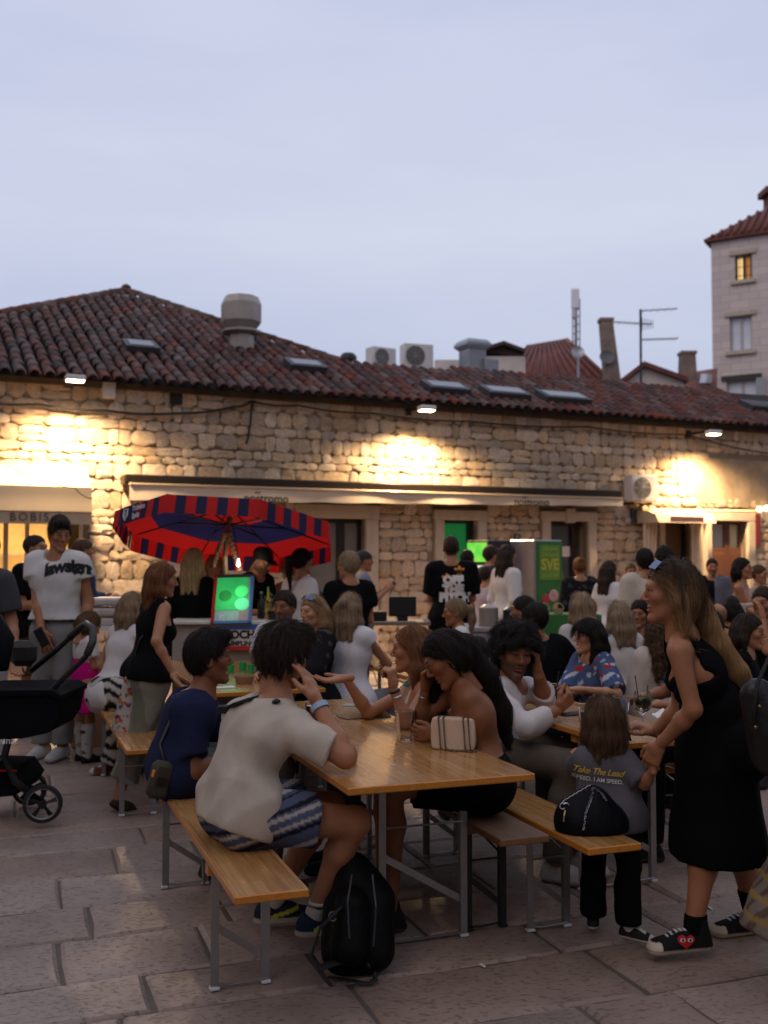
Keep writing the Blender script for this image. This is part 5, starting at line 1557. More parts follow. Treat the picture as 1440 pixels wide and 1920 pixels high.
def beer_furniture(name, near_left, w, z, label, cat, group, old=False, spacing=None, legx=.03, inset=.48, thick=.028, L_=2.2, ang=AX):
    c = np.array(near_left) + RX * w / 2 + FX * L_ / 2
    t = empty(name, (c[0], c[1], 0), ang, label, cat, group)
    x0, y0 = -w / 2, -L_ / 2
    def B(nm, mb, mat, sm=False): return mb.build(nm, mat, t, sm, world_verts=False)
    mb = MB(); mb.box((0, 0, z - thick / 2), (w, L_, thick), None, 0, .004)
    me = mb.mesh('top'); me.materials.append(m_old if old else m_top); me.materials.append(m_olde if old else m_edge)
    me.polygons.foreach_set('material_index', [0 if abs(p.normal.z) > .9 else 1 for p in me.polygons])
    link('tabletop' if z > .6 else 'seat', me, None, t, False)
    sp = spacing or (w - 2 * legx)
    ml = m_blackleg if old else m_gal
    for e, yy in ((0, y0 + inset), (1, -y0 - inset)):
        sg = 1 if e == 0 else -1
        for s in (0, 1):
            lx = -x0 - legx - (sp if s == 0 else 0)
            mb = MB(); h = z - thick - .002
            mb.box((lx, yy, h / 2), (.030, .006, h)); mb.box((lx + (.012 if s == 0 else -.012), yy + .013 * sg, h / 2), (.006, .020, h)); B('leg', mb, ml)
            mb = MB(); mb.box((lx, yy - .0, .006), (.036, .03, .012), None, 0, .003); B('foot_cap', mb, m_foot if not old else m_blackleg)
        xa, xb = -x0 - legx - sp, -x0 - legx
        mb = MB(); mb.box(((xa + xb) / 2, yy + .012 * sg, z - thick - .02), (sp + .06, .05, .036)); B('batten', mb, m_olde if old else m_edge)
        mb = MB(); mb.tube([(xa, yy, z * .62), (xb, yy, z * .62)], .0045, 6); B('cross_rod', mb, ml)
        a, b_ = Vector((xa, yy + .006 * sg, z * .47)), Vector((xb, yy + .006 * sg, z * .19)); d = (b_ - a)
        mb = MB(); up = Vector((0, 0, .016)); o_ = Vector((0, .004 * sg, 0)); mb.extrude([a - up, b_ - up, b_ + up, a + up], o_); B('flat_brace', mb, ml)
        mb = MB(); mb.tube([(xa, yy, .018), (xa + sp * .35, yy + .01, .008), (xb, yy, .018)], .009, 6, flat=.4); B('floor_bar', mb, ml)
        mb = MB(); mb.tube([(xb - sp * .48, yy + .30 * sg, z - thick - .01), (xb - sp * .06, yy + .01 * sg, z * .66)], .005, 6); B('folding_stay', mb, m_rod if not old else ml)
    return t
A0 = np.array((-.127, 3.69, 0)); STEP = FX * 2.72
gT, gB = 'beer tables on the square', 'beer benches on the square'
beer_furniture('beer_table', A0, .74, .76, 'varnished beer table carrying the cream chain handbag', 'table', gT, spacing=.36, legx=.07, inset=.5)
beer_furniture('beer_table', A0 + STEP, .74, .76, 'varnished beer table carrying kraft bowls and green cups', 'table', gT, spacing=.6, legx=.07, inset=.5)
B0 = np.array((1.03, 4.57, 0))
beer_furniture('beer_table', B0, .5, .76, 'narrow varnished beer table with the gin glass and water bottle', 'table', gT, spacing=.4, legx=.05, inset=.42)
beer_furniture('beer_table', B0 + STEP + RX * .05, .5, .76, 'narrow beer table behind the woman in the patterned blouse', 'table', gT, spacing=.4, legx=.05, inset=.42)
BA = np.array((-.48, 3.39, 0)); BAL = 2.2
beer_furniture('beer_bench', BA, .25, .48, 'varnished beer bench under the man in the grey tee', 'bench', gB)
beer_furniture('beer_bench', BA + STEP - RX * .05, .25, .48, 'varnished beer bench beside the table with green cups', 'bench', gB)
beer_furniture('beer_bench', np.array((.452, 4.10, 0)), .22, .47, 'worn dark beer bench with black legs under the woman in black', 'bench', gB, old=True, inset=.36)
beer_furniture('beer_bench', np.array((.452, 4.10, 0)) + STEP, .25, .48, 'varnished beer bench under the woman in the white sleeveless blouse', 'bench', gB)
beer_furniture('beer_bench', np.array((.765, 3.945, 0)), .235, .48, 'varnished beer bench holding the quilted black bag', 'bench', gB, inset=.52, ang=AX)
beer_furniture('beer_bench', B0 + RX * .74 + FX * .35, .25, .48, 'varnished beer bench hidden behind the leaning woman', 'bench', gB)
beer_furniture('beer_bench', np.array((.80, 3.955, 0)) + STEP, .25, .48, 'varnished beer bench under the man in the black tee', 'bench', gB)
beer_furniture('beer_bench', B0 + STEP + RX * .8, .25, .48, 'varnished beer bench under the woman in the flowered blouse', 'bench', gB)
TZ = .76

# ============================================================ STALL, PARASOL, FRIDGES
m_red = pm('red_canvas', (.62, .016, .014), .75, var=.10, vscale=4); m_navy = pm('navy_canvas', (.022, .022, .085), .75, var=.12, vscale=4)
for m_ in (m_red, m_navy):                 # thin canvas lets light through
    N, L = m_.node_tree.nodes, m_.node_tree.links; b_ = N['Principled BSDF']; tr_ = N.new('ShaderNodeBsdfTranslucent'); mx_ = N.new('ShaderNodeMixShader'); mx_.inputs['Fac'].default_value = .45
    L.new(b_.inputs['Base Color'].links[0].from_socket, tr_.inputs['Color']); L.new(b_.outputs['BSDF'], mx_.inputs[1]); L.new(tr_.outputs['BSDF'], mx_.inputs[2]); L.new(mx_.outputs['Shader'], N['Material Output'].inputs['Surface'])
m_white = pm('white_paint', (.75, .74, .72), .5, var=.04)
pc = P(427, 992, 9.05)
t = empty('parasol', (pc[0], pc[1], 0), 0, 'red and navy striped market parasol tilted over the dumpling stall', 'parasol')
Rp = Matrix.Rotation(math.radians(3), 3, 'Y') @ Matrix.Rotation(math.radians(-15), 3, 'X')
def PC(r, a, h): return Vector(pc) + Rp @ Vector((r * math.cos(a), r * math.sin(a), h))
RR, HT = .97, .20
cn = MB()
NS = 8; rings = [0, .18, .36, .58, .74, .90, 1.0]
for k in range(NS):
    a0, a1 = (k - .5) * math.pi / 4, (k + .5) * math.pi / 4
    for i in range(len(rings) - 1):
        q = []
        for rr, aa in ((rings[i], a0), (rings[i], a1), (rings[i + 1], a1), (rings[i + 1], a0)):
            q.append(PC(RR * rr, aa, HT * (1 - rr ** 1.25)))
        if i == 0: cn.add([q[0], q[2], q[3]], [(0, 1, 2)], 0)
        else: cn.add(q, [(0, 1, 2, 3)], 1 if i in (2, 3) else 0)
cn.build('canopy', [m_red, m_navy], t)
for k in range(NS):                       # hanging valance: alternate red and navy blocks
    a0, a1 = (k - .5) * math.pi / 4, (k + .5) * math.pi / 4
    p0, p1 = PC(RR, a0, 0), PC(RR, a1, 0); dn = Rp @ Vector((0, 0, -.15)); vb = MB(); NB = 9
    for i in range(NB):
        x, y = p0.lerp(p1, i / NB), p0.lerp(p1, (i + 1) / NB); m = Vector(PC(1, (a0 + a1) / 2, 0)) - Vector(pc); nn = Vector((m.x, m.y, 0)).normalized() * .012 * math.sin((i + .5) / NB * math.pi)
        vb.add([x, y, y + dn + nn, x + dn + nn], [(0, 1, 2, 3)], 1 if i % 2 == 1 and not (k == 5 and i in (3,)) else 0)
    v_ = vb.build('valance', [m_red, m_navy], t)
    if k in (5, 4):                        # the near panel with the crest and the words
        x, y = p0.lerp(p1, .36 if k == 5 else .55), p0.lerp(p1, .62); d = (p1 - p0).normalized(); n_ = Vector((m.x, m.y, 0)).normalized()
        up = -(dn.normalized()); o0 = p0.lerp(p1, .36) + dn * .5 + n_ * .022
        mb = MB(); s = .16; mb.add([o0 - d * .10 - up * .072, o0 + d * .13 - up * .072, o0 + d * .13 + up * .072, o0 - d * .10 + up * .072], [(0, 1, 2, 3)]); mb.build('logo_panel', m_navy, v_)
        o1 = o0 + n_ * .004
        put_text('Tržnica', .062, o1 + d * .135 + up * .032, d, up, m_white, v_, align='CENTER', bold=.001); put_text('Split', .062, o1 + d * .105 - up * .032, d, up, m_white, v_, bold=.001)
        sh = [(-.03, .045), (.03, .045), (.03, -.01), (0, -.05), (-.03, -.01)]
        mb = MB(); pts = [o1 - d * .05 + d * a + up * b for a, b in sh]; mb.tube(pts + [pts[0]], .004, 5)
        for yy in (.02, 0, -.018): mb.tube([o1 - d * .05 - d * .022 + up * yy, o1 - d * .05 + d * .022 + up * yy], .004, 4)
        mb.build('crest', m_white, v_)
mb = MB(); mb.tube([PC(0, 0, HT + .06), PC(0, 0, -.25), (pc[0] - .01, pc[1], 1.3), (pc[0] - .02, pc[1], .05)], .022, 8); mb.build('pole', pm('pale_wood_pole', (.22, .15, .09), .5, var=.1), t)
for k in range(NS):
    a = (k - .5) * math.pi / 4; mb = MB(); mb.tube([PC(.02, a, .04), PC(RR * .55, a, HT * (1 - .55 ** 1.25) - .015)], .008, 5); mb.tube([PC(.02, a, HT - .01), PC(RR * .98, a, .005)], .007, 5); mb.build('rib', m_black, t)
mb = MB(); mb.lathe((pc[0] - .02, pc[1], 0), [(.30, 0), (.30, .05), (.06, .09), (.035, .3), (.03, .3)], 16); mb.build('base', m_black, t)
mb = MB(); c0 = PC(0, 0, -.03)
for sx, l in ((-1, .30), (1, .34)):
    for i in range(9): mb.box(c0 + Vector((sx * (.02 + i * .012), -.04, -.02 - i * l / 9)), (.05, .04, .045), Matrix.Rotation(i * .7, 3, 'Z'), 0, .01)
mb.build('ribbon_garland', pm('patterned_ribbon', (.22, .07, .04), .7, var=.5, vscale=40, col2=(.24, .18, .10)), t)
# hanging lamp under the parasol
lp = Vector(P(447, 1058, 8.95)); t2 = empty('stall_lamp', tuple(lp), 0, 'small white bulb glowing under the red parasol', 'lamp')
mb = MB(); mb.lathe(tuple(lp), [(.001, -.024), (.016, -.015), (.02, 0), (.014, .016), (.010, .05), (.001, .05)], 12); mb.build('bulb', glow('bulb_white', (1.0, .93, .82), 2.0), t2, smooth=True)
mb = MB(); mb.tube([lp + Vector((0, 0, .05)), PC(0.0, 0, HT - .02)], .004, 5); mb.build('cord', m_black, t2)
ld = bpy.data.lights.new('stall_light', 'POINT'); ld.energy = 1.2; ld.color = (1, .85, .65); ld.shadow_soft_size = .05; lo = bpy.data.objects.new('stall_light', ld); COL.objects.link(lo); lo.parent = t2; lo.location = (0, -.06, -.02)
# stall counter
t = empty('dumpling_stall', tuple(G(470, 1400)), 0, 'dumpling stall counter with white lettered front', 'stall')
yc = 8.25; cx = P(470, 1200, yc)[0]; m_counter = pm('counter_white', (.62, .60, .57), .6, var=.06)
mb = MB(); mb.box((cx + .05, yc + .33, .52), (1.35, .6, 1.04)); mb.build('counter', pm('counter_grey', (.30, .28, .26), .7, var=.1), t)
mb = MB(); mb.box((cx + .05, yc + .32, 1.055), (1.42, .68, .03), None, 0, .006); mb.build('worktop', m_counter, t)
sgn = empty('stall_sign', (cx, yc, 0), 0, parent=None); bpy.data.objects.remove(sgn)
xl, xr, zt_, zb_ = P(405, 1170, yc - .02)[0], P(560, 1170, yc - .02)[0], P(470, 1170, yc)[2], P(470, 1218, yc)[2]
mb = MB(); mb.box(((xl + xr) / 2, yc - .012, (zt_ + zb_) / 2), (xr - xl, .02, zt_ - zb_)); sg = mb.build('front_sign', m_counter, t)
mb = MB(); mb.box(((xl + xr) / 2, yc - .026, zt_ - .02), (xr - xl, .006, .04)); mb.build('blue_stripe', pm('blue_paint', (.04, .11, .32), .5, var=0), sg)
mb = MB(); mb.box(((xl + xr) / 2, yc - .026, zb_ + .015), (xr - xl, .006, .03)); mb.build('red_stripe', pm('red_paint', (.5, .02, .02), .5, var=0), sg)
put_text('MOCHU', .085, (P(455, 1192, yc)[0], yc - .026, P(450, 1190, yc)[2]), (1, 0, 0), (0, 0, 1), m_ink, sg, bold=.004); put_text('DUMPLINGS', .05, (P(452, 1205, yc)[0], yc - .026, P(450, 1206, yc)[2]), (1, 0, 0), (0, 0, 1), m_ink, sg, bold=.002)
# menu board with lit green picture
q = [P(404, 1170, 8.2), P(480, 1168, 8.2), P(468, 1078, 8.45), P(393, 1080, 8.45)]; q = [Vector(p) for p in q]
ce = sum(q, Vector()) / 4; ux = (q[1] - q[0]).normalized(); uy = (q[3] - q[0]); uy = (uy - ux * uy.dot(ux)).normalized(); uz = ux.cross(uy); RM = Matrix((ux, uy, uz)).transposed()
wM, hM = (q[1] - q[0]).length, (q[3] - q[0]).length
t = empty('menu_board', (ce.x, ce.y, 1.07), 0, 'tilted menu board with bright green food picture on the stall', 'menu board')
def MBX(x, y, z, sx, sy, sz, nm, mat):
    mb = MB(); mb.box(ce + RM @ Vector((x, y, z)), (sx, sy, sz), RM); return mb.build(nm, mat, t)
MBX(0, 0, -.015, wM, hM, .025, 'board', pm('menu_grey', (.35, .33, .38), .5, var=.1))
for nm, x, y, sx, sy, m in (('frame', -wM / 2 + .012, 0, .024, hM, m_red), ('frame', wM / 2 - .012, 0, .024, hM, pm('blue_paint', (.04, .11, .32))), ('frame', 0, hM / 2 - .01, wM, .02, m_black), ('frame', 0, -hM / 2 + .012, wM, .024, pm('blue_paint', (.04, .11, .32)))): MBX(x, y, .002, sx, sy, .02, nm, m)
MBX(-.01, .05, .0, wM - .07, hM * .66, .004, 'picture', pm('green_screen', (.01, .25, .06), .4, var=.5, vscale=6, emit=(.015, .45, .10), estr=.5))
MBX(-.02, -hM * .38, .0, wM * .5, hM * .14, .004, 'caption', pm('caption_grey', (.4, .38, .45), .5, var=.3, vscale=40)); MBX(.10, -hM * .34, .001, wM * .25, hM * .2, .004, 'caption', pm('caption_pink', (.45, .2, .25), .5, var=.3, vscale=30))
for (x, y, r, nm, mt) in ((-.06, .03, .05, 'dish_picture', pm('dark_green_dish', (.01, .12, .02), .5, var=.4, vscale=30, emit=(.01, .2, .04), estr=.5)), (.07, .07, .055, 'dish_picture', glow('bright_green_dish', (.06, .6, .16), .6)), (.08, -.05, .06, 'dish_picture', glow('mint_dish', (.12, .6, .3), .6))):
    mb = MB(); mb.lathe(ce + RM @ Vector((x, y, .004)), [(r, 0), (r * .8, .004), (.001, .005)], 16, RM); mb.build(nm, mt, t)
ld = bpy.data.lights.new('menu_glow', 'POINT'); ld.energy = 1.2; ld.color = (.25, 1, .45); ld.shadow_soft_size = .1
lo = bpy.data.objects.new('menu_glow', ld); COL.objects.link(lo); lo.parent = t; lo.location = (RM @ Vector((0, 0, .12))) + ce - Vector(t.location)
# things on the stall counter
def bottle(px, py, Y_, h, r, col, label, cap=(.6, .1, .05), trans=0.0):
    c = P(px, py, Y_); z = c[2]; t = empty('bottle', (c[0], c[1], z), 0, label, 'bottle')
    mb = MB(); mb.lathe((c[0], c[1], z), [(.001, 0), (r, 0), (r, h * .6), (r * .4, h * .75), (r * .35, h * .92), (.001, h * .92)], 12); mb.build('body', pm('bottle_' + label[:18].replace(' ', '_'), col, .2, var=.05, trans=trans), t, smooth=40)
    mb = MB(); mb.lathe((c[0], c[1], z + h * .92), [(r * .42, 0), (r * .42, h * .08), (.001, h * .08)], 10); mb.build('cap', pm('cap_' + label[:18].replace(' ', '_'), cap, .4, var=0), t, smooth=40)
zc = 1.072
def on_counter(px, Y_, z=zc): p = P(px, 1100, Y_); return p[0]
for px, Y_, h, r, col, lab, cap in ((503, 8.4, .26, .022, (.55, .28, .04), 'amber sauce bottle on the stall counter', (.05, .3, .1)), (490, 8.5, .22, .03, (.03, .03, .03), 'black sauce bottle with green cap on the stall counter', (.05, .5, .2))):
    x = on_counter(px, Y_); t = empty('bottle', (x, Y_, zc), 0, lab, 'bottle')
    mb = MB(); mb.lathe((x, Y_, zc), [(.001, 0), (r, 0), (r, h * .6), (r * .4, h * .75), (r * .35, h * .92), (.001, h * .92)], 12); mb.build('body', pm('b_' + lab[:9].replace(' ', '_'), col, .15, var=.05), t, smooth=40)
    mb = MB(); mb.lathe((x, Y_, zc + h * .92), [(r * .42, 0), (r * .42, h * .08), (.001, h * .08)], 10); mb.build('cap', pm('c_' + lab[:9].replace(' ', '_'), cap, .4, var=0), t, smooth=40)
def pot(px, Y_, z, r, h, label, leafc):
    x = on_counter(px, Y_); t = empty('potted_herb', (x, Y_, z), 0, label, 'plant'); mb = MB(); mb.lathe((x, Y_, z), [(.001, 0), (r * .7, 0), (r, h), (r * .9, h), (.001, h * .9)], 12); mb.build('pot', m_black, t)
    mb = MB(); r_ = random.Random(4)
    for i in range(60):
        p = Vector((x, Y_, z + h)) + Vector((r_.gauss(0, r * .8), r_.gauss(0, r * .8), abs(r_.gauss(.05, .04)))); d = Vector((r_.uniform(-1, 1), r_.uniform(-1, 1), r_.uniform(-.2, 1))).normalized() * .022; e = d.orthogonal().normalized() * .01
        mb.add([p - d, p + e, p + d, p - e], [(0, 1, 2, 3)])
    mb.build('leaves', pm('herb_leaf', leafc, .5, var=.3, vscale=20), t)
pot(512, 8.35, zc, .05, .07, 'small potted herb on the stall counter', (.05, .09, .02))
# fridges by the wall
def fridge(px, Y_, w, d, h, th, name, label):
    x = P(px, 1040, Y_)[0]; R = Matrix.Rotation(math.radians(th), 3, 'Z'); t = empty(name, (x, Y_, 0), 0, label, 'fridge')
    def bx(x_, y_, z_, sx, sy, sz, nm, mat, parent=t, bev=0.0):
        mb = MB(); mb.box(Vector((x, Y_, 0)) + R @ Vector((x_, y_, z_)), (sx, sy, sz), R, 0, bev); return mb.build(nm, mat, parent)
    bx(0, 0, h / 2, w, d, h, 'cabinet', pm(name + '_body', (.035, .035, .04) if 'pink' in label else (.34, .34, .35), .35, .0 if 'pink' in label else .7, var=.06), bev=.01)
    return t, bx, R, x
t, bx, R, x = fridge(920, 14.2, .46, .46, 1.80, 33, 'drinks_fridge', 'drinks fridge with glowing green top and pink side panel')
bx(-.236, 0, 1.64, .012, .42, .26, 'header', pm('green_header', (.05, .5, .05), .4, var=.9, vscale=9, col2=(.4, .75, .1), emit=(.12, .75, .08), estr=.7))
dr = bx(-.236, 0, .84, .012, .42, 1.24, 'glass_door', glow('lit_fridge_glass', (.75, .9, .68), .75))
for k in range(4):
    for j in range(5):
        bx(-.245, -.16 + j * .08, .42 + k * .28, .02, .05, .17, 'can', pm('can_%d' % ((k + j) % 3), ((.6, .65, .5), (.1, .45, .12), (.55, .5, .1))[(k + j) % 3], .4, var=.1, emit=((.6, .7, .5), (.1, .5, .12), (.5, .5, .1))[(k + j) % 3], estr=.3), dr)
bx(.0, -.236, 1.1, .40, .012, 1.2, 'side_panel', pm('faded_pink_panel', (.30, .08, .12), .5, var=.3, vscale=4))
t, bx, R, x = fridge(1003, 14.05, .50, .52, 1.80, 33, 'steel_fridge', 'steel fridge with green SVE poster on its side')
po = bx(.02, -.266, 1.03, .44, .012, 1.50, 'poster', pm('poster_green', (.03, .17, .035), .5, var=.3, vscale=3))
bx(.02, -.274, 1.50, .36, .006, .46, 'poster_top', pm('poster_lime', (.14, .30, .04), .5, var=.2, vscale=4), po)
Rx = R @ Vector((1, 0, 0)); O = Vector((x, 14.05, 0)) + R @ Vector((.02, -.280, 0))
my = pm('poster_yellow', (.55, .50, .06), .5, var=0)
put_text('SVE', .20, O + Vector((0, 0, 1.47)), Rx, (0, 0, 1), my, po, bold=.006)
for zz, w_ in ((1.68, .28), (1.60, .30), (1.33, .30)): bx(.02, -.279, zz, w_, .004, .035, 'small_print', pm('poster_lime_text', (.35, .42, .05), .5, var=.9, vscale=60, col2=(.14, .3, .04)), po)
for (dx, zz, r, c) in ((-.08, 1.02, .07, (.45, .05, .06)), (.06, 1.06, .085, (.6, .35, .33)), (.12, .9, .06, (.45, .3, .06)), (-.02, .72, .08, (.05, .28, .08)), (-.12, .62, .08, (.4, .05, .06)), (.1, .62, .07, (.3, .35, .3))):
    mb = MB(); mb.lathe(O + Rx * dx + Vector((0, 0, zz)), [(r, 0), (r * .8, .006), (.001, .008)], 12, R @ Matrix.Rotation(math.pi / 2, 3, 'X')); mb.build('fruit_picture', pm('fruit_%.2f' % c[0] + '_%.2f' % c[1], c, .5, var=.4, vscale=20), po)

# ============================================================ SMALL THINGS ON THE TABLES
m_clear = pm('clear_plastic', (.95, .95, .95), .08, var=0, trans=1.0, ior=1.28, spec=.5)
m_glass = pm('clear_glass', (1, 1, 1), .02, var=0, trans=1.0, ior=1.45)
m_beer = pm('amber_beer', (.62, .20, .02), .1, var=0, trans=.6, ior=1.33)
def cup(px, py, r0, r1, h, label, z=TZ, fill=None, fillh=.8, clear=True, logo=None):
    c = G(px, py, z); t = empty('plastic_cup', (c[0], c[1], z), 0, label, 'cup')
    th = .0016
    mb = MB(); mb.lathe((c[0], c[1], z + .001), [(.001, 0), (r0, 0), (r1, h), (r1 + .003, h + .002), (r1 + .003, h - .004), (r1 - th, h - .004), (r0 - th, .004), (.001, .004)], 24); mb.build('cup_wall', m_clear, t, smooth=40)
    if fill:
        rr = r0 + (r1 - r0) * fillh
        mb = MB(); mb.lathe((c[0], c[1], z + .001), [(.001, .006), (r0 - .003, .006), (rr - .003, h * fillh), (.001, h * fillh)], 20); mb.build('drink', fill, t, smooth=40)
        mb = MB(); mb.lathe((c[0], c[1], z + .001), [(rr - .003, h * fillh), (rr, h * (fillh + .13)), (.001, h * (fillh + .14))], 20); mb.build('foam', pm('beer_foam', (.75, .66, .52), .8, var=.06), t, smooth=True)
    return c, t
cup(586, 1362, .030, .041, .115, 'plastic cup of amber beer beside the forearm in the wristband', fill=m_beer, fillh=.72)
cup(760, 1386, .030, .044, .125, 'empty clear plastic cup held by the woman in black')
cup(1100, 1368, .030, .042, .115, 'plastic cup of beer behind the toddler', fill=m_beer, fillh=.6)
cup(1165, 1352, .030, .044, .12, 'milky empty plastic cup behind the toddler')
c, t = cup(1037, 1330, .028, .042, .13, 'tall clear cup with a dark straw before the curly haired man')
mb = MB(); mb.tube([(c[0] + .01, c[1], TZ + .01), (c[0] + .03, c[1] - .01, TZ + .20)], .004, 6); mb.build('straw', m_black, t)
for px, py, lab in ((432, 1262, 'green cup standing by the kraft bowl'), (455, 1258, 'green cup behind the kraft bowl'), (470, 1262, 'green cup at the end of the row behind the kraft bowl')):
    c = G(px, py, TZ); mb = MB(); mb.lathe((c[0], c[1], TZ), [(.001, 0), (.022, 0), (.027, .06), (.024, .06), (.02, .01), (.001, .008)], 14); o = mb.build('green_cup', pm('green_plastic', (.02, .42, .12), .4, var=.05), None, smooth=40); tag(o, lab, 'cup', 'green cups on the second table')
c = G(458, 1282, TZ); mb = MB(); mb.lathe((c[0], c[1], TZ), [(.001, 0), (.05, 0), (.065, .05), (.062, .05), (.045, .008), (.001, .006)], 18); o = mb.build('kraft_bowl', pm('kraft_paper', (.28, .17, .09), .8, var=.1), None, smooth=40); tag(o, 'brown kraft paper bowl on the second table', 'bowl')
c = G(422, 1290, TZ); mb = MB(); mb.box((c[0], c[1], TZ + .004), (.12, .07, .006), Matrix.Rotation(.5, 3, 'Z')); o = mb.build('napkin', m_white); tag(o, 'white napkin near the kraft bowl', 'napkin')
c = G(505, 1280, TZ); mb = MB(); mb.lathe((c[0], c[1], TZ), [(.001, 0), (.04, 0), (.055, .035), (.052, .035), (.036, .006), (.001, .005)], 16); o = mb.build('sauce_bowl', pm('dark_bowl', (.03, .025, .02), .4, var=.1), None, smooth=40); tag(o, 'small dark sauce bowl on the second table', 'bowl')
# wicker pouch and phone
c0, c1 = G(635, 1345, TZ), G(728, 1340, TZ); mid = (c0 + c1) / 2; d = nrm(c1 - c0); wv = np.cross(V3(0, 0, 1), d)
t = empty('straw_pouch', (mid[0], mid[1], TZ), 0, 'woven straw pouch lying on the near table', 'pouch'); Lp = np.linalg.norm(c1 - c0) / 2
mb = MB(); mb.grid(lambda x, y: mid + d * (x * 2 - 1) * Lp * (1 - .12 * (2 * y - 1) ** 2) + wv * (y - .5) * .17 + V3(0, 0, .004 + .030 * (1 - (2 * x - 1) ** 4) * (1 - (2 * y - 1) ** 4) + .0012 * math.sin(y * 90)), 24, 30); mb.grid(lambda x, y: mid + d * (x * 2 - 1) * Lp * (1 - .12 * (2 * y - 1) ** 2) + wv * (y - .5) * .17 + V3(0, 0, .002), 4, 4); mb.build('body', pm('woven_straw', (.33, .20, .10), .8, var=.35, vscale=60, bump=.8, bscale=120), t, smooth=True)
c = G(670, 1325, TZ + .035); mb = MB(); mb.box((c[0], c[1], TZ + .042), (.15, .072, .008), Matrix.Rotation(-.25, 3, 'Z'), 0, .003); o = mb.build('phone', pm('mint_phone', (.30, .38, .30), .3, var=.05)); tag(o, 'pale green phone lying on the straw pouch', 'phone')
c = G(1072, 1340, TZ); mb = MB(); mb.box((c[0], c[1], TZ + .005), (.075, .15, .008), Matrix.Rotation(-1.0, 3, 'Z'), 0, .003); o = mb.build('phone', pm('black_phone', (.01, .01, .012), .1, var=0)); tag(o, 'black phone on the narrow table by the shirt cuff', 'phone')
# cream quilted handbag with chain
c0, c1 = G(806, 1405, TZ), G(890, 1409, TZ); ux = nrm(c1 - c0); W_ = np.linalg.norm(c1 - c0); uy = np.cross(V3(0, 0, 1), ux); hc = (c0 + c1) / 2
Hb = P(848, 1347, hc[1])[2] - TZ
t = empty('cream_handbag', (hc[0], hc[1], TZ), 0, 'cream quilted handbag with bronze chain on the near table', 'handbag')
def bagp(x, y, z): return hc + ux * x * W_ / 2 + uy * (y * .035 + .035) + V3(0, 0, z * Hb)
def bag_surf(u, v):
    a = u * 2 * math.pi; cx, cy = math.cos(a), math.sin(a)
    r = 1 / max(abs(cx) ** 6 + abs(cy) ** 6, 1e-6) ** (1 / 6)
    z = v; sh = (1 - .10 * abs(2 * z - 1) ** 4); ins = 1.0 if .02 < v < .98 else .86
    qx = r * cx * sh * ins; qy = r * cy * (1 - .25 * z) * ins
    qq = 0
    if cy < -.5: qq = -.05 * abs(math.sin((qx * 3.1 + z * 2.4) * math.pi * 1.2)) ** .35 - .05 * abs(math.sin((qx * 3.1 - z * 2.4) * math.pi * 1.2)) ** .35
    return bagp(qx, qy + qq * 1.0 + .08 * (cy < -.5), z)
mb = MB(); mb.grid(bag_surf, 96, 28); mb.add([bag_surf(i / 96, 1) for i in range(96)], [tuple(range(96))]); mb.add([bag_surf(i / 96, 0) for i in range(96)], [tuple(reversed(range(96)))])
mb.build('body', pm('cream_leather', (.60, .45, .32), .5, var=.06, bump=.15, bscale=200), t, smooth=50)
m_chain = pm('bronze_chain', (.16, .12, .07), .35, .9, var=.2, vscale=60)
def chain(mb, pts, lw=.007):
    pts = [Vector(p) for p in pts]; L = [0]
    for i in range(1, len(pts)): L.append(L[-1] + (pts[i] - pts[i - 1]).length)
    n = int(L[-1] / (lw * 1.25)); k = 0
    for i in range(n):
        s = L[-1] * (i + .5) / n
        while L[k + 1] < s: k += 1
        f = (s - L[k]) / (L[k + 1] - L[k]); p = pts[k].lerp(pts[k + 1], f); d = (pts[k + 1] - pts[k]).normalized(); o = d.orthogonal().normalized(); o2 = d.cross(o)
        e = o if i % 2 else o2
        mb.tube([p + d * lw * .8 * math.cos(a) + e * lw * .5 * math.sin(a) for a in np.linspace(0, 6.283, 7)], .0016, 4, cap=False)
mb = MB()
for xx in (-.62, -.40, .48, .70): chain(mb, [bagp(xx, .2, 1.02), bagp(xx, -1.0, 1.0), bagp(xx + .06, -1.22, .6), bagp(xx + .1, -1.25, .2), bagp(xx + .15, -1.35, .015)])
chain(mb, [bagp(-.3, -1.4, .02), bagp(.1, -1.9, .02), bagp(.5, -1.6, .02), bagp(.8, -2.0, .02), bagp(1.1, -1.5, .02), bagp(.8, -1.35, .03)])
mb.build('chain', m_chain, t)
# gin glass, bottle, napkin on the narrow table
c = G(1205, 1372, TZ); t = empty('gin_glass', (c[0], c[1], TZ), 0, 'balloon wine glass with lime and mint on the narrow table', 'glass')
mb = MB(); mb.lathe((c[0], c[1], TZ + .001), [(.001, 0), (.034, .0), (.033, .003), (.006, .008), (.004, .02), (.004, .075), (.012, .085), (.036, .105), (.043, .135), (.040, .165), (.034, .185), (.0325, .185), (.0385, .165), (.0415, .135), (.034, .107), (.001, .09)], 24); mb.build('bowl_and_stem', m_glass, t, smooth=50)
mb = MB(); mb.lathe((c[0], c[1], TZ + .001), [(.001, .092), (.033, .108), (.0405, .135), (.0385, .155), (.001, .155)], 20); mb.build('drink', pm('pale_drink', (.75, .80, .65), .05, var=0, trans=.85, ior=1.33), t, smooth=40)
for k, (dx, dz, a) in enumerate(((-.018, .13, .3), (.012, .14, -.4), (.0, .12, .9))):
    mb = MB(); mb.lathe((c[0] + dx, c[1] - .012, TZ + dz), [(.017, 0), (.017, .004), (.001, .004)], 14, Matrix.Rotation(1.3, 3, 'X') @ Matrix.Rotation(a, 3, 'Y')); mb.build('lime_slice', pm('lime', (.22, .40, .05), .4, var=.2, vscale=60), t)
mb = MB(); r_ = random.Random(2)
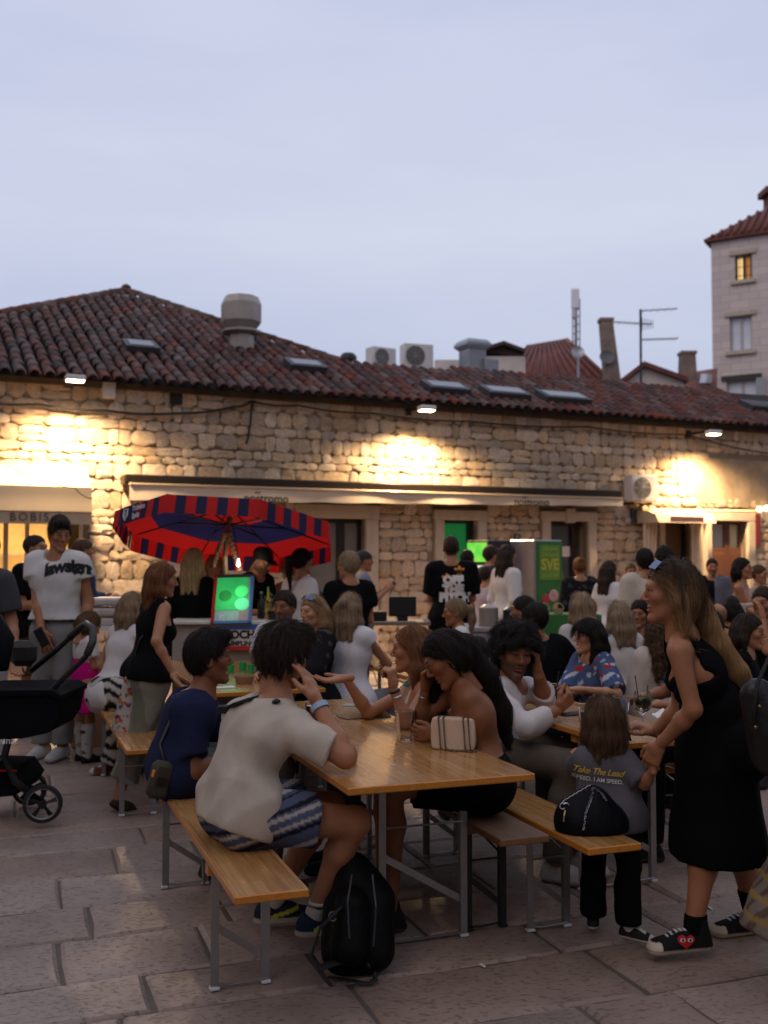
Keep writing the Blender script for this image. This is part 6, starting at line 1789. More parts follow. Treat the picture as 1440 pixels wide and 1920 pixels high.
for i in range(12):
    p = Vector((c[0] + .018 + r_.gauss(0, .010), c[1] - .01 + r_.gauss(0, .012), TZ + .13 + r_.gauss(.01, .02))); d = Vector((r_.uniform(-1, 1), r_.uniform(-1, 1), r_.uniform(0, 1))).normalized() * .014; e = d.orthogonal().normalized() * .008; mb.add([p - d, p + e, p + d, p - e], [(0, 1, 2, 3)])
mb.build('mint', pm('mint_leaf', (.03, .12, .02), .5, var=.2), t)
mb = MB(); mb.tube([(c[0] - .01, c[1], TZ + .10), (c[0] - .03, c[1] + .01, TZ + .26)], .0025, 5); mb.build('straw', m_black, t); mb = MB(); mb.tube([(c[0] + .02, c[1], TZ + .12), (c[0] + .026, c[1], TZ + .215)], .004, 5); mb.build('cinnamon_stick', pm('cinnamon', (.25, .11, .04), .7, var=.2), t)
c = G(1293, 1384, TZ); t = empty('water_bottle', (c[0], c[1], TZ), 0, 'square clear bottle with red and green label on the narrow table', 'bottle')
mb = MB(); mb.box((c[0], c[1], TZ + .055), (.058, .058, .108), Matrix.Rotation(.3, 3, 'Z'), 0, .01); mb.lathe((c[0], c[1], TZ + .109), [(.026, 0), (.013, .02), (.013, .04), (.001, .04)], 14); mb.build('glass_body', m_glass, t, smooth=40)
mb = MB(); mb.box((c[0] + .008, c[1] - .030, TZ + .075), (.03, .003, .045), Matrix.Rotation(.3, 3, 'Z')); lb = mb.build('label', pm('label_white', (.6, .58, .55), .6, var=.1), t)
mb = MB(); mb.box((c[0] + .012, c[1] - .032, TZ + .085), (.014, .003, .016), Matrix.Rotation(.3, 3, 'Z')); mb.build('label_red', m_red, lb); mb = MB(); mb.box((c[0] + .004, c[1] - .032, TZ + .060), (.016, .003, .012), Matrix.Rotation(.3, 3, 'Z')); mb.build('label_green', pm('green_plastic', (.02, .42, .12)), lb)
c = G(1248, 1345, TZ); mb = MB(); r_ = random.Random(9); mb.grid(lambda x, y: (c[0] + (x - .5) * .12, c[1] + (y - .5) * .10, TZ + .004 + .03 * abs(math.sin(x * 5 + y * 3)) * (1 - abs(2 * x - 1)) + .01 * math.sin(y * 9) ** 2), 8, 8); o = mb.build('napkin', m_white); tag(o, 'crumpled white napkin by the navy sleeve', 'napkin')
c = G(768, 1402, TZ)
for px, py in ((737, 1434), (737, 1405)):
    c = G(px, py, TZ); mb = MB(); mb.box((c[0], c[1], TZ + .0015), (.022, .009, .002), Matrix.Rotation(px * .01 + py, 3, 'Z')); o = mb.build('paper_scrap', m_white); tag(o, 'tiny torn paper scrap toward the open end of the near table' if py > 1420 else 'tiny torn paper scrap nearer the plastic cup', 'scrap', 'paper scraps on the near table')

# ============================================================ BAGS, BACKPACK, STROLLER, BOXES
def blob(name, lo, hi, res, prims, col, mat, parent, planes=(), wr=.004, seed=1, wf=22):
    f = Field(lo, hi, res)
    for a, k in prims: f.cap(*a, **k)
    p = f.pts(); f.D = (f.D + wrinkle(p, seed, wr, wf)).astype(np.float32)
    for pt, nv in planes: f.D = np.maximum(f.D, (p - np.asarray(pt, np.float32)) @ nrm(nv).astype(np.float32)).astype(np.float32)
    v, q_ = f.net(); c = col(v) if callable(col) else np.tile(np.array(col), (len(v), 1))
    return link(name, quad_mesh(name, v, q_, c), mat, parent)
m_bagcloth = pm('black_nylon', attr='Col', rough=.6, var=.25, vscale=9, bump=.5, bscale=30, spec=.15)
bp_ = G(672, 1822); t = empty('backpack', (bp_[0], bp_[1], 0), 0, 'black backpack slumped on the paving under the near table', 'backpack')
def BP(px, py, dy=0.0): return P(px, py, bp_[1] + dy)
bk = (.004, .004, .0045)
prims = [((BP(665, 1770), BP(672, 1665, .08), .115, .095), dict(k=.05, squash=(V3(0, 1, 0), .8))), ((BP(640, 1785, -.03), BP(632, 1700, .02), .07, .055), dict(k=.04)), ((BP(700, 1780, -.02), BP(708, 1690, .04), .085, .07), dict(k=.04)), ((BP(655, 1775, -.12), BP(660, 1700, -.08), .07, .06), dict(k=.03)), ((BP(668, 1660, .08), BP(664, 1625, .10), .08, .05), dict(k=.05))]
lo = np.min([a[0] for a, k in prims] + [a[1] for a, k in prims], 0) - .16; hi = np.max([a[0] for a, k in prims] + [a[1] for a, k in prims], 0) + .16
blob('body', lo, hi, .009, prims, bk, m_bagcloth, t, planes=[((0, 0, .004), (0, 0, -1))], wr=.006)
mb = MB(); mb.tube([BP(640, 1700, -.16), BP(600, 1740, -.16), BP(585, 1790, -.17), BP(600, 1815, -.16), BP(640, 1800, -.15)], .016, 8, flat=.3); mb.build('shoulder_strap', pm('strap_black', (.014, .014, .015), .6, var=.1), t, smooth=True)
e0 = G(615, 1838); e1 = G(690, 1850); e2 = G(705, 1836); mb = MB(); mb.tube([e0 + V3(0, 0, .012), e1 + V3(0, 0, .012), G(703, 1846) + V3(0, 0, .015), e2 + V3(0, 0, .03), BP(690, 1805, -.10)], .011, 8, flat=.35); mb.build('loose_strap', pm('strap_black', (.014, .014, .015)), t, smooth=True)
mb = MB(); c = BP(624, 1718, -.15); mb.tube([c + V3(.014 * math.cos(a), 0, .016 * math.sin(a)) for a in np.linspace(.5, 5.8, 12)], .003, 5); mb.build('ring', m_steel, t)
for pts in ([BP(655, 1760, -.20), BP(652, 1690, -.165), BP(660, 1640, -.09)], [BP(700, 1775, -.13), BP(705, 1700, -.10), BP(698, 1640, -.04)]):
    mb = MB(); mb.tube(pts, .004, 5); mb.build('zip', pm('zip_grey', (.05, .05, .055), .4, .5, var=.1), t)
# rounded black bag with chain on the bench
sc = G(1110, 1570, .48); t = empty('black_bag', (sc[0], sc[1], .48), 0, 'round black quilted bag with chain edging on the bench', 'handbag')
Yb = sc[1] + .10; cb = P(1100, 1530, Yb); s_ = Yb / F_PX
prims = [((P(1085, 1545, Yb), P(1120, 1545, Yb), .095, .095), dict(k=.04)), ((P(1085, 1530, Yb), P(1110, 1505, Yb), .075, .07), dict(k=.05)), ((P(1125, 1540, Yb), P(1145, 1545, Yb), .08, .07), dict(k=.05))]
lo = np.min([a[0] for a, k in prims] + [a[1] for a, k in prims], 0) - .15; hi = np.max([a[0] for a, k in prims] + [a[1] for a, k in prims], 0) + .15
bb = blob('body', lo, hi, .008, prims, (.004, .004, .006), m_bagcloth, t, planes=[((0, 0, .484), (0, 0, -1))], wr=.003)
bv = BVHTree.FromPolygons([v.co + Vector(t.location) for v in bb.data.vertices], [tuple(p.vertices) for p in bb.data.polygons])
def on_mesh(bv, px, py, lift=.003):
    d = Vector(ray(px, py)).normalized(); h = bv.ray_cast(Vector((0, 0, CAM_H)), d)
    return (h[0] + h[1] * lift) if h[0] is not None else None
def drape(bv, pts, lift): return [q for q in (on_mesh(bv, x, y, lift) for x, y in pts) if q is not None]
for pp in ([(1056, 1505), (1064, 1490), (1080, 1478), (1098, 1472), (1108, 1474)], [(1112, 1478), (1108, 1500), (1098, 1525), (1094, 1555), (1092, 1570)], [(1115, 1478), (1128, 1490), (1136, 1502)]):
    q = drape(bv, pp, .004)
    if len(q) > 1: mb = MB(); chain(mb, q, .008); mb.build('chain_trim', pm('silver_chain', (.35, .35, .36), .3, .9, var=.1), t)
cc = on_mesh(bv, 1059, 1512, .004)
if cc:
    mb = MB()
    for sx, a0 in ((-1, .7), (1, .7 + math.pi)):
        mb.tube([cc + Vector((sx * .006 + .012 * math.cos(a), -.004, .012 * math.sin(a))) for a in np.linspace(a0 if sx > 0 else a0 + 0.0, a0 + 4.9, 12)], .0028, 5)
    mb.build('metal_emblem', pm('silver_emblem', (.7, .7, .72), .2, .6, var=0), t)
q = drape(bv, [(1061, 1520), (1059, 1530), (1058, 1541)], .004)
if len(q) > 1: mb = MB(); mb.tube(q, .004, 5); mb.build('zip_pull', pm('worn_brass', (.35, .24, .12)), t)
# stroller at the left edge
m_frameb = pm('stroller_frame', (.010, .010, .011), .4, .2, var=.1); m_fab = pm('stroller_fabric', (.005, .005, .007), .8, var=.2, vscale=8, bump=.3, bscale=60, spec=.08)
Ys = 6.25; t = empty('stroller', (-2.2, Ys, 0), 0, 'black pram with carrycot and spoked rear wheels', 'stroller')
def ST(px, py, dy=0.0): return P(px, py, Ys + dy)
def wheel(px, py, dy, rpx, ang=70):
    c = Vector(ST(px, py, dy)); r = rpx * (Ys + dy) / F_PX; Rw = Matrix.Rotation(math.radians(90), 3, 'X'); Rw = Matrix.Rotation(math.radians(12), 3, 'Z') @ Rw
    w = MB(); w.lathe(c, [(r * .80, -.022), (r * .95, -.02), (r, 0), (r * .95, .02), (r * .80, .022), (r * .80, -.022)], 28, Rw); wo = w.build('wheel', pm('tyre', (.013, .013, .014), .7, var=.1), t, smooth=50)
    mb = MB(); mb.lathe(c, [(r * .80, -.016), (r * .74, -.018), (r * .72, 0), (r * .74, .018), (r * .80, .016)], 28, Rw); mb.build('rim', pm('rim_grey', (.28, .27, .26), .4, .6, var=0), wo, smooth=True)
    mb = MB(); mb.lathe(c, [(.001, -.025), (r * .2, -.025), (r * .22, .025), (.001, .025)], 12, Rw)
    for k in range(5):
        a = k * 2 * math.pi / 5 + .3
        for e in (-.09, .09): mb.tube([c + Rw @ Vector((r * .15 * math.cos(a), r * .15 * math.sin(a), 0)), c + Rw @ Vector((r * .75 * math.cos(a + e), r * .75 * math.sin(a + e), 0))], .007, 5)
    mb.build('spokes', m_frameb, wo)
wheel(80, 1507, -.15, 36); wheel(55, 1478, .35, 32); wheel(-95, 1500, -.1, 28)
tb = MB(); tb.tube([ST(58, 1258, .1), ST(110, 1215, .1), ST(148, 1180, .1), ST(162, 1170, .05), ST(174, 1178, -.05), ST(174, 1205, -.12), ST(160, 1232, -.15), ST(90, 1300, -.15), ST(20, 1370, -.15)], .017, 8); tb.build('handlebar', m_frameb, t, smooth=True)
mb = MB(); mb.tube([ST(130, 1196, .1), ST(150, 1178, .1), ST(162, 1170, .05), ST(174, 1178, -.05), ST(174, 1203, -.12), ST(163, 1228, -.15)], .023, 8); mb.build('grip', pm('grip_leather', (.03, .026, .024), .5, var=.1), t, smooth=True)
mb = MB(); pr = [(-60, 1302), (92, 1300), (112, 1312), (104, 1352), (88, 1375), (40, 1385), (-60, 1388)]
pts = [Vector(ST(x, y, -.22)) for x, y in pr]; mb.extrude(pts, (0, .5, 0)); cr = mb.build('carrycot', m_fab, t)
mb = MB(); pts = [Vector(ST(x, y, -.24)) for x, y in ((-60, 1296), (95, 1294), (114, 1304), (113, 1313), (92, 1303), (-60, 1306))]; mb.extrude(pts, (0, .54, 0)); mb.build('apron_rim', m_fab, t)
mb = MB(); mb.tube([ST(20, 1370, -.15), ST(8, 1420, -.15), ST(28, 1465, -.15), ST(80, 1507, -.12)], .022, 8); mb.tube([ST(8, 1420, -.15), ST(8, 1430, .1), ST(25, 1455, .32), ST(55, 1478, .34)], .018, 8); mb.tube([ST(8, 1420, -.15), ST(-95, 1500, -.1)], .02, 8); mb.build('chassis', m_frameb, t, smooth=True)
mb = MB(); pts = [Vector(ST(x, y, -.12)) for x, y in ((-60, 1440), (22, 1442), (42, 1470), (28, 1492), (-60, 1500))]; mb.extrude(pts, (0, .4, 0)); mb.build('basket', m_fab, t)
put_text('nuna', .055, ST(10, 1389, -.26), (1, 0, 0), (0, 0, 1), pm('white_ink', (.8, .8, .8)), t)
mb = MB(); mb.box(ST(15, 1445, -.16), (.10, .01, .008)); mb.build('red_trim', m_red, t)
mb = MB(); mb.tube([ST(0, 1255, -.1), ST(12, 1200, 0), ST(-10, 1160, .1)], .05, 8, flat=.6); mb.build('hood_fold', m_fab, t, smooth=True)
mb = MB(); mb.box(ST(44, 1225, .3), (.17, .1, .16), None, 0, .04); o = mb.build('shoulder_bag', pm('olive_dark', (.02, .018, .012), .6, var=.2)); tag(o, 'dark olive bag hanging behind the pram handle', 'bag')
# cardboard boxes and crates of goods behind
for (px, py, Y_, sx, sy, sz, col, nm, lab) in ((205, 1282, 8.9, .28, .3, .36, (.30, .19, .11), 'cardboard_box', 'brown cardboard box on the paving by the seated woman'),):
    c = G(px, 1400); c = P(px, py, Y_); mb = MB(); mb.box((c[0], Y_, .62), (sx, sy, .22)); mb.box((c[0], Y_, .25), (sx + .25, sy + .1, .5)); o = mb.build(nm, pm('cardboard', col, .85, var=.1), None); tag(o, lab, 'box')
c = P(205, 1150, 9.6); t = empty('goods_table', (c[0] + .05, 9.6, 0), 0, 'small stall table with packed white trays by the stone corner', 'table')
mb = MB(); mb.box((c[0] + .05, 9.6, .93), (.55, .5, .04)); mb.build('tabletop', m_white, t)
for sx in (-.24, .24):
    for sy in (-.2, .2): mb = MB(); mb.box((c[0] + .05 + sx, 9.6 + sy, .455), (.04, .04, .91)); mb.build('leg', m_black, t)
for k, (dx, zz, w_) in enumerate(((0, .97, .42), (.02, 1.06, .40), (-.02, 1.15, .34))):
    mb = MB(); mb.box((c[0] + .05 + dx, 9.6, zz + .015), (w_, .36, .075), None, 0, .02); o = mb.build('food_tray', pm('tray_white', (.5, .48, .46), .5, var=.15, vscale=8)); tag(o, ('lowest white food tray on the small stall table', 'middle white food tray on the small stall table', 'topmost white food tray on the small stall table')[k], 'tray', 'trays on the small stall table')
# monitor and gear by the wall, round tables with cloth
c = P(735, 1150, 9.9); t = empty('work_table', (c[0], 9.9, 0), 0, 'low folding table with a dark monitor by the wall', 'table')
mb = MB(); mb.box((c[0] - .02, 9.9, .955), (.75, .5, .03)); mb.build('tabletop', pm('grey_wood_top', (.2, .16, .12), .6, var=.2), t)
for sx in (-.33, .3):
    mb = MB(); mb.tube([(c[0] + sx, 9.75, .0), (c[0] + sx * .7, 10.05, .94)], .02, 6); mb.build('leg', m_black, t)
mb = MB(); mb.box((c[0] + .10, 9.9, 1.105), (.26, .05, .19), None, 0, .008); mb.box((c[0] + .10, 9.92, .99), (.1, .1, .04)); o = mb.build('monitor', m_black); tag(o, 'small dark monitor on the low folding table', 'monitor')
mb = MB(); mb.box((c[0] - .12, 9.88, 1.015), (.14, .12, .09), None, 0, .01); o = mb.build('card_terminal', m_black); tag(o, 'black box beside the small dark monitor', 'box')
c = P(925, 1195, 8.9); t = empty('cloth_table', (c[0], 9.2, 0), 0, 'table under a grey cloth behind the woman in white', 'table')
mb = MB(); mb.box((c[0] + .1, 9.2, .47), (.62, .6, .94)); mb.build('cloth', pm('grey_tablecloth', (.30, .27, .28), .85, var=.1, bump=.5, bscale=8), t); mb = MB(); mb.box((c[0] + .1, 9.2, .955), (.66, .64, .03)); mb.build('tabletop', pm('grey_tablecloth', (.30, .27, .28)), t)
for (dx, r, h, col, lab) in ((-.12, .085, .16, (.35, .3, .26), 'steel pot with lid on the grey cloth table'), (.08, .075, .14, (.03, .03, .03), 'black pot on the grey cloth table')):
    mb = MB(); mb.lathe((c[0] + .1 + dx, 9.1, .972), [(.001, 0), (r, 0), (r, h), (r * .4, h + .03), (.001, h + .03)], 16); o = mb.build('cooking_pot', pm('pot_%d' % int(col[0] * 100), col, .35, .5, var=.1), None, smooth=40); tag(o, lab, 'pot')
c = P(1040, 1150, 10.6); mb = MB(); mb.box((c[0], 10.6, .5), (.85, .5, 1.0)); o = mb.build('green_counter', pm('green_counter', (.03, .14, .03), .6, var=.15)); tag(o, 'green stall counter behind the black tee man', 'counter')
for k, dx in enumerate((-.26, -.12, .02, .2)):
    mb = MB(); mb.lathe((c[0] + dx, 10.5, 1.003), [(.001, 0), (.045, 0), (.055, .05), (.05, .05), (.04, .01), (.001, .01)], 12); mb.tube([(c[0] + dx + .055 * math.cos(a), 10.5, 1.05 + .06 * math.sin(a)) for a in np.linspace(0, 3.14, 7)], .006, 5)
    o = mb.build('small_basket', pm('basket_straw', (.35, .26, .16), .8, var=.3, vscale=40), None); tag(o, ('wicker handle basket at the end of the green counter', 'second wicker basket along the green counter', 'third wicker basket along the green counter', 'wicker basket nearest the black tee back')[k], 'basket', 'baskets on the green counter')

for px, py, lab in ((1331, 1704, 'white paper scrap on the paving behind the canvas shoe'), (1322, 1688, 'cigarette end on the paving under the narrow table'), (905, 1812, 'pale crumb of paper on the bare paving in front of the near table')):
    c = G(px, py); mb = MB(); mb.box((c[0], c[1], .004), (.035, .010, .006), Matrix.Rotation(px * .7, 3, 'Z'), 0, .002); o = mb.build('litter_scrap', m_white); tag(o, lab, 'litter', 'litter on the paving')
# ============================================================ PEOPLE
def shift(J, d):
    for k, v in J.items():
        if isinstance(v, np.ndarray) and v.shape == (3,) and k not in ('tr', 'tf', 'tu', 'r', 'f'): J[k] = v + d
def fit(px, top, Y, yaw, seat=None, **kw):
    """a posed figure whose crown shows at that pixel, at that distance; its height follows"""
    tgt = P(px, top, Y); H = 1.7
    for _ in range(4):
        J = pose(tgt[0], Y, H, yaw, seat, **kw)
        zt = J['head'][2] + .122 * J['hs']; b = 0 if seat is None else seat
        H = H * (tgt[2] - b) / (zt - b)
    J = pose(tgt[0], Y, H, yaw, seat, **kw)
    shift(J, V3(tgt[0] - J['head'][0], Y - J['head'][1], 0)); return J
def stripes(ca, cb, k, ax='u', w=.0): return lambda c: np.where((np.sin(c[ax] * k) > w)[:, None], np.array(ca), np.array(cb))
def speckle(base, spots, f=60, th=.6, seed=0):
    def fn(c):
        col = np.tile(np.array(base, float), (len(c['p']), 1))
        for i, sp in enumerate(spots): m = wrinkle(c['p'], seed + i * 7, 1.0, f, (1, 1, 1)) > th; col[m] = sp
        return col
    return fn
BLK = (.012, .012, .014); WHT = (.66, .64, .62); NAVY = (.018, .022, .055); JEAN = (.07, .09, .14)
def shirt(kind, col, **k): return ('shirt', top_spec(kind, col, **k))
def pants(col, **k): return ('trousers', trousers_spec(col, **k))
def skirt(J, col, length, w0=.15, w1=.22, top=.10, name='skirt', wr=.006):
    p = J['pelvis']; a = p + J['tu'] * top; e = V3(p[0], p[1], p[2] - length); s = J['s']
    if 'skirt_to' in J: e = J['skirt_to']
    return (name, dict(parts={}, extra=[('c', (a, lerp(a, e, .35), w0 * s, w0 * s * 1.12), dict(k=.04, squash=(J['tf'], .82))), ('c', (lerp(a, e, .3), e, w0 * s * 1.1, w1 * s), dict(k=.04, squash=(J['tf'], .85), clip=True))], col=col, wr=wr, wf=30))
S_RUN = ('runner', (.02, .035, .06), (.62, .55, .45), (.55, .6, .05)); S_WHT = ('sneaker', (.55, .53, .5), (.6, .58, .55), (.5, .48, .46)); S_BLK = ('sneaker', (.015, .015, .015), (.05, .05, .05), (.02, .02, .02))
H_SHORT = dict(kind='short', top=.020, side=.007, back=.010, slen=.035)

def project_text(o, txt, size, centre, xdir, ydir, ndir, mat, bold=.0, curve=0.0, shear=0.0, name='print', spacing=1.0, parent=None):
    """lettering laid onto a garment: each letter point drops along ndir onto the cloth"""
    me = text_mesh(txt, size, name, bold=bold, shear=shear, spacing=spacing)
    bm = bmesh.new(); bm.from_mesh(me)
    bmesh.ops.triangulate(bm, faces=bm.faces)
    xs = [v.co.x for v in bm.verts]; st = size * .16
    if xs:
        for k in range(int(min(xs) / st), int(max(xs) / st) + 1):
            bmesh.ops.bisect_plane(bm, geom=bm.verts[:] + bm.edges[:] + bm.faces[:], plane_co=(k * st, 0, 0), plane_no=(1, 0, 0))
        for k in range(-8, 9): bmesh.ops.bisect_plane(bm, geom=bm.verts[:] + bm.edges[:] + bm.faces[:], plane_co=(0, k * st, 0), plane_no=(0, 1, 0))
    M = parent_matrix(o); bv = BVHTree.FromPolygons([M @ v.co for v in o.data.vertices], [tuple(p.vertices) for p in o.data.polygons])
    x, y, n = Vector(xdir).normalized(), Vector(ydir).normalized(), Vector(ndir).normalized()
    kill = []
    for v in bm.verts:
        p = Vector(centre) + x * v.co.x + y * (v.co.y - curve * v.co.x ** 2); h = bv.ray_cast(p - n * .4, n, .8)
        if h[0] is None: kill.append(v)
        else: v.co = h[0] - n * .0035
    bmesh.ops.delete(bm, geom=kill, context='VERTS'); bm.to_mesh(me); bm.free()
    me.materials.clear(); return link(name, me, mat, o)
m_print_b = pm('black_print', (.012, .012, .012), .8, var=0); m_print_w = pm('white_print', (.66, .64, .6), .8, var=.05); m_print_y = pm('yellow_print', (.62, .42, .06), .8, var=.05); m_print_o = pm('orange_print', (.65, .25, .03), .8, var=.1)

# ---------------- man in the grey tee (seated, back to us, hand at his face)
J = pose(0, 0, 1.80, -62, .48)
J.update(pelvis=P(452, 1522, 4.06), neck=P(522, 1318, 4.14), tu=nrm(P(522, 1318, 4.14) - P(452, 1522, 4.06)), bow=.055)
f_ = nrm(V3(.86, .50, 0)); tu = J['tu']; J['tf'] = nrm(f_ - tu * (f_ @ tu)); J['tr'] = np.cross(J['tf'], tu); J['f'] = nrm(V3(.88, .47, 0)); J['r'] = np.cross(J['f'], V3(0, 0, 1))
for k, sg in (('L', -1), ('R', 1)): J['hip' + k] = J['pelvis'] + J['r'] * sg * .10
J.update(shR=P(560, 1372, 3.97), shL=P(452, 1340, 4.30), elR=P(648, 1421, 3.93), wrR=P(594, 1316, 4.04), elL=P(560, 1405, 4.42), wrL=P(606, 1390, 4.22),
         knR=P(668, 1540, 4.08), anR=P(590, 1716, 4.20), toeR=P(668, 1727, 4.24), knL=P(620, 1510, 4.46), anL=P(510, 1694, 4.46), toeL=P(590, 1704, 4.50))
J['hR'] = frame(-48, -8, 4); J['head'] = P(532, 1232, 4.17); J['hs'] = 1.0; J['s'] = 1.0
def tee_grey(c): return np.tile(np.array((.50, .43, .355)), (len(c['p']), 1)) * (1 + .05 * wrinkle(c['p'], 3, 1, 40))[:, None]
def shorts_col(c):
    q = c['p'] @ nrm(V3(-.35, .1, 1.0)) * 1.0; v = np.sin(q * 150) + .6 * np.sin(q * 61 + 1)
    col = np.tile(np.array((.085, .10, .17)), (len(q), 1)); col[v > .75] = (.42, .38, .34); col[v < -.8] = (.018, .018, .025); return col
J['near'] = True
grey_tee = top_spec('tee', tee_grey, fit=.016, sleeve=.72, hem=.50, loose=.004, wr=.008); grey_tee['res'] = .009; grey_tee['wf'] = 34
short_sp = trousers_spec(shorts_col, fit=.018, frac=.60, widen=.018, wr=.005); short_sp['res'] = .008
def socks(colf, z, off=.006, parts=('shin',), res=.008): return [('sock', dict(parts={p_ + k: (off,) for p_ in parts}, col=colf, wr=.001, planes=[((0, 0, z), (0, 0, 1))], res=res)) for k in 'LR']
band = lambda c0, *bs: (lambda c: np.select([(np.abs(c['p'][:, 2] - z) < w)[:, None] for z, w, _ in bs], [np.array(b[2]) for b in bs], np.array(c0)))
man1, B1 = person(J, 'man in a grey tee and striped shorts sitting with hand at his face', 'fair', dict(kind='short', top=.028, side=.008, back=.010, hl=.004, slen=.05, frizz=.013, quiff=1, amp=.006), 'dark',
    [('shirt', grey_tee), ('shorts', short_sp), *socks(band((.62, .58, .5), (.195, .006, (.03, .03, .03))), .215)], S_RUN, 'near', strand=5200, beard=.5,
    hands=dict(R=dict(d=P(566, 1238, 4.12) - P(594, 1316, 4.04), n=V3(-.85, .5, .1), curl=(.12, .25, .2), thumb=.7, spread=.05), L=dict(d=V3(.9, -.3, 0), n=V3(0, 0, -1), curl=(.5, .7, .4))))
mb = MB(); wb = J['wrR']; d = nrm(J['wrR'] - J['elR']); q = lerp(J['elR'], J['wrR'], .90); Rm = Vector(d).to_track_quat('Z', 'Y').to_matrix()
mb.lathe(q, [(.034, -.011), (.0355, -.011), (.0355, .011), (.034, .011)], 20, Rm); mb.build('wristband', pm('pale_blue_band', (.30, .44, .58), .5, var=.05), man1)
sh = [c for c in man1.children if c.name.startswith('shirt')][0]
bv = BVHTree.FromPolygons([v.co + Vector(man1.location) for v in sh.data.vertices], [tuple(p.vertices) for p in sh.data.polygons])
q = drape(bv, [(404, 1346), (422, 1334), (445, 1324), (468, 1316), (490, 1309), (505, 1309), (517, 1320)], .012)
if len(q) > 2: mb = MB(); mb.tube(q, .017, 8, flat=.4); st = mb.build('sling_strap', pm('strap_black', (.014, .014, .015)), man1, smooth=True); mb = MB(); c = on_mesh(bv, 425, 1333, .012); mb.box(c, (.055, .02, .034), None, 0, .006); mb.build('strap_buckle', m_black, st)

# ---------------- man in the navy shirt on the far end of the bench
J = pose(0, 0, 1.78, -75, .48)
J.update(pelvis=P(340, 1440, 4.92), neck=P(376, 1312, 4.96)); tu = nrm(J['neck'] - J['pelvis']); J['tu'] = tu; f_ = nrm(V3(.93, .36, 0)); J['tf'] = nrm(f_ - tu * (f_ @ tu)); J['tr'] = np.cross(J['tf'], tu); J['bow'] = .04
J['f'] = f_; J['r'] = np.cross(f_, V3(0, 0, 1))
for k, sg in (('L', -1), ('R', 1)):
    J['hip' + k] = J['pelvis'] + J['r'] * sg * .09; J['kn' + k] = J['hip' + k] + f_ * .44 + J['r'] * sg * .05; J['an' + k] = V3(*(J['hip' + k] + f_ * (.36 if k == 'R' else .2) + J['r'] * sg * .1)[:2], .09); J['toe' + k] = J['an' + k] + f_ * .14
J.update(shR=P(350, 1335, 4.80), shL=P(380, 1325, 5.14)); J['elR'], J['wrR'] = P(362, 1448, 4.76), P(440, 1400, 4.95); J['elL'], J['wrL'] = P(430, 1420, 5.25), P(455, 1395, 5.2)
J['hR'] = frame(-74, 4, 0); J['head'] = P(393, 1236, 4.98); J['hs'] = 1.0
person(J, 'man in a navy shirt laughing in profile on the bench', 'tan', dict(kind='short', top=.030, side=.010, quiff=1, slen=.04, curly=0, frizz=.006), 'black', [shirt('tee', NAVY, fit=.02, sleeve=.75, hem=.62), pants((.09, .09, .075))], ('clog', (.02, .07, .02), (.10, .06, .03), (.02, .05, .02)), 'near', strand=2200, beard=.25, mouth=1.0)
c = P(300, 1462, 4.70); t = empty('sling_bag', tuple(c), 0, 'small olive sling bag hanging behind the navy shirt', 'bag'); mb = MB(); Rb = Matrix.Rotation(.25, 3, 'Y') @ Matrix.Rotation(.5, 3, 'Z'); mb.box(c, (.10, .06, .17), Rb, 0, .02); mb.build('pouch', pm('olive_cloth', (.050, .043, .026), .8, var=.15, bump=.3, bscale=60), t, smooth=40)
mb = MB(); mb.box(Vector(c) + Rb @ Vector((-.0, -.034, .0)), (.045, .004, .035), Rb); mb.build('patch', m_black, t); mb = MB(); mb.box(Vector(c) + Rb @ Vector((-.045, -.02, .03)), (.008, .02, .03), Rb); mb.build('tab', m_print_o, t)
mb = MB(); mb.tube([Vector(c) + Rb @ Vector((0, 0, .08)), P(300, 1395, 4.78), P(330, 1330, 4.76)], .010, 6, flat=.4); mb.build('strap', m_black, t, smooth=True)

# ---------------- woman in the black halter dress, head on her hand
J = pose(0, 0, 1.66, 78, .47, female=True)
J.update(pelvis=P(905, 1462, 4.55), neck=P(868, 1290, 4.55)); tu = nrm(J['neck'] - J['pelvis']); J['tu'] = tu; f_ = nrm(V3(-.97, -.12, 0)); J['tf'] = nrm(f_ - tu * (f_ @ tu)); J['tr'] = np.cross(J['tf'], tu); J['f'] = f_; J['r'] = np.cross(f_, V3(0, 0, 1)); J['bow'] = .03
for k, sg in (('L', -1), ('R', 1)):
    J['hip' + k] = J['pelvis'] + J['r'] * sg * .09; J['kn' + k] = J['hip' + k] + f_ * .42 + J['r'] * sg * .03 + V3(0, 0, .02); J['an' + k] = V3(*(J['hip' + k] + f_ * .42)[:2], .09); J['toe' + k] = J['an' + k] + f_ * .13
J.update(shL=P(880, 1312, 4.46), shR=P(852, 1300, 4.70), elL=P(910, 1392, 4.54), wrL=P(818, 1380, 4.56), elR=P(790, 1352, 4.72), wrR=P(797, 1292, 4.66))
J['hR'] = frame(98, -30, 10); J['head'] = P(836, 1236, 4.55); J['hs'] = .97
hd = J['head']; back = P(905, 1250, 4.60)
lk = [([P(868, 1212, 4.60), P(905, 1265, 4.62), P(935, 1330, 4.64), P(950, 1380, 4.64)], [.055, .060, .050, .025]), ([P(850, 1200, 4.66), P(820, 1250, 4.72), P(812, 1330, 4.72)], [.04, .035, .02]), ([P(826, 1215, 4.66), P(815, 1290, 4.74), P(825, 1380, 4.7)], [.03, .04, .03])]
blk_dress = dict(parts={n: (.008,) for n in ('pelvis', 'belly', 'ribs', 'chest', 'bustL', 'bustR', 'gluteL', 'gluteR')}, clip=lambda s, f, u: np.maximum(np.maximum(u + .12, np.where(f < .02, u + .30, -1)), -(u + .9)), col=BLK, wr=.003)
blk_dress['parts'].update({'thighL': (.03, .75, .01), 'thighR': (.03, .75, .01)})
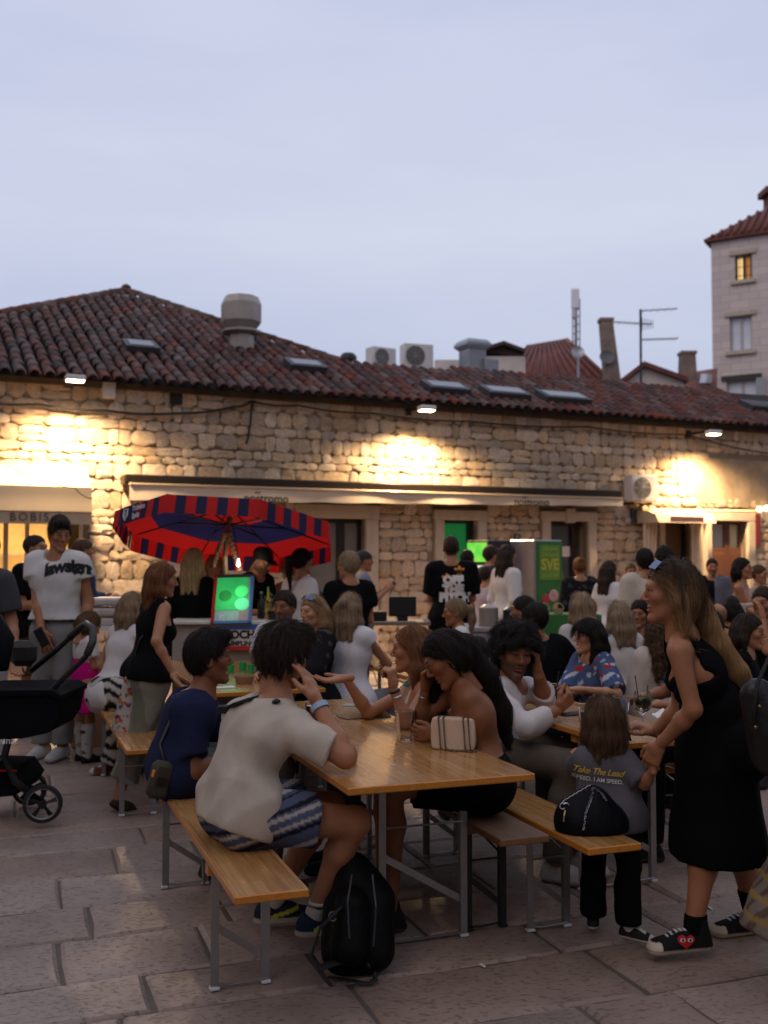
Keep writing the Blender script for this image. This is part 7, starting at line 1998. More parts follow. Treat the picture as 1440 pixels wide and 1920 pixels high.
w19, _ = person(J, 'woman in a black backless dress resting her cheek on her hand', 'tan', dict(kind='long', locks=lk, slen=.13, top=.014, side=.006, nolock=1, len=.1), 'black', [('dress', blk_dress)], S_BLK, 'near', strand=3000,
    hands=dict(L=dict(d=P(770, 1374, 4.60) - P(818, 1380, 4.56), n=V3(.15, 1, .1), curl=(.5, .7, .5), thumb=.4), R=dict(d=V3(.05, -.1, 1), n=V3(.8, -.5, 0), curl=(.9, 1.1, .6))))
mb = MB(); e = J['head'] + (np.array((-.083, -.012, -.034)) * J['hs']) @ J['hR'].T; mb.tube([e + V3(.008 * math.cos(a), 0, .010 * math.sin(a) - .006) for a in np.linspace(0, 6.28, 10)], .0022, 5); mb.build('earring', pm('silver_chain', (.35, .35, .36)), w19)
for kk, f in (('wrL', .0), ('wrR', .12)):
    el = J['el' + kk[-1]]; wr = J[kk]; d = nrm(wr - el); q = wr - d * (.02 + f * .1); Rm = Vector(d).to_track_quat('Z', 'Y').to_matrix(); mb = MB(); mb.lathe(q, [(.0245, -.003), (.027, 0), (.0245, .003)], 16, Rm); mb.build('bracelet', pm('silver_chain', (.35, .35, .36)), w19)

# ---------------- woman with straight auburn-blond hair, talking with her hands
J = pose(0, 0, 1.64, 88, .47, female=True)
J.update(pelvis=P(790, 1412, 5.30), neck=P(788, 1272, 5.30)); tu = nrm(J['neck'] - J['pelvis']); J['tu'] = tu; f_ = nrm(V3(-1, -.05, 0)); J['tf'] = nrm(f_ - tu * (f_ @ tu)); J['tr'] = np.cross(J['tf'], tu); J['f'] = f_; J['r'] = np.cross(f_, V3(0, 0, 1))
for k, sg in (('L', -1), ('R', 1)):
    J['hip' + k] = J['pelvis'] + J['r'] * sg * .09; J['kn' + k] = J['hip' + k] + f_ * .42; J['an' + k] = V3(*(J['hip' + k] + f_ * .40)[:2], .09); J['toe' + k] = J['an' + k] + f_ * .13
J.update(shL=P(800, 1298, 5.14), shR=P(778, 1292, 5.45), elL=P(762, 1356, 4.94), wrL=P(737, 1288, 4.94), elR=P(690, 1336, 5.24), wrR=P(648, 1272, 5.16))
J['hR'] = frame(86, 0, 0); J['head'] = P(771, 1218, 5.27); J['hs'] = .96
w18, _ = person(J, 'woman with straight copper blond hair gesturing over the table', 'fair', dict(kind='long', len=.25, top=.010, side=.004, slen=.14, w=.92, part=0, frizz=.001), 'auburn', [shirt('tank', (.55, .5, .46), fit=.006), pants((.05, .05, .06))], S_BLK, 'near', strand=2600, streak=(.22, .11, .05),
    hands=dict(L=dict(d=P(733, 1240, 4.95) - P(737, 1288, 4.94), n=V3(-.8, .5, 0), curl=(1.2, 1.3, .8), thumb=.9), R=dict(d=V3(-1, -.1, -.12), n=V3(.1, -.1, 1), curl=(.15, .3, .2), spread=.12)))
for q_, mt in ((.88, pm('black_band', (.015, .015, .015), .6, var=0)), (.72, pm('silver_chain', (.35, .35, .36)))):
    q = lerp(J['elL'], J['wrL'], q_); d = nrm(J['wrL'] - J['elL']); Rm = Vector(d).to_track_quat('Z', 'Y').to_matrix(); mb = MB(); mb.lathe(q, [(.0255, -.006), (.029, 0), (.0255, .006)], 16, Rm); mb.build('bracelet', mt, w18)
mb = MB(); nb = J['neck'] + J['tf'] * .05 + J['tu'] * .0; mb.tube([J['neck'] + J['tr'] * .075 * math.cos(a) + J['tf'] * .085 * math.sin(a) + V3(0, 0, -.03 * math.sin(a)) for a in np.linspace(.2, 2.9, 12)], .006, 6); mb.build('necklace', pm('teal_beads', (.02, .22, .20), .3, var=.2), w18)

# ---------------- curly haired man in the white shirt
J = pose(0, 0, 1.80, -95, .48)
J.update(pelvis=P(955, 1398, 5.40), neck=P(950, 1286, 5.42)); tu = nrm(J['neck'] - J['pelvis']); J['tu'] = tu; f_ = nrm(V3(.97, -.25, 0)); J['tf'] = nrm(f_ - tu * (f_ @ tu)); J['tr'] = np.cross(J['tf'], tu); J['f'] = nrm(V3(.85, -.5, 0)); J['r'] = np.cross(J['f'], V3(0, 0, 1)); J['bow'] = .02
J['pelvis'] = P(935, 1410, 5.35)
for k, sg in (('L', -1), ('R', 1)):
    J['hip' + k] = J['pelvis'] + J['r'] * sg * .09; J['kn' + k] = J['hip' + k] + J['f'] * .44 + J['r'] * sg * .04; J['an' + k] = V3(*(J['hip' + k] + J['f'] * .34)[:2], .09); J['toe' + k] = J['an' + k] + J['f'] * .15
J.update(shR=P(928, 1306, 5.22), shL=P(985, 1292, 5.56), elR=P(985, 1362, 5.06), wrR=P(1046, 1330, 5.16), elL=P(1020, 1312, 5.50), wrL=P(1008, 1258, 5.36))
J['hR'] = frame(-168, -4, -6); J['head'] = P(966, 1226, 5.36); J['hs'] = 1.03
white_sh = top_spec('long', (.60, .56, .54), fit=.008, sleeve=.5, hem=.62, loose=.012, wr=.009); white_sh['res'] = .011
person(J, 'curly haired bearded man in a white linen shirt looking over', 'mid', dict(kind='short', top=.050, side=.040, back=.040, curly=1, slen=.05, frizz=.016, amp=.010), 'black', [('shirt', white_sh), pants((.12, .10, .08))], S_WHT, 'near', strand=3000, beard=.9,
    hands=dict(R=dict(d=V3(.6, .2, .5), n=V3(-.5, .6, .2), curl=(1.0, 1.1, .6), thumb=.8), L=dict(d=V3(-.1, -.1, 1), n=V3(-1, 0, 0), curl=(.8, .9, .5))))

# ---------------- woman in the patterned blouse
J = fit(1102, 1163, 6.25, 118, .48, lean=8, female=True, head=(-14, 2, 0))
J['elL'], J['wrL'] = P(1158, 1300, 5.98), P(1088, 1292, 5.92); J['elR'], J['wrR'] = P(1060, 1300, 6.2), P(1090, 1296, 6.0)
person(J, 'dark haired woman in a blue patterned blouse speaking', 'pale', dict(kind='long', len=.20, fringe=1, top=.018, side=.010, slen=.10, fwd=.03), 'black', [shirt('tee', speckle((.06, .09, .18), ((.45, .45, .5), (.32, .03, .035), (.40, .42, .5)), 95, .75, 3), fit=.024, sleeve=.95, wr=.006), pants((.04, .04, .05))], None, 'near', strand=2200, mouth=.6, hands=dict(L=dict(d=V3(-1, .1, 0), n=V3(0, 0, -1)), R=dict(d=V3(.8, -.5, 0), n=V3(0, 0, -1))))

# ---------------- leaning woman in black with long blond hair
J = pose(0, 0, 1.72, 90, None, female=True)
J.update(pelvis=P(1368, 1398, 4.22), neck=P(1283, 1192, 4.14)); tu = nrm(J['neck'] - J['pelvis']); J['tu'] = tu; f_ = nrm(V3(-.98, .05, 0)); J['tf'] = nrm(f_ - tu * (f_ @ tu)); J['tr'] = np.cross(J['tf'], tu); J['f'] = f_; J['r'] = np.cross(f_, V3(0, 0, 1))
J['tr'] = nrm(J['tr']); J['hipL'], J['hipR'] = J['pelvis'] - J['r'] * .09, J['pelvis'] + J['r'] * .09
J.update(shL=P(1272, 1222, 4.00), shR=P(1272, 1212, 4.28), elL=P(1300, 1330, 3.98), wrL=P(1236, 1398, 4.12), elR=P(1275, 1328, 4.32), wrR=P(1226, 1372, 4.38),
         knL=P(1318, 1570, 4.16), anL=P(1300, 1742, 4.14), toeL=P(1236, 1752, 4.11), knR=P(1378, 1570, 4.42), anR=P(1412, 1712, 4.44), toeR=P(1350, 1722, 4.40))
J['hR'] = frame(84, 2, 0); J['head'] = P(1256, 1112, 4.12); J['hs'] = 1.0; J['s'] = .98
lk = [([P(1278, 1068, 4.16), P(1308, 1135, 4.16), P(1345, 1205, 4.15), P(1385, 1255, 4.14), P(1405, 1278, 4.14)], [.036, .046, .042, .030, .012]), ([P(1270, 1070, 4.06), P(1278, 1125, 4.03), P(1290, 1175, 4.02)], [.022, .026, .012])]
tank = top_spec('tank', BLK, fit=.010, hem=.62, wr=.003)
J['skirt_to'] = P(1346, 1594, 4.26)
w37, _ = person(J, 'blond woman in black leaning down to hold the toddler by the arm', 'fair', dict(kind='long', locks=lk, slen=.17, top=.012, side=.004, nolock=1, len=.1, roots=(.05, .03, .018), frizz=.002), 'honey', [('top', tank), skirt(J, (.012, .012, .014), .4, .160, .235, .18, wr=.006), *socks(BLK, .175)], ('high', (.013, .013, .014), (.60, .52, .40), (.62, .6, .56)), 'near', strand=5200, streak=(.36, .23, .11), slen=.18,
    hands=dict(L=dict(d=P(1216, 1436, 4.16) - P(1236, 1398, 4.12), n=V3(.4, .8, -.2), curl=(.5, .6, .4), thumb=.6), R=dict(d=V3(-.8, .1, .35), n=V3(0, .2, -1), curl=(.9, 1.0, .6), thumb=.7)))
# sunglasses pushed up on her head, earring, heart on the shoe
hp = lambda x, y, z: Vector(J['head'] + (np.array((x, y, z)) * J['hs']) @ J['hR'].T)
sg_ = empty('sunglasses', tuple(hp(0, .06, .12)), 0, 'dark sunglasses pushed up on the leaning woman\'s hair', 'sunglasses')
for sx in (-1, 1):
    mb = MB(); mb.add([hp(sx * .008, .086, .100), hp(sx * .066, .070, .092), hp(sx * .068, .045, .122), hp(sx * .010, .058, .132)], [(0, 1, 2, 3)]); mb.add([hp(sx * .008, .083, .098), hp(sx * .066, .067, .090), hp(sx * .068, .042, .120), hp(sx * .010, .055, .130)], [(3, 2, 1, 0)]); mb.build('lens', pm('blue_mirror', (.10, .14, .24), .1, .6, var=0), sg_)
    mb = MB(); mb.tube([hp(sx * .068, .06, .105), hp(sx * .088, 0, .07), hp(sx * .086, -.03, .045)], .003, 5); mb.build('temple', m_black, sg_)
shs = [c for c in w37.children if c.name.startswith('shoe')]; shoe_o = min(shs, key=lambda o_: np.mean([v.co.y for v in o_.data.vertices]))
bv = BVHTree.FromPolygons([v.co + Vector(w37.location) for v in shoe_o.data.vertices], [tuple(p.vertices) for p in shoe_o.data.polygons])
cpx = [(1286, 1770, 17, m_red, 0)]
hpts = [(math.sin(a) ** 3 * 16, -(13 * math.cos(a) - 5 * math.cos(2 * a) - 2 * math.cos(3 * a) - math.cos(4 * a))) for a in np.linspace(0, 6.283, 25)[:-1]]
q = [on_mesh(bv, 1286 + x * 1.0, 1765 + y * .95, .003) for x, y in hpts]; cen = on_mesh(bv, 1286, 1766, .0035)
if all(p is not None for p in q) and cen is not None:
    mb = MB(); mb.add([cen] + q, [(0, i + 1, (i + 1) % 24 + 1) for i in range(24)]); ht = mb.build('heart_emblem', pm('heart_red', (.50, .012, .014), .6, var=0), shoe_o)
    for ex in (-6.5, 7):
        qe = [on_mesh(bv, 1286 + ex + 4.8 * math.cos(a), 1763 + 3.6 * math.sin(a), .005) for a in np.linspace(0, 6.283, 13)[:-1]]; qp = [on_mesh(bv, 1286 + ex + 2.0 * math.cos(a), 1763 + 2.6 * math.sin(a), .0065) for a in np.linspace(0, 6.283, 9)[:-1]]
        if all(p is not None for p in qe + qp):
            mb = MB(); mb.add(qe, [tuple(range(12))]); e1_ = mb.build('emblem_eye', m_print_w, shoe_o); mb = MB(); mb.add(qp, [tuple(range(8))]); mb.build('emblem_pupil', m_print_b, shoe_o)

# ---------------- toddler
J = pose(.96, 4.36, 1.0, 8, None, arms=(P(1075, 1420, 4.28), P(1222, 1412, 4.18)), legs=dict(L=.05, R=-.03))
J['hs'] = .80; J['head'] = P(1130, 1352, 4.38); J['hR'] = frame(4, -4, 0); J['neck'] = P(1133, 1408, 4.36)
J['shL'], J['shR'] = P(1096, 1425, 4.34), P(1172, 1428, 4.32); J['elL'], J['wrL'] = P(1082, 1440, 4.42), P(1088, 1425, 4.52); J['elR'], J['wrR'] = P(1208, 1470, 4.24), P(1226, 1440, 4.16)
J['pelvis'] = P(1142, 1535, 4.34); J['tu'] = nrm(J['neck'] - J['pelvis']); J['hipL'], J['hipR'] = P(1118, 1540, 4.34), P(1166, 1540, 4.32); J['knL'], J['anL'] = P(1114, 1625, 4.38), P(1112, 1716, 4.42); J['knR'], J['anR'] = P(1180, 1625, 4.28), P(1180, 1737, 4.28)
J['toeL'] = J['anL'] + V3(.02, .10, 0); J['toeR'] = J['anR'] + V3(.08, -.06, 0)
J['tf'] = nrm(np.cross(J['tu'], V3(1, 0, 0)) * 1.0); J['tr'] = np.cross(J['tf'], J['tu'])
tod, _ = person(J, 'toddler with brown curls in a grey printed tee facing the table', 'fair', dict(kind='long', len=.20, top=.014, side=.010, back=.014, w=.95, slen=.10, amp=.006, frizz=.008), 'brown', [shirt('tee', (.105, .10, .115), fit=.018, sleeve=.95, hem=.32, loose=.006, wr=.006), pants(BLK, fit=.014), *socks(band((.62, .6, .58), (.155, .008, (.45, .03, .03)), (.175, .006, (.05, .12, .3))), .20, .008, ('shin',), .006)], ('sneaker', (.02, .02, .02), (.58, .52, .46), (.55, .52, .5)), 'near', strand=2600, streak=(.13, .07, .035), fat=1.05,
    hands=dict(R=dict(d=V3(.1, .3, .8), n=V3(-1, 0, 0), curl=(.7, .8, .5)), L=dict(d=V3(-.2, .8, .5), n=V3(0, 1, 0))))
ts = [c for c in tod.children if c.name.startswith('shirt')][0]; n_ = V3(0, 1, -.05)
project_text(ts, 'Take The Lead', .036, P(1128, 1452, 4.2), (1, -.02, -.10), (.08, 0, 1), n_, m_print_y, bold=.0005, shear=.35, spacing=.92)
project_text(ts, 'SPEED. I AM SPEED.', .023, P(1130, 1468, 4.2), (1, -.02, -.10), (.08, 0, 1), n_, m_print_w, bold=.0004)

# ---------------- left side: auburn woman, man in the white tee, child, others
J = fit(306, 1056, 6.75, -58, None, lean=6, female=True, arms=('down', P(350, 1262, 6.5)), legs=dict(L=.12, R=-.22), head=(-14, -6, 0)); J['heelR'] = 32
person(J, 'auburn haired woman in a black tank top standing by the bench', 'fair', dict(kind='long', len=.22, slen=.12, top=.012, side=.008), 'auburn', [shirt('tank', BLK, fit=.014, hem=.50, loose=.012), ('trousers', trousers_spec(stripes((.17, .165, .12), (.25, .24, .19), 60, 's'), fit=.014, frac=1.0, widen=.02, hem=.55))], ('clog', (.045, .033, .02), (.03, .022, .015), (.03, .02, .01)), 'near', strand=2400, streak=(.24, .10, .035), fat=1.12)
c = P(236, 1318, 6.62); t = empty('tote_bag', tuple(c), 0, 'white tote bag with red and blue flowers at the auburn woman\'s side', 'bag'); f = Field(c - .3, c + .3, .012); f.cap(c + V3(.02, 0, .16), c + V3(-.0, 0, -.16), .035, .085, k=.03, squash=(V3(0, 1, 0), .5)); p_ = f.pts(); f.D = (f.D + wrinkle(p_, 4, .006, 25)).astype(np.float32); v_, q_ = f.net(); col = np.tile(np.array((.48, .42, .36)), (len(v_), 1))
for i, cc in enumerate(((.42, .05, .03), (.03, .04, .12), (.35, .16, .05))): col[wrinkle(v_, 20 + i, 1, 110, (1, 1, 1)) > .72] = cc
link('bag_body', quad_mesh('bag_body', v_, q_, col), m_cloth, t); mb = MB(); mb.tube([c + V3(.02, 0, .17), P(262, 1200, 6.62), P(285, 1172, 6.68)], .012, 6, flat=.4); mb.build('strap', m_black, t)
J = fit(250, 1112, 7.75, -35, .48, lean=18, female=True, arms=('lap', 'lap'))
J['knR'] = P(225, 1330, 7.55); J['anR'] = P(215, 1432, 7.62); J['toeR'] = J['anR'] + V3(-.13, -.02, 0)
person(J, 'seated woman in zebra print trousers and rust sneakers', 'fair', dict(kind='long', len=.20, amp=.005, slen=.08), 'ash', [shirt('sleeveless', (.6, .57, .55)), ('trousers', trousers_spec(lambda c: np.where((np.sin(c['p'][:, 2] * 62 + 2.2 * np.sin(c['p'][:, 0] * 26 + c['p'][:, 2] * 9) + c['p'][:, 1] * 30) > .1)[:, None], np.array((.015, .015, .015)), np.array((.42, .38, .33))), fit=.03, frac=1, widen=.03))], ('sneaker', (.15, .035, .015), (.25, .10, .03), (.5, .48, .45)), 'mid', strand=700)
st_ = P(235, 1300, 7.75); mb = MB(); mb.lathe((st_[0], 7.75, 0), [(.001, .46), (.17, .46), (.17, .43), (.05, .42), (.04, .05), (.16, .03), (.16, 0), (.001, 0)], 16); o = mb.build('stool', m_black, None, smooth=40); tag(o, 'black stool under the woman in zebra trousers', 'stool')
J = fit(112, 973, 8.25, 168, None, arms=(None or 'down', P(82, 1188, 8.08)), head=(48, -10, 0), legs=dict(L=.05, R=.02)); J['s'] *= 1.02
m5, _ = person(J, 'young man in a white cropped sleeve tee with black lettering', 'fair', dict(kind='short', top=.036, side=.004, quiff=1, slen=.04, frizz=.007, qx=.01), 'dark', [shirt('tee', (.62, .60, .58), fit=.035, sleeve=.42, hem=.50, loose=.01, wr=.005), ('trousers', trousers_spec((.24, .24, .225), fit=.016, widen=.012))], S_WHT, 'near', strand=1500, hands=dict(R=dict(d=V3(.3, 0, -1), n=V3(0, 1, 0), curl=(.15, .25, .2), spread=.12)))
sh = [c for c in m5.children if c.name.startswith('shirt')][0]
project_text(sh, 'lawsigna', .135, P(120, 1062, 8.0), J['tr'] * -1 * np.sign((J['tr'] * -1)[0]), (0, 0, 1), (0, 1, 0), m_print_b, bold=.007, curve=.9, spacing=.92)
c = P(78, 1195, 8.02); mb = MB(); mb.box(c, (.075, .012, .15), Matrix.Rotation(-.5, 3, 'Y'), 0, .004); o = mb.build('phone', m_black); tag(o, 'black phone in the hand of the white tee man', 'phone')
J = fit(68, 1003, 9.3, -105, None, arms=('down', 'bent')); person(J, 'balding bearded man in a black tee and olive shorts', 'fair', dict(kind='short', top=.004, side=.004, hl=.015), 'dark', [shirt('tee', BLK, fit=.03, sleeve=.7), ('shorts', trousers_spec((.05, .047, .03), fit=.03, frac=.9, widen=.02))], S_BLK, 'mid', beard=.9)
J = fit(-30, 1000, 7.3, 150, None, arms=('down', 'down')); J['elL'], J['wrL'] = P(22, 1165, 7.25), P(28, 1235, 7.1); person(J, 'man at the frame edge in a charcoal tee and white trousers', 'fair', H_SHORT, 'dark', [shirt('tee', (.06, .06, .065), fit=.03, sleeve=.75), pants((.5, .48, .45), fit=.025)], S_WHT, 'mid')
J = fit(168, 1151, 8.1, -50, None, head=(0, -24, 0), arms=('bent', 'bent'), female=True); J['hs'] *= 1.12
person(J, 'small girl in a white tee and magenta skirt', 'fair', dict(kind='bob', top=.012, side=.012, slen=.06, len=.07, w=1.0, frizz=.002), 'brown', [shirt('tee', (.60, .57, .55), fit=.016, sleeve=.6, hem=.25), skirt(J, (.55, .010, .19), .19, .16, .31, .17, wr=.010), *socks(speckle((.5, .47, .42), ((.04, .04, .04), (.3, .2, .1)), 60, .8, 5), .30, .016, ('shin', 'calf'), .012)], ('sneaker', (.015, .015, .015), (.02, .02, .02), (.02, .02, .02)), 'mid', strand=900, streak=(.20, .11, .04))
J = fit(158, 1010, 10.4, -60, None, arms=('bent', 'bent')); person(J, 'man with cropped hair in a blue jacket by the stone corner', 'fair', dict(kind='short', top=.005, side=.003), 'brown', [shirt('long', (.03, .04, .09), fit=.03), pants(BLK)], S_BLK, 'far')

# ---------------- by the stall
def bg(px, top, Y, yaw, label, hair, hairc, sh_, pn, seat=None, q='far', skin='fair', female=False, shoes=S_BLK, **kw):
    pk = {k: kw.pop(k) for k in ('arms', 'head', 'lean', 'legs', 'twist') if k in kw}
    J = fit(px, top, Y, yaw, seat, female=female, **pk)
    return person(J, label, skin, hair, hairc, [x for x in (sh_, pn) if x], shoes, q, **kw), J
LONG = dict(kind='long', len=.26, slen=.12); SHORT = dict(kind='short', top=.016, side=.006)
bg(364, 1030, 8.7, -8, 'woman with long straight blond hair and black jacket at the stall', dict(kind='long', len=.30, w=.9), 'blond', shirt('long', BLK, fit=.03), pants(BLK), q='mid', female=True, strand=1500, arms=('bent', 'bent'))
bg(402, 1042, 9.6, 180, 'stall girl with a blond fringe behind the menu board', dict(kind='bob', fringe=1, len=.10), 'honey', shirt('tee', BLK), pants(BLK), q='mid', female=True, skin='pale', strand=500, arms=('bent', 'bent'))
(pw, _), J = bg(492, 1026, 9.15, -118, 'bearded stall worker in a black cap and black tee', None, 'black', shirt('tee', BLK, fit=.025), pants(BLK), q='mid', head=(0, -28, 0), lean=14, beard=.9, arms=('bent', 'bent'))
hp = lambda x, y, z: Vector(J['head'] + (np.array((x, y, z)) * J['hs']) @ J['hR'].T)
mb = MB(); mb.grid(lambda a, b: hp(.086 * math.cos(a * 6.283) * math.cos(b * 1.5), -.012 + .106 * math.sin(a * 6.283) * math.cos(b * 1.5), .035 + .092 * math.sin(b * 1.5)), 20, 6); mb.grid(lambda a, b: hp((a - .5) * .14, .075 + b * .085 * (1 - (2 * a - 1) ** 2 * .5), .045 - b * .012), 8, 3); mb.build('cap', pm('cap_black', (.012, .012, .013), .7, var=.1), pw, smooth=True)
bg(568, 1029, 9.0, -48, 'woman with a dark ponytail and white tee seen from behind', dict(kind='short', tail=.30, top=.010, side=.006), 'black', shirt('tee', WHT, fit=.025), pants(JEAN), q='mid', female=True, strand=600)
bg(541, 1044, 9.9, 40, 'short blond haired woman half hidden behind the white tee', dict(kind='bob', len=.05), 'blond', shirt('tee', (.3, .2, .16)), pants(BLK), female=True)
bg(652, 1036, 8.8, 22, 'person with cropped blond hair in a black tee seen from behind', dict(kind='short', top=.022, side=.010, slen=.03), 'ash', shirt('tee', BLK, fit=.025), pants(JEAN), q='mid', head=(30, 0, 0), strand=500, arms=('bent', 'bent'))
(pw, _), J = bg(683, 1032, 11.6, -82, 'man in a dark cap and grey shirt looking at his phone', None, 'dark', shirt('tee', (.20, .21, .25), fit=.025), pants(BLK), arms=('phone', 'phone'))
hp = lambda x, y, z: Vector(J['head'] + (np.array((x, y, z)) * J['hs']) @ J['hR'].T)
mb = MB(); mb.grid(lambda a, b: hp(.084 * math.cos(a * 6.283) * math.cos(b * 1.5), -.012 + .106 * math.sin(a * 6.283) * math.cos(b * 1.5), .035 + .092 * math.sin(b * 1.5)), 16, 5); mb.grid(lambda a, b: hp((a - .5) * .14, .075 + b * .08, .045 - b * .012), 6, 2); mb.build('cap', pm('cap_black', (.012, .012, .013)), pw, smooth=True)
c = lerp(J['wrR'], J['wrL'], .5) + J['f'] * .06; mb = MB(); mb.box(c, (.008, .075, .15), Matrix.Rotation(.4, 3, 'Y'), 0, .003); o = mb.build('phone', m_black); tag(o, 'phone held up by the man in the dark cap', 'phone')
# ---------------- tall man with the printed tee
(pm_, _), J = bg(846, 1006, 10.6, -3, 'tall man in a black tee with a big white and orange back print', dict(kind='short', top=.012, side=.002, back=.004), 'dark', shirt('tee', BLK, fit=.035, sleeve=.85, hem=.66, loose=.01), pants(BLK, fit=.02), q='mid', arms=('bent', 'bent'), skin='fair')
ts = [c for c in pm_.children if c.name.startswith('shirt')][0]; Yp = J['neck'][1] - .3
project_text(ts, 'OFF', .112, P(852, 1089, Yp), (1, 0, 0), (0, 0, 1), (0, 1, 0), m_print_w, bold=.010); project_text(ts, 'THE', .112, P(852, 1106, Yp), (1, 0, 0), (0, 0, 1), (0, 1, 0), m_print_w, bold=.010)
project_text(ts, 'PITCH', .112, P(856, 1122, Yp), (1, 0, 0), (0, 0, 1), (0, 1, 0), m_print_w, bold=.010)
for (a, b) in ((864, 1080), (840, 1095), (848, 1118)): project_text(ts, '*', .22, P(a, b, Yp), (1, 0, 0), (0, 0, 1), (0, 1, 0), m_print_o, bold=.008, name='splash_print')
bg(877, 1032, 12.6, -35, 'dark haired man beside the tall printed tee man', SHORT, 'black', shirt('tee', BLK), pants(BLK))
bg(922, 1024, 12.9, -70, 'man in a navy tee leaning toward the steel fridge', SHORT, 'dark', shirt('tee', (.03, .03, .06), fit=.025), pants(BLK), lean=10)
bg(912, 1062, 12.2, -40, 'person in a pale lilac tee beside the lit fridge', SHORT, 'dark', shirt('tee', (.42, .36, .42), fit=.025), pants(JEAN), female=True)
bg(953, 1023, 11.4, -62, 'woman with long dark hair in a white blouse and jeans', dict(kind='long', len=.26, w=.95), 'dark', shirt('long', (.62, .58, .56), fit=.03), pants(JEAN), q='mid', female=True, strand=500, arms=('down', 'down'))
bg(1086, 1046, 11.9, 5, 'person with a brown bun in a black checked jacket', dict(kind='short', bun=(0, -.10, .10), top=.012, side=.008), 'auburn', shirt('long', speckle(BLK, ((.05, .05, .055),), 90, .7), fit=.035), pants(BLK), female=True, fat=1.1)
bg(1143, 1053, 11.4, -55, 'woman with long dark brown hair in a white top by the wall', dict(kind='long', len=.30, w=.9), 'dark', shirt('tee', (.62, .58, .6), fit=.02), pants(BLK), q='mid', female=True, strand=400)
bg(1208, 1031, 9.9, 8, 'man in a cream sweater seen from behind', dict(kind='short', top=.022, side=.004), 'black', shirt('long', (.50, .44, .35), fit=.035, wr=.006), pants(BLK), q='mid', strand=400)
bg(1243, 1027, 10.9, 20, 'dark curly haired person beside the cream sweater', dict(kind='short', top=.03, side=.02, curly=1), 'black', shirt('long', BLK), pants(BLK))
bg(1183, 1057, 13.4, 178, 'small far person with a warmly lit face by the wall', SHORT, 'brown', shirt('tee', (.35, .12, .06)), pants(BLK), female=True, skin='mid')
(pw, _), J = bg(1335, 1048, 14.2, 170, 'bearded man with a grey jacket over his shoulder by the brown door', SHORT, 'black', shirt('tee', BLK, fit=.02), pants(BLK), beard=.9, q='mid')
garment('jacket', J, body_prims(J), dict(parts={n: (.05,) for n in ('shoulders', 'chest', 'ribs', 'belly', 'uparmL', 'trapL')}, clip=lambda s, f, u: np.maximum(np.maximum(s + .02, u - .02), -(u + .6)), col=(.12, .13, .17), wr=.006), pw, .02, 5)
bg(1393, 1047, 10.6, -122, 'woman in a white knitted crop top with arms crossed', dict(kind='long', len=.14, w=.9), 'black', ('top', top_spec('tube', (.60, .55, .50), fit=.02, hem=.42, wr=.004)), pants(BLK), q='mid', female=True, arms=('cross', 'cross'), skin='fair', head=(0, 6, 0))
bg(1424, 1060, 11.6, -130, 'fair haired person behind the crop top woman', SHORT, 'brown', shirt('tee', (.4, .28, .2)), pants(BLK), female=True)
# ---------------- seated crowd in the middle
bg(533, 1109, 7.55, 168, 'greying bearded man with clasped hands at the second table', dict(kind='short', top=.014, side=.006), 'dark', shirt('tee', (.55, .53, .55), fit=.025, sleeve=.8), pants(BLK), seat=.48, q='near', beard=.8, arms=('clasp', 'clasp'), skin='mid', strand=600, head=(-8, 0, 0))
(pw, _), J = bg(586, 1119, 7.05, 128, 'blond woman in a black lace blouse with sunglasses on her hair', dict(kind='long', len=.22, part=0, slen=.1), 'honey', shirt('long', speckle(BLK, ((.07, .055, .045),), 85, .95, 2), fit=.03, sleeve=.6), pants(BLK), seat=.48, q='near', female=True, strand=1800, streak=(.34, .23, .13), skin='pale', head=(6, 4, 0), arms=('table', 'table'))
hp = lambda x, y, z: Vector(J['head'] + (np.array((x, y, z)) * J['hs']) @ J['hR'].T); sg_ = empty('sunglasses', tuple(hp(0, .05, .12)), 0, 'sunglasses resting on the lace blouse woman\'s hair', 'sunglasses')
for sx in (-1, 1): mb = MB(); mb.add([hp(sx * .008, .085, .105), hp(sx * .066, .066, .095), hp(sx * .068, .042, .125), hp(sx * .010, .055, .136)], [(0, 1, 2, 3)]); mb.tube([hp(sx * .068, .06, .105), hp(sx * .09, -.02, .05)], .003, 5); mb.build('lens', pm('blue_mirror', (.10, .14, .24)), sg_)
bg(657, 1114, 7.2, -25, 'woman with half tied blond hair in a white sleeveless blouse', dict(kind='long', len=.24, bun=(0, -.115, .06), slen=.10), 'ash', ('blouse', top_spec('sleeveless', (.62, .60, .62), fit=.03, hem=.62, wr=.006)), pants((.2, .19, .2)), seat=.48, q='near', female=True, strand=1800, streak=(.33, .24, .15), arms=('table', 'table'))
bg(852, 1123, 8.1, 88, 'woman with a blond ponytail in a white sleeveless top', dict(kind='short', tail=.26, top=.010, side=.008), 'ash', ('top', top_spec('sleeveless', (.62, .60, .57), fit=.02, wr=.005)), pants(BLK), seat=.48, q='near', female=True, strand=700, lean=14, arms=('table', 'table'), skin='mid', head=(0, -4, 0))
bg(893, 1196, 6.1, 10, 'dark haired child in navy seen from behind', dict(kind='short', top=.02, side=.012), 'black', shirt('tee', NAVY), pants(BLK), seat=.48, q='mid', strand=300)
bg(1002, 1131, 6.9, 2, 'broad man in a black tee seen from behind', dict(kind='short', top=.012, side=.008), 'black', shirt('tee', BLK, fit=.03), pants(BLK), seat=.48, q='mid', strand=500, lean=8, skin='mid', fat=1.12, arms=('table', 'table'), head=(25, -5, 0))
bg(980, 1119, 7.9, 70, 'dark haired man in profile beyond the broad black tee man', SHORT, 'black', shirt('tee', (.05, .05, .06)), pants(BLK), seat=.48, skin='mid', q='mid')
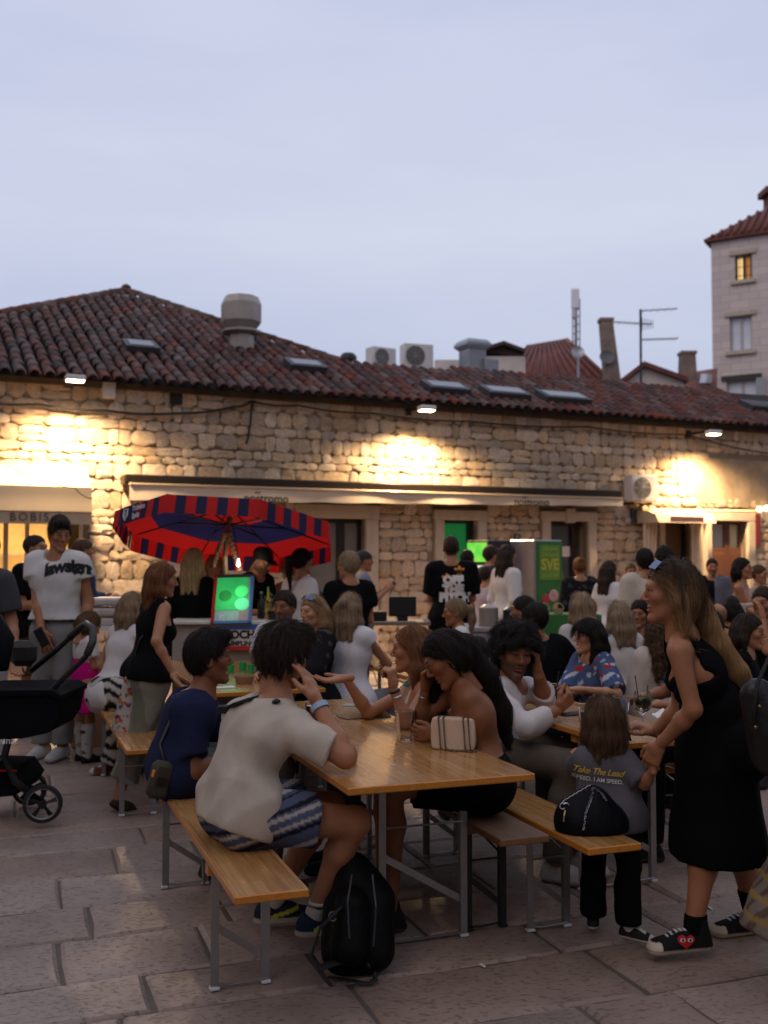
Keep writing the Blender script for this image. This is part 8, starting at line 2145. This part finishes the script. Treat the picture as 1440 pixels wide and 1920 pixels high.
bg(1088, 1113, 8.0, 12, 'woman with long ash blond hair and white top seen from behind', dict(kind='long', len=.28, slen=.12), 'ash', shirt('tee', (.5, .46, .45)), pants(BLK), seat=.48, q='mid', female=True, strand=1300, streak=(.36, .26, .16))
bg(1158, 1131, 7.2, 20, 'ash blond woman in a white blouse with blue flowers', dict(kind='long', len=.22, slen=.12), 'ash', shirt('long', speckle((.55, .51, .47), ((.01, .12, .28), (.012, .08, .2)), 34, .95, 11), fit=.03), pants(BLK), seat=.48, q='mid', female=True, strand=1300, streak=(.30, .23, .16), arms=('table', 'table'))
bg(1199, 1127, 8.0, 150, 'dark haired woman in black facing the flowered blouse', dict(kind='long', len=.22), 'black', shirt('tee', BLK), pants(BLK), seat=.48, q='mid', female=True, skin='mid', strand=300)
bg(1238, 1152, 6.3, 4, 'woman with long wavy brown hair and cream top seen from behind', dict(kind='long', len=.34, w=1.15, amp=.007, curly=1, slen=.10, frizz=.012), 'brown', shirt('long', (.50, .43, .37), fit=.03), pants(BLK), seat=.48, q='mid', female=True, strand=2000, streak=(.14, .085, .05))
J = fit(1318, 1142, 5.6, 92, .48, arms=('table', 'table')); J['elL'], J['wrL'] = P(1295, 1330, 5.35), P(1245, 1322, 5.5)
person(J, 'man in a navy tee seated behind the leaning woman', 'mid', SHORT, 'dark', [shirt('tee', NAVY, fit=.025, sleeve=.9), pants(BLK)], S_BLK, 'mid')
(pw, _), J = bg(1430, 1102, 7.6, 140, 'man in glasses with his hand at his chin', SHORT, 'dark', shirt('tee', BLK), pants(BLK), seat=.48, q='mid', arms=('chin', 'table'), skin='fair', beard=.3)
bg(1405, 1153, 6.2, -118, 'dark haired woman in black turning away behind the leaning woman', dict(kind='long', len=.14), 'dark', shirt('long', BLK), pants(BLK), seat=.48, q='near', female=True, strand=900, skin='fair')
bg(1344, 1131, 8.3, 10, 'bald man seen from behind among the crowd', None, 'brown', shirt('tee', (.2, .18, .17)), pants(BLK), seat=.48, bald=True)
bg(1372, 1119, 8.9, -20, 'dark haired person seated below the white crop top', dict(kind='long', len=.12), 'black', shirt('tee', BLK), pants(BLK), seat=.48, female=True)
bg(1310, 1112, 9.2, 30, 'brown haired person seated behind the long blond hair', dict(kind='long', len=.12), 'brown', shirt('tee', (.2, .12, .1)), pants(BLK), seat=.48, female=True)
# ---------------- the passer by at the right edge with the big bag
J = pose(1.74, 3.78, 1.70, 95, None, female=True, arms=('down', 'down'))
J['skirt_to'] = P(1502, 1768, 3.82)
plaid = lambda c: np.where((np.sin(c['p'][:, 2] * 95) > .75)[:, None], np.array((.30, .21, .07)), np.where((np.sin(c['p'][:, 0] * 120 + c['p'][:, 1] * 90) > .5)[:, None], np.array((.13, .085, .065)), np.array((.21, .17, .14))))
person(J, 'passer by in black with a long plaid skirt at the frame edge', 'fair', LONG, 'brown', [shirt('long', BLK, fit=.02), skirt(J, plaid, .8, .16, .25, .12, wr=.012)], None, 'near', strand=300)
c = P(1430, 1345, 3.66); t = empty('leather_bag', tuple(c), 0, 'big black leather shoulder bag with brass studs at the frame edge', 'bag')
blob('body', c - .34, c + .34, .011, [((c + V3(-.02, 0, .08), c + V3(.06, .0, -.10), .06, .11), dict(k=.05, squash=(V3(0, 1, 0), .7))), ((c + V3(.08, 0, .02), c + V3(.12, .0, -.10), .08, .10), dict(k=.05))], (.011, .010, .010), pm('black_leather', attr='Col', rough=.35, var=.2, vscale=8, bump=.5, bscale=25), t, wr=.006)
mb = MB(); mb.tube([c + V3(-.06, -.07, -.02), c + V3(-.04, -.06, .12), c + V3(.06, -.02, .30), c + V3(.12, .05, .45)], .014, 8, flat=.4); mb.build('strap', pm('strap_black', (.014, .014, .015)), t, smooth=True)
for dx, dz in ((-.055, -.02), (.02, -.14), (-.04, .05)): mb = MB(); mb.lathe(c + V3(dx, -.085, dz), [(.001, -.006), (.008, 0), (.001, .006)], 8); mb.build('stud', pm('worn_brass', (.35, .24, .12)), t, smooth=True)
print('PEOPLE', N_PERSON)
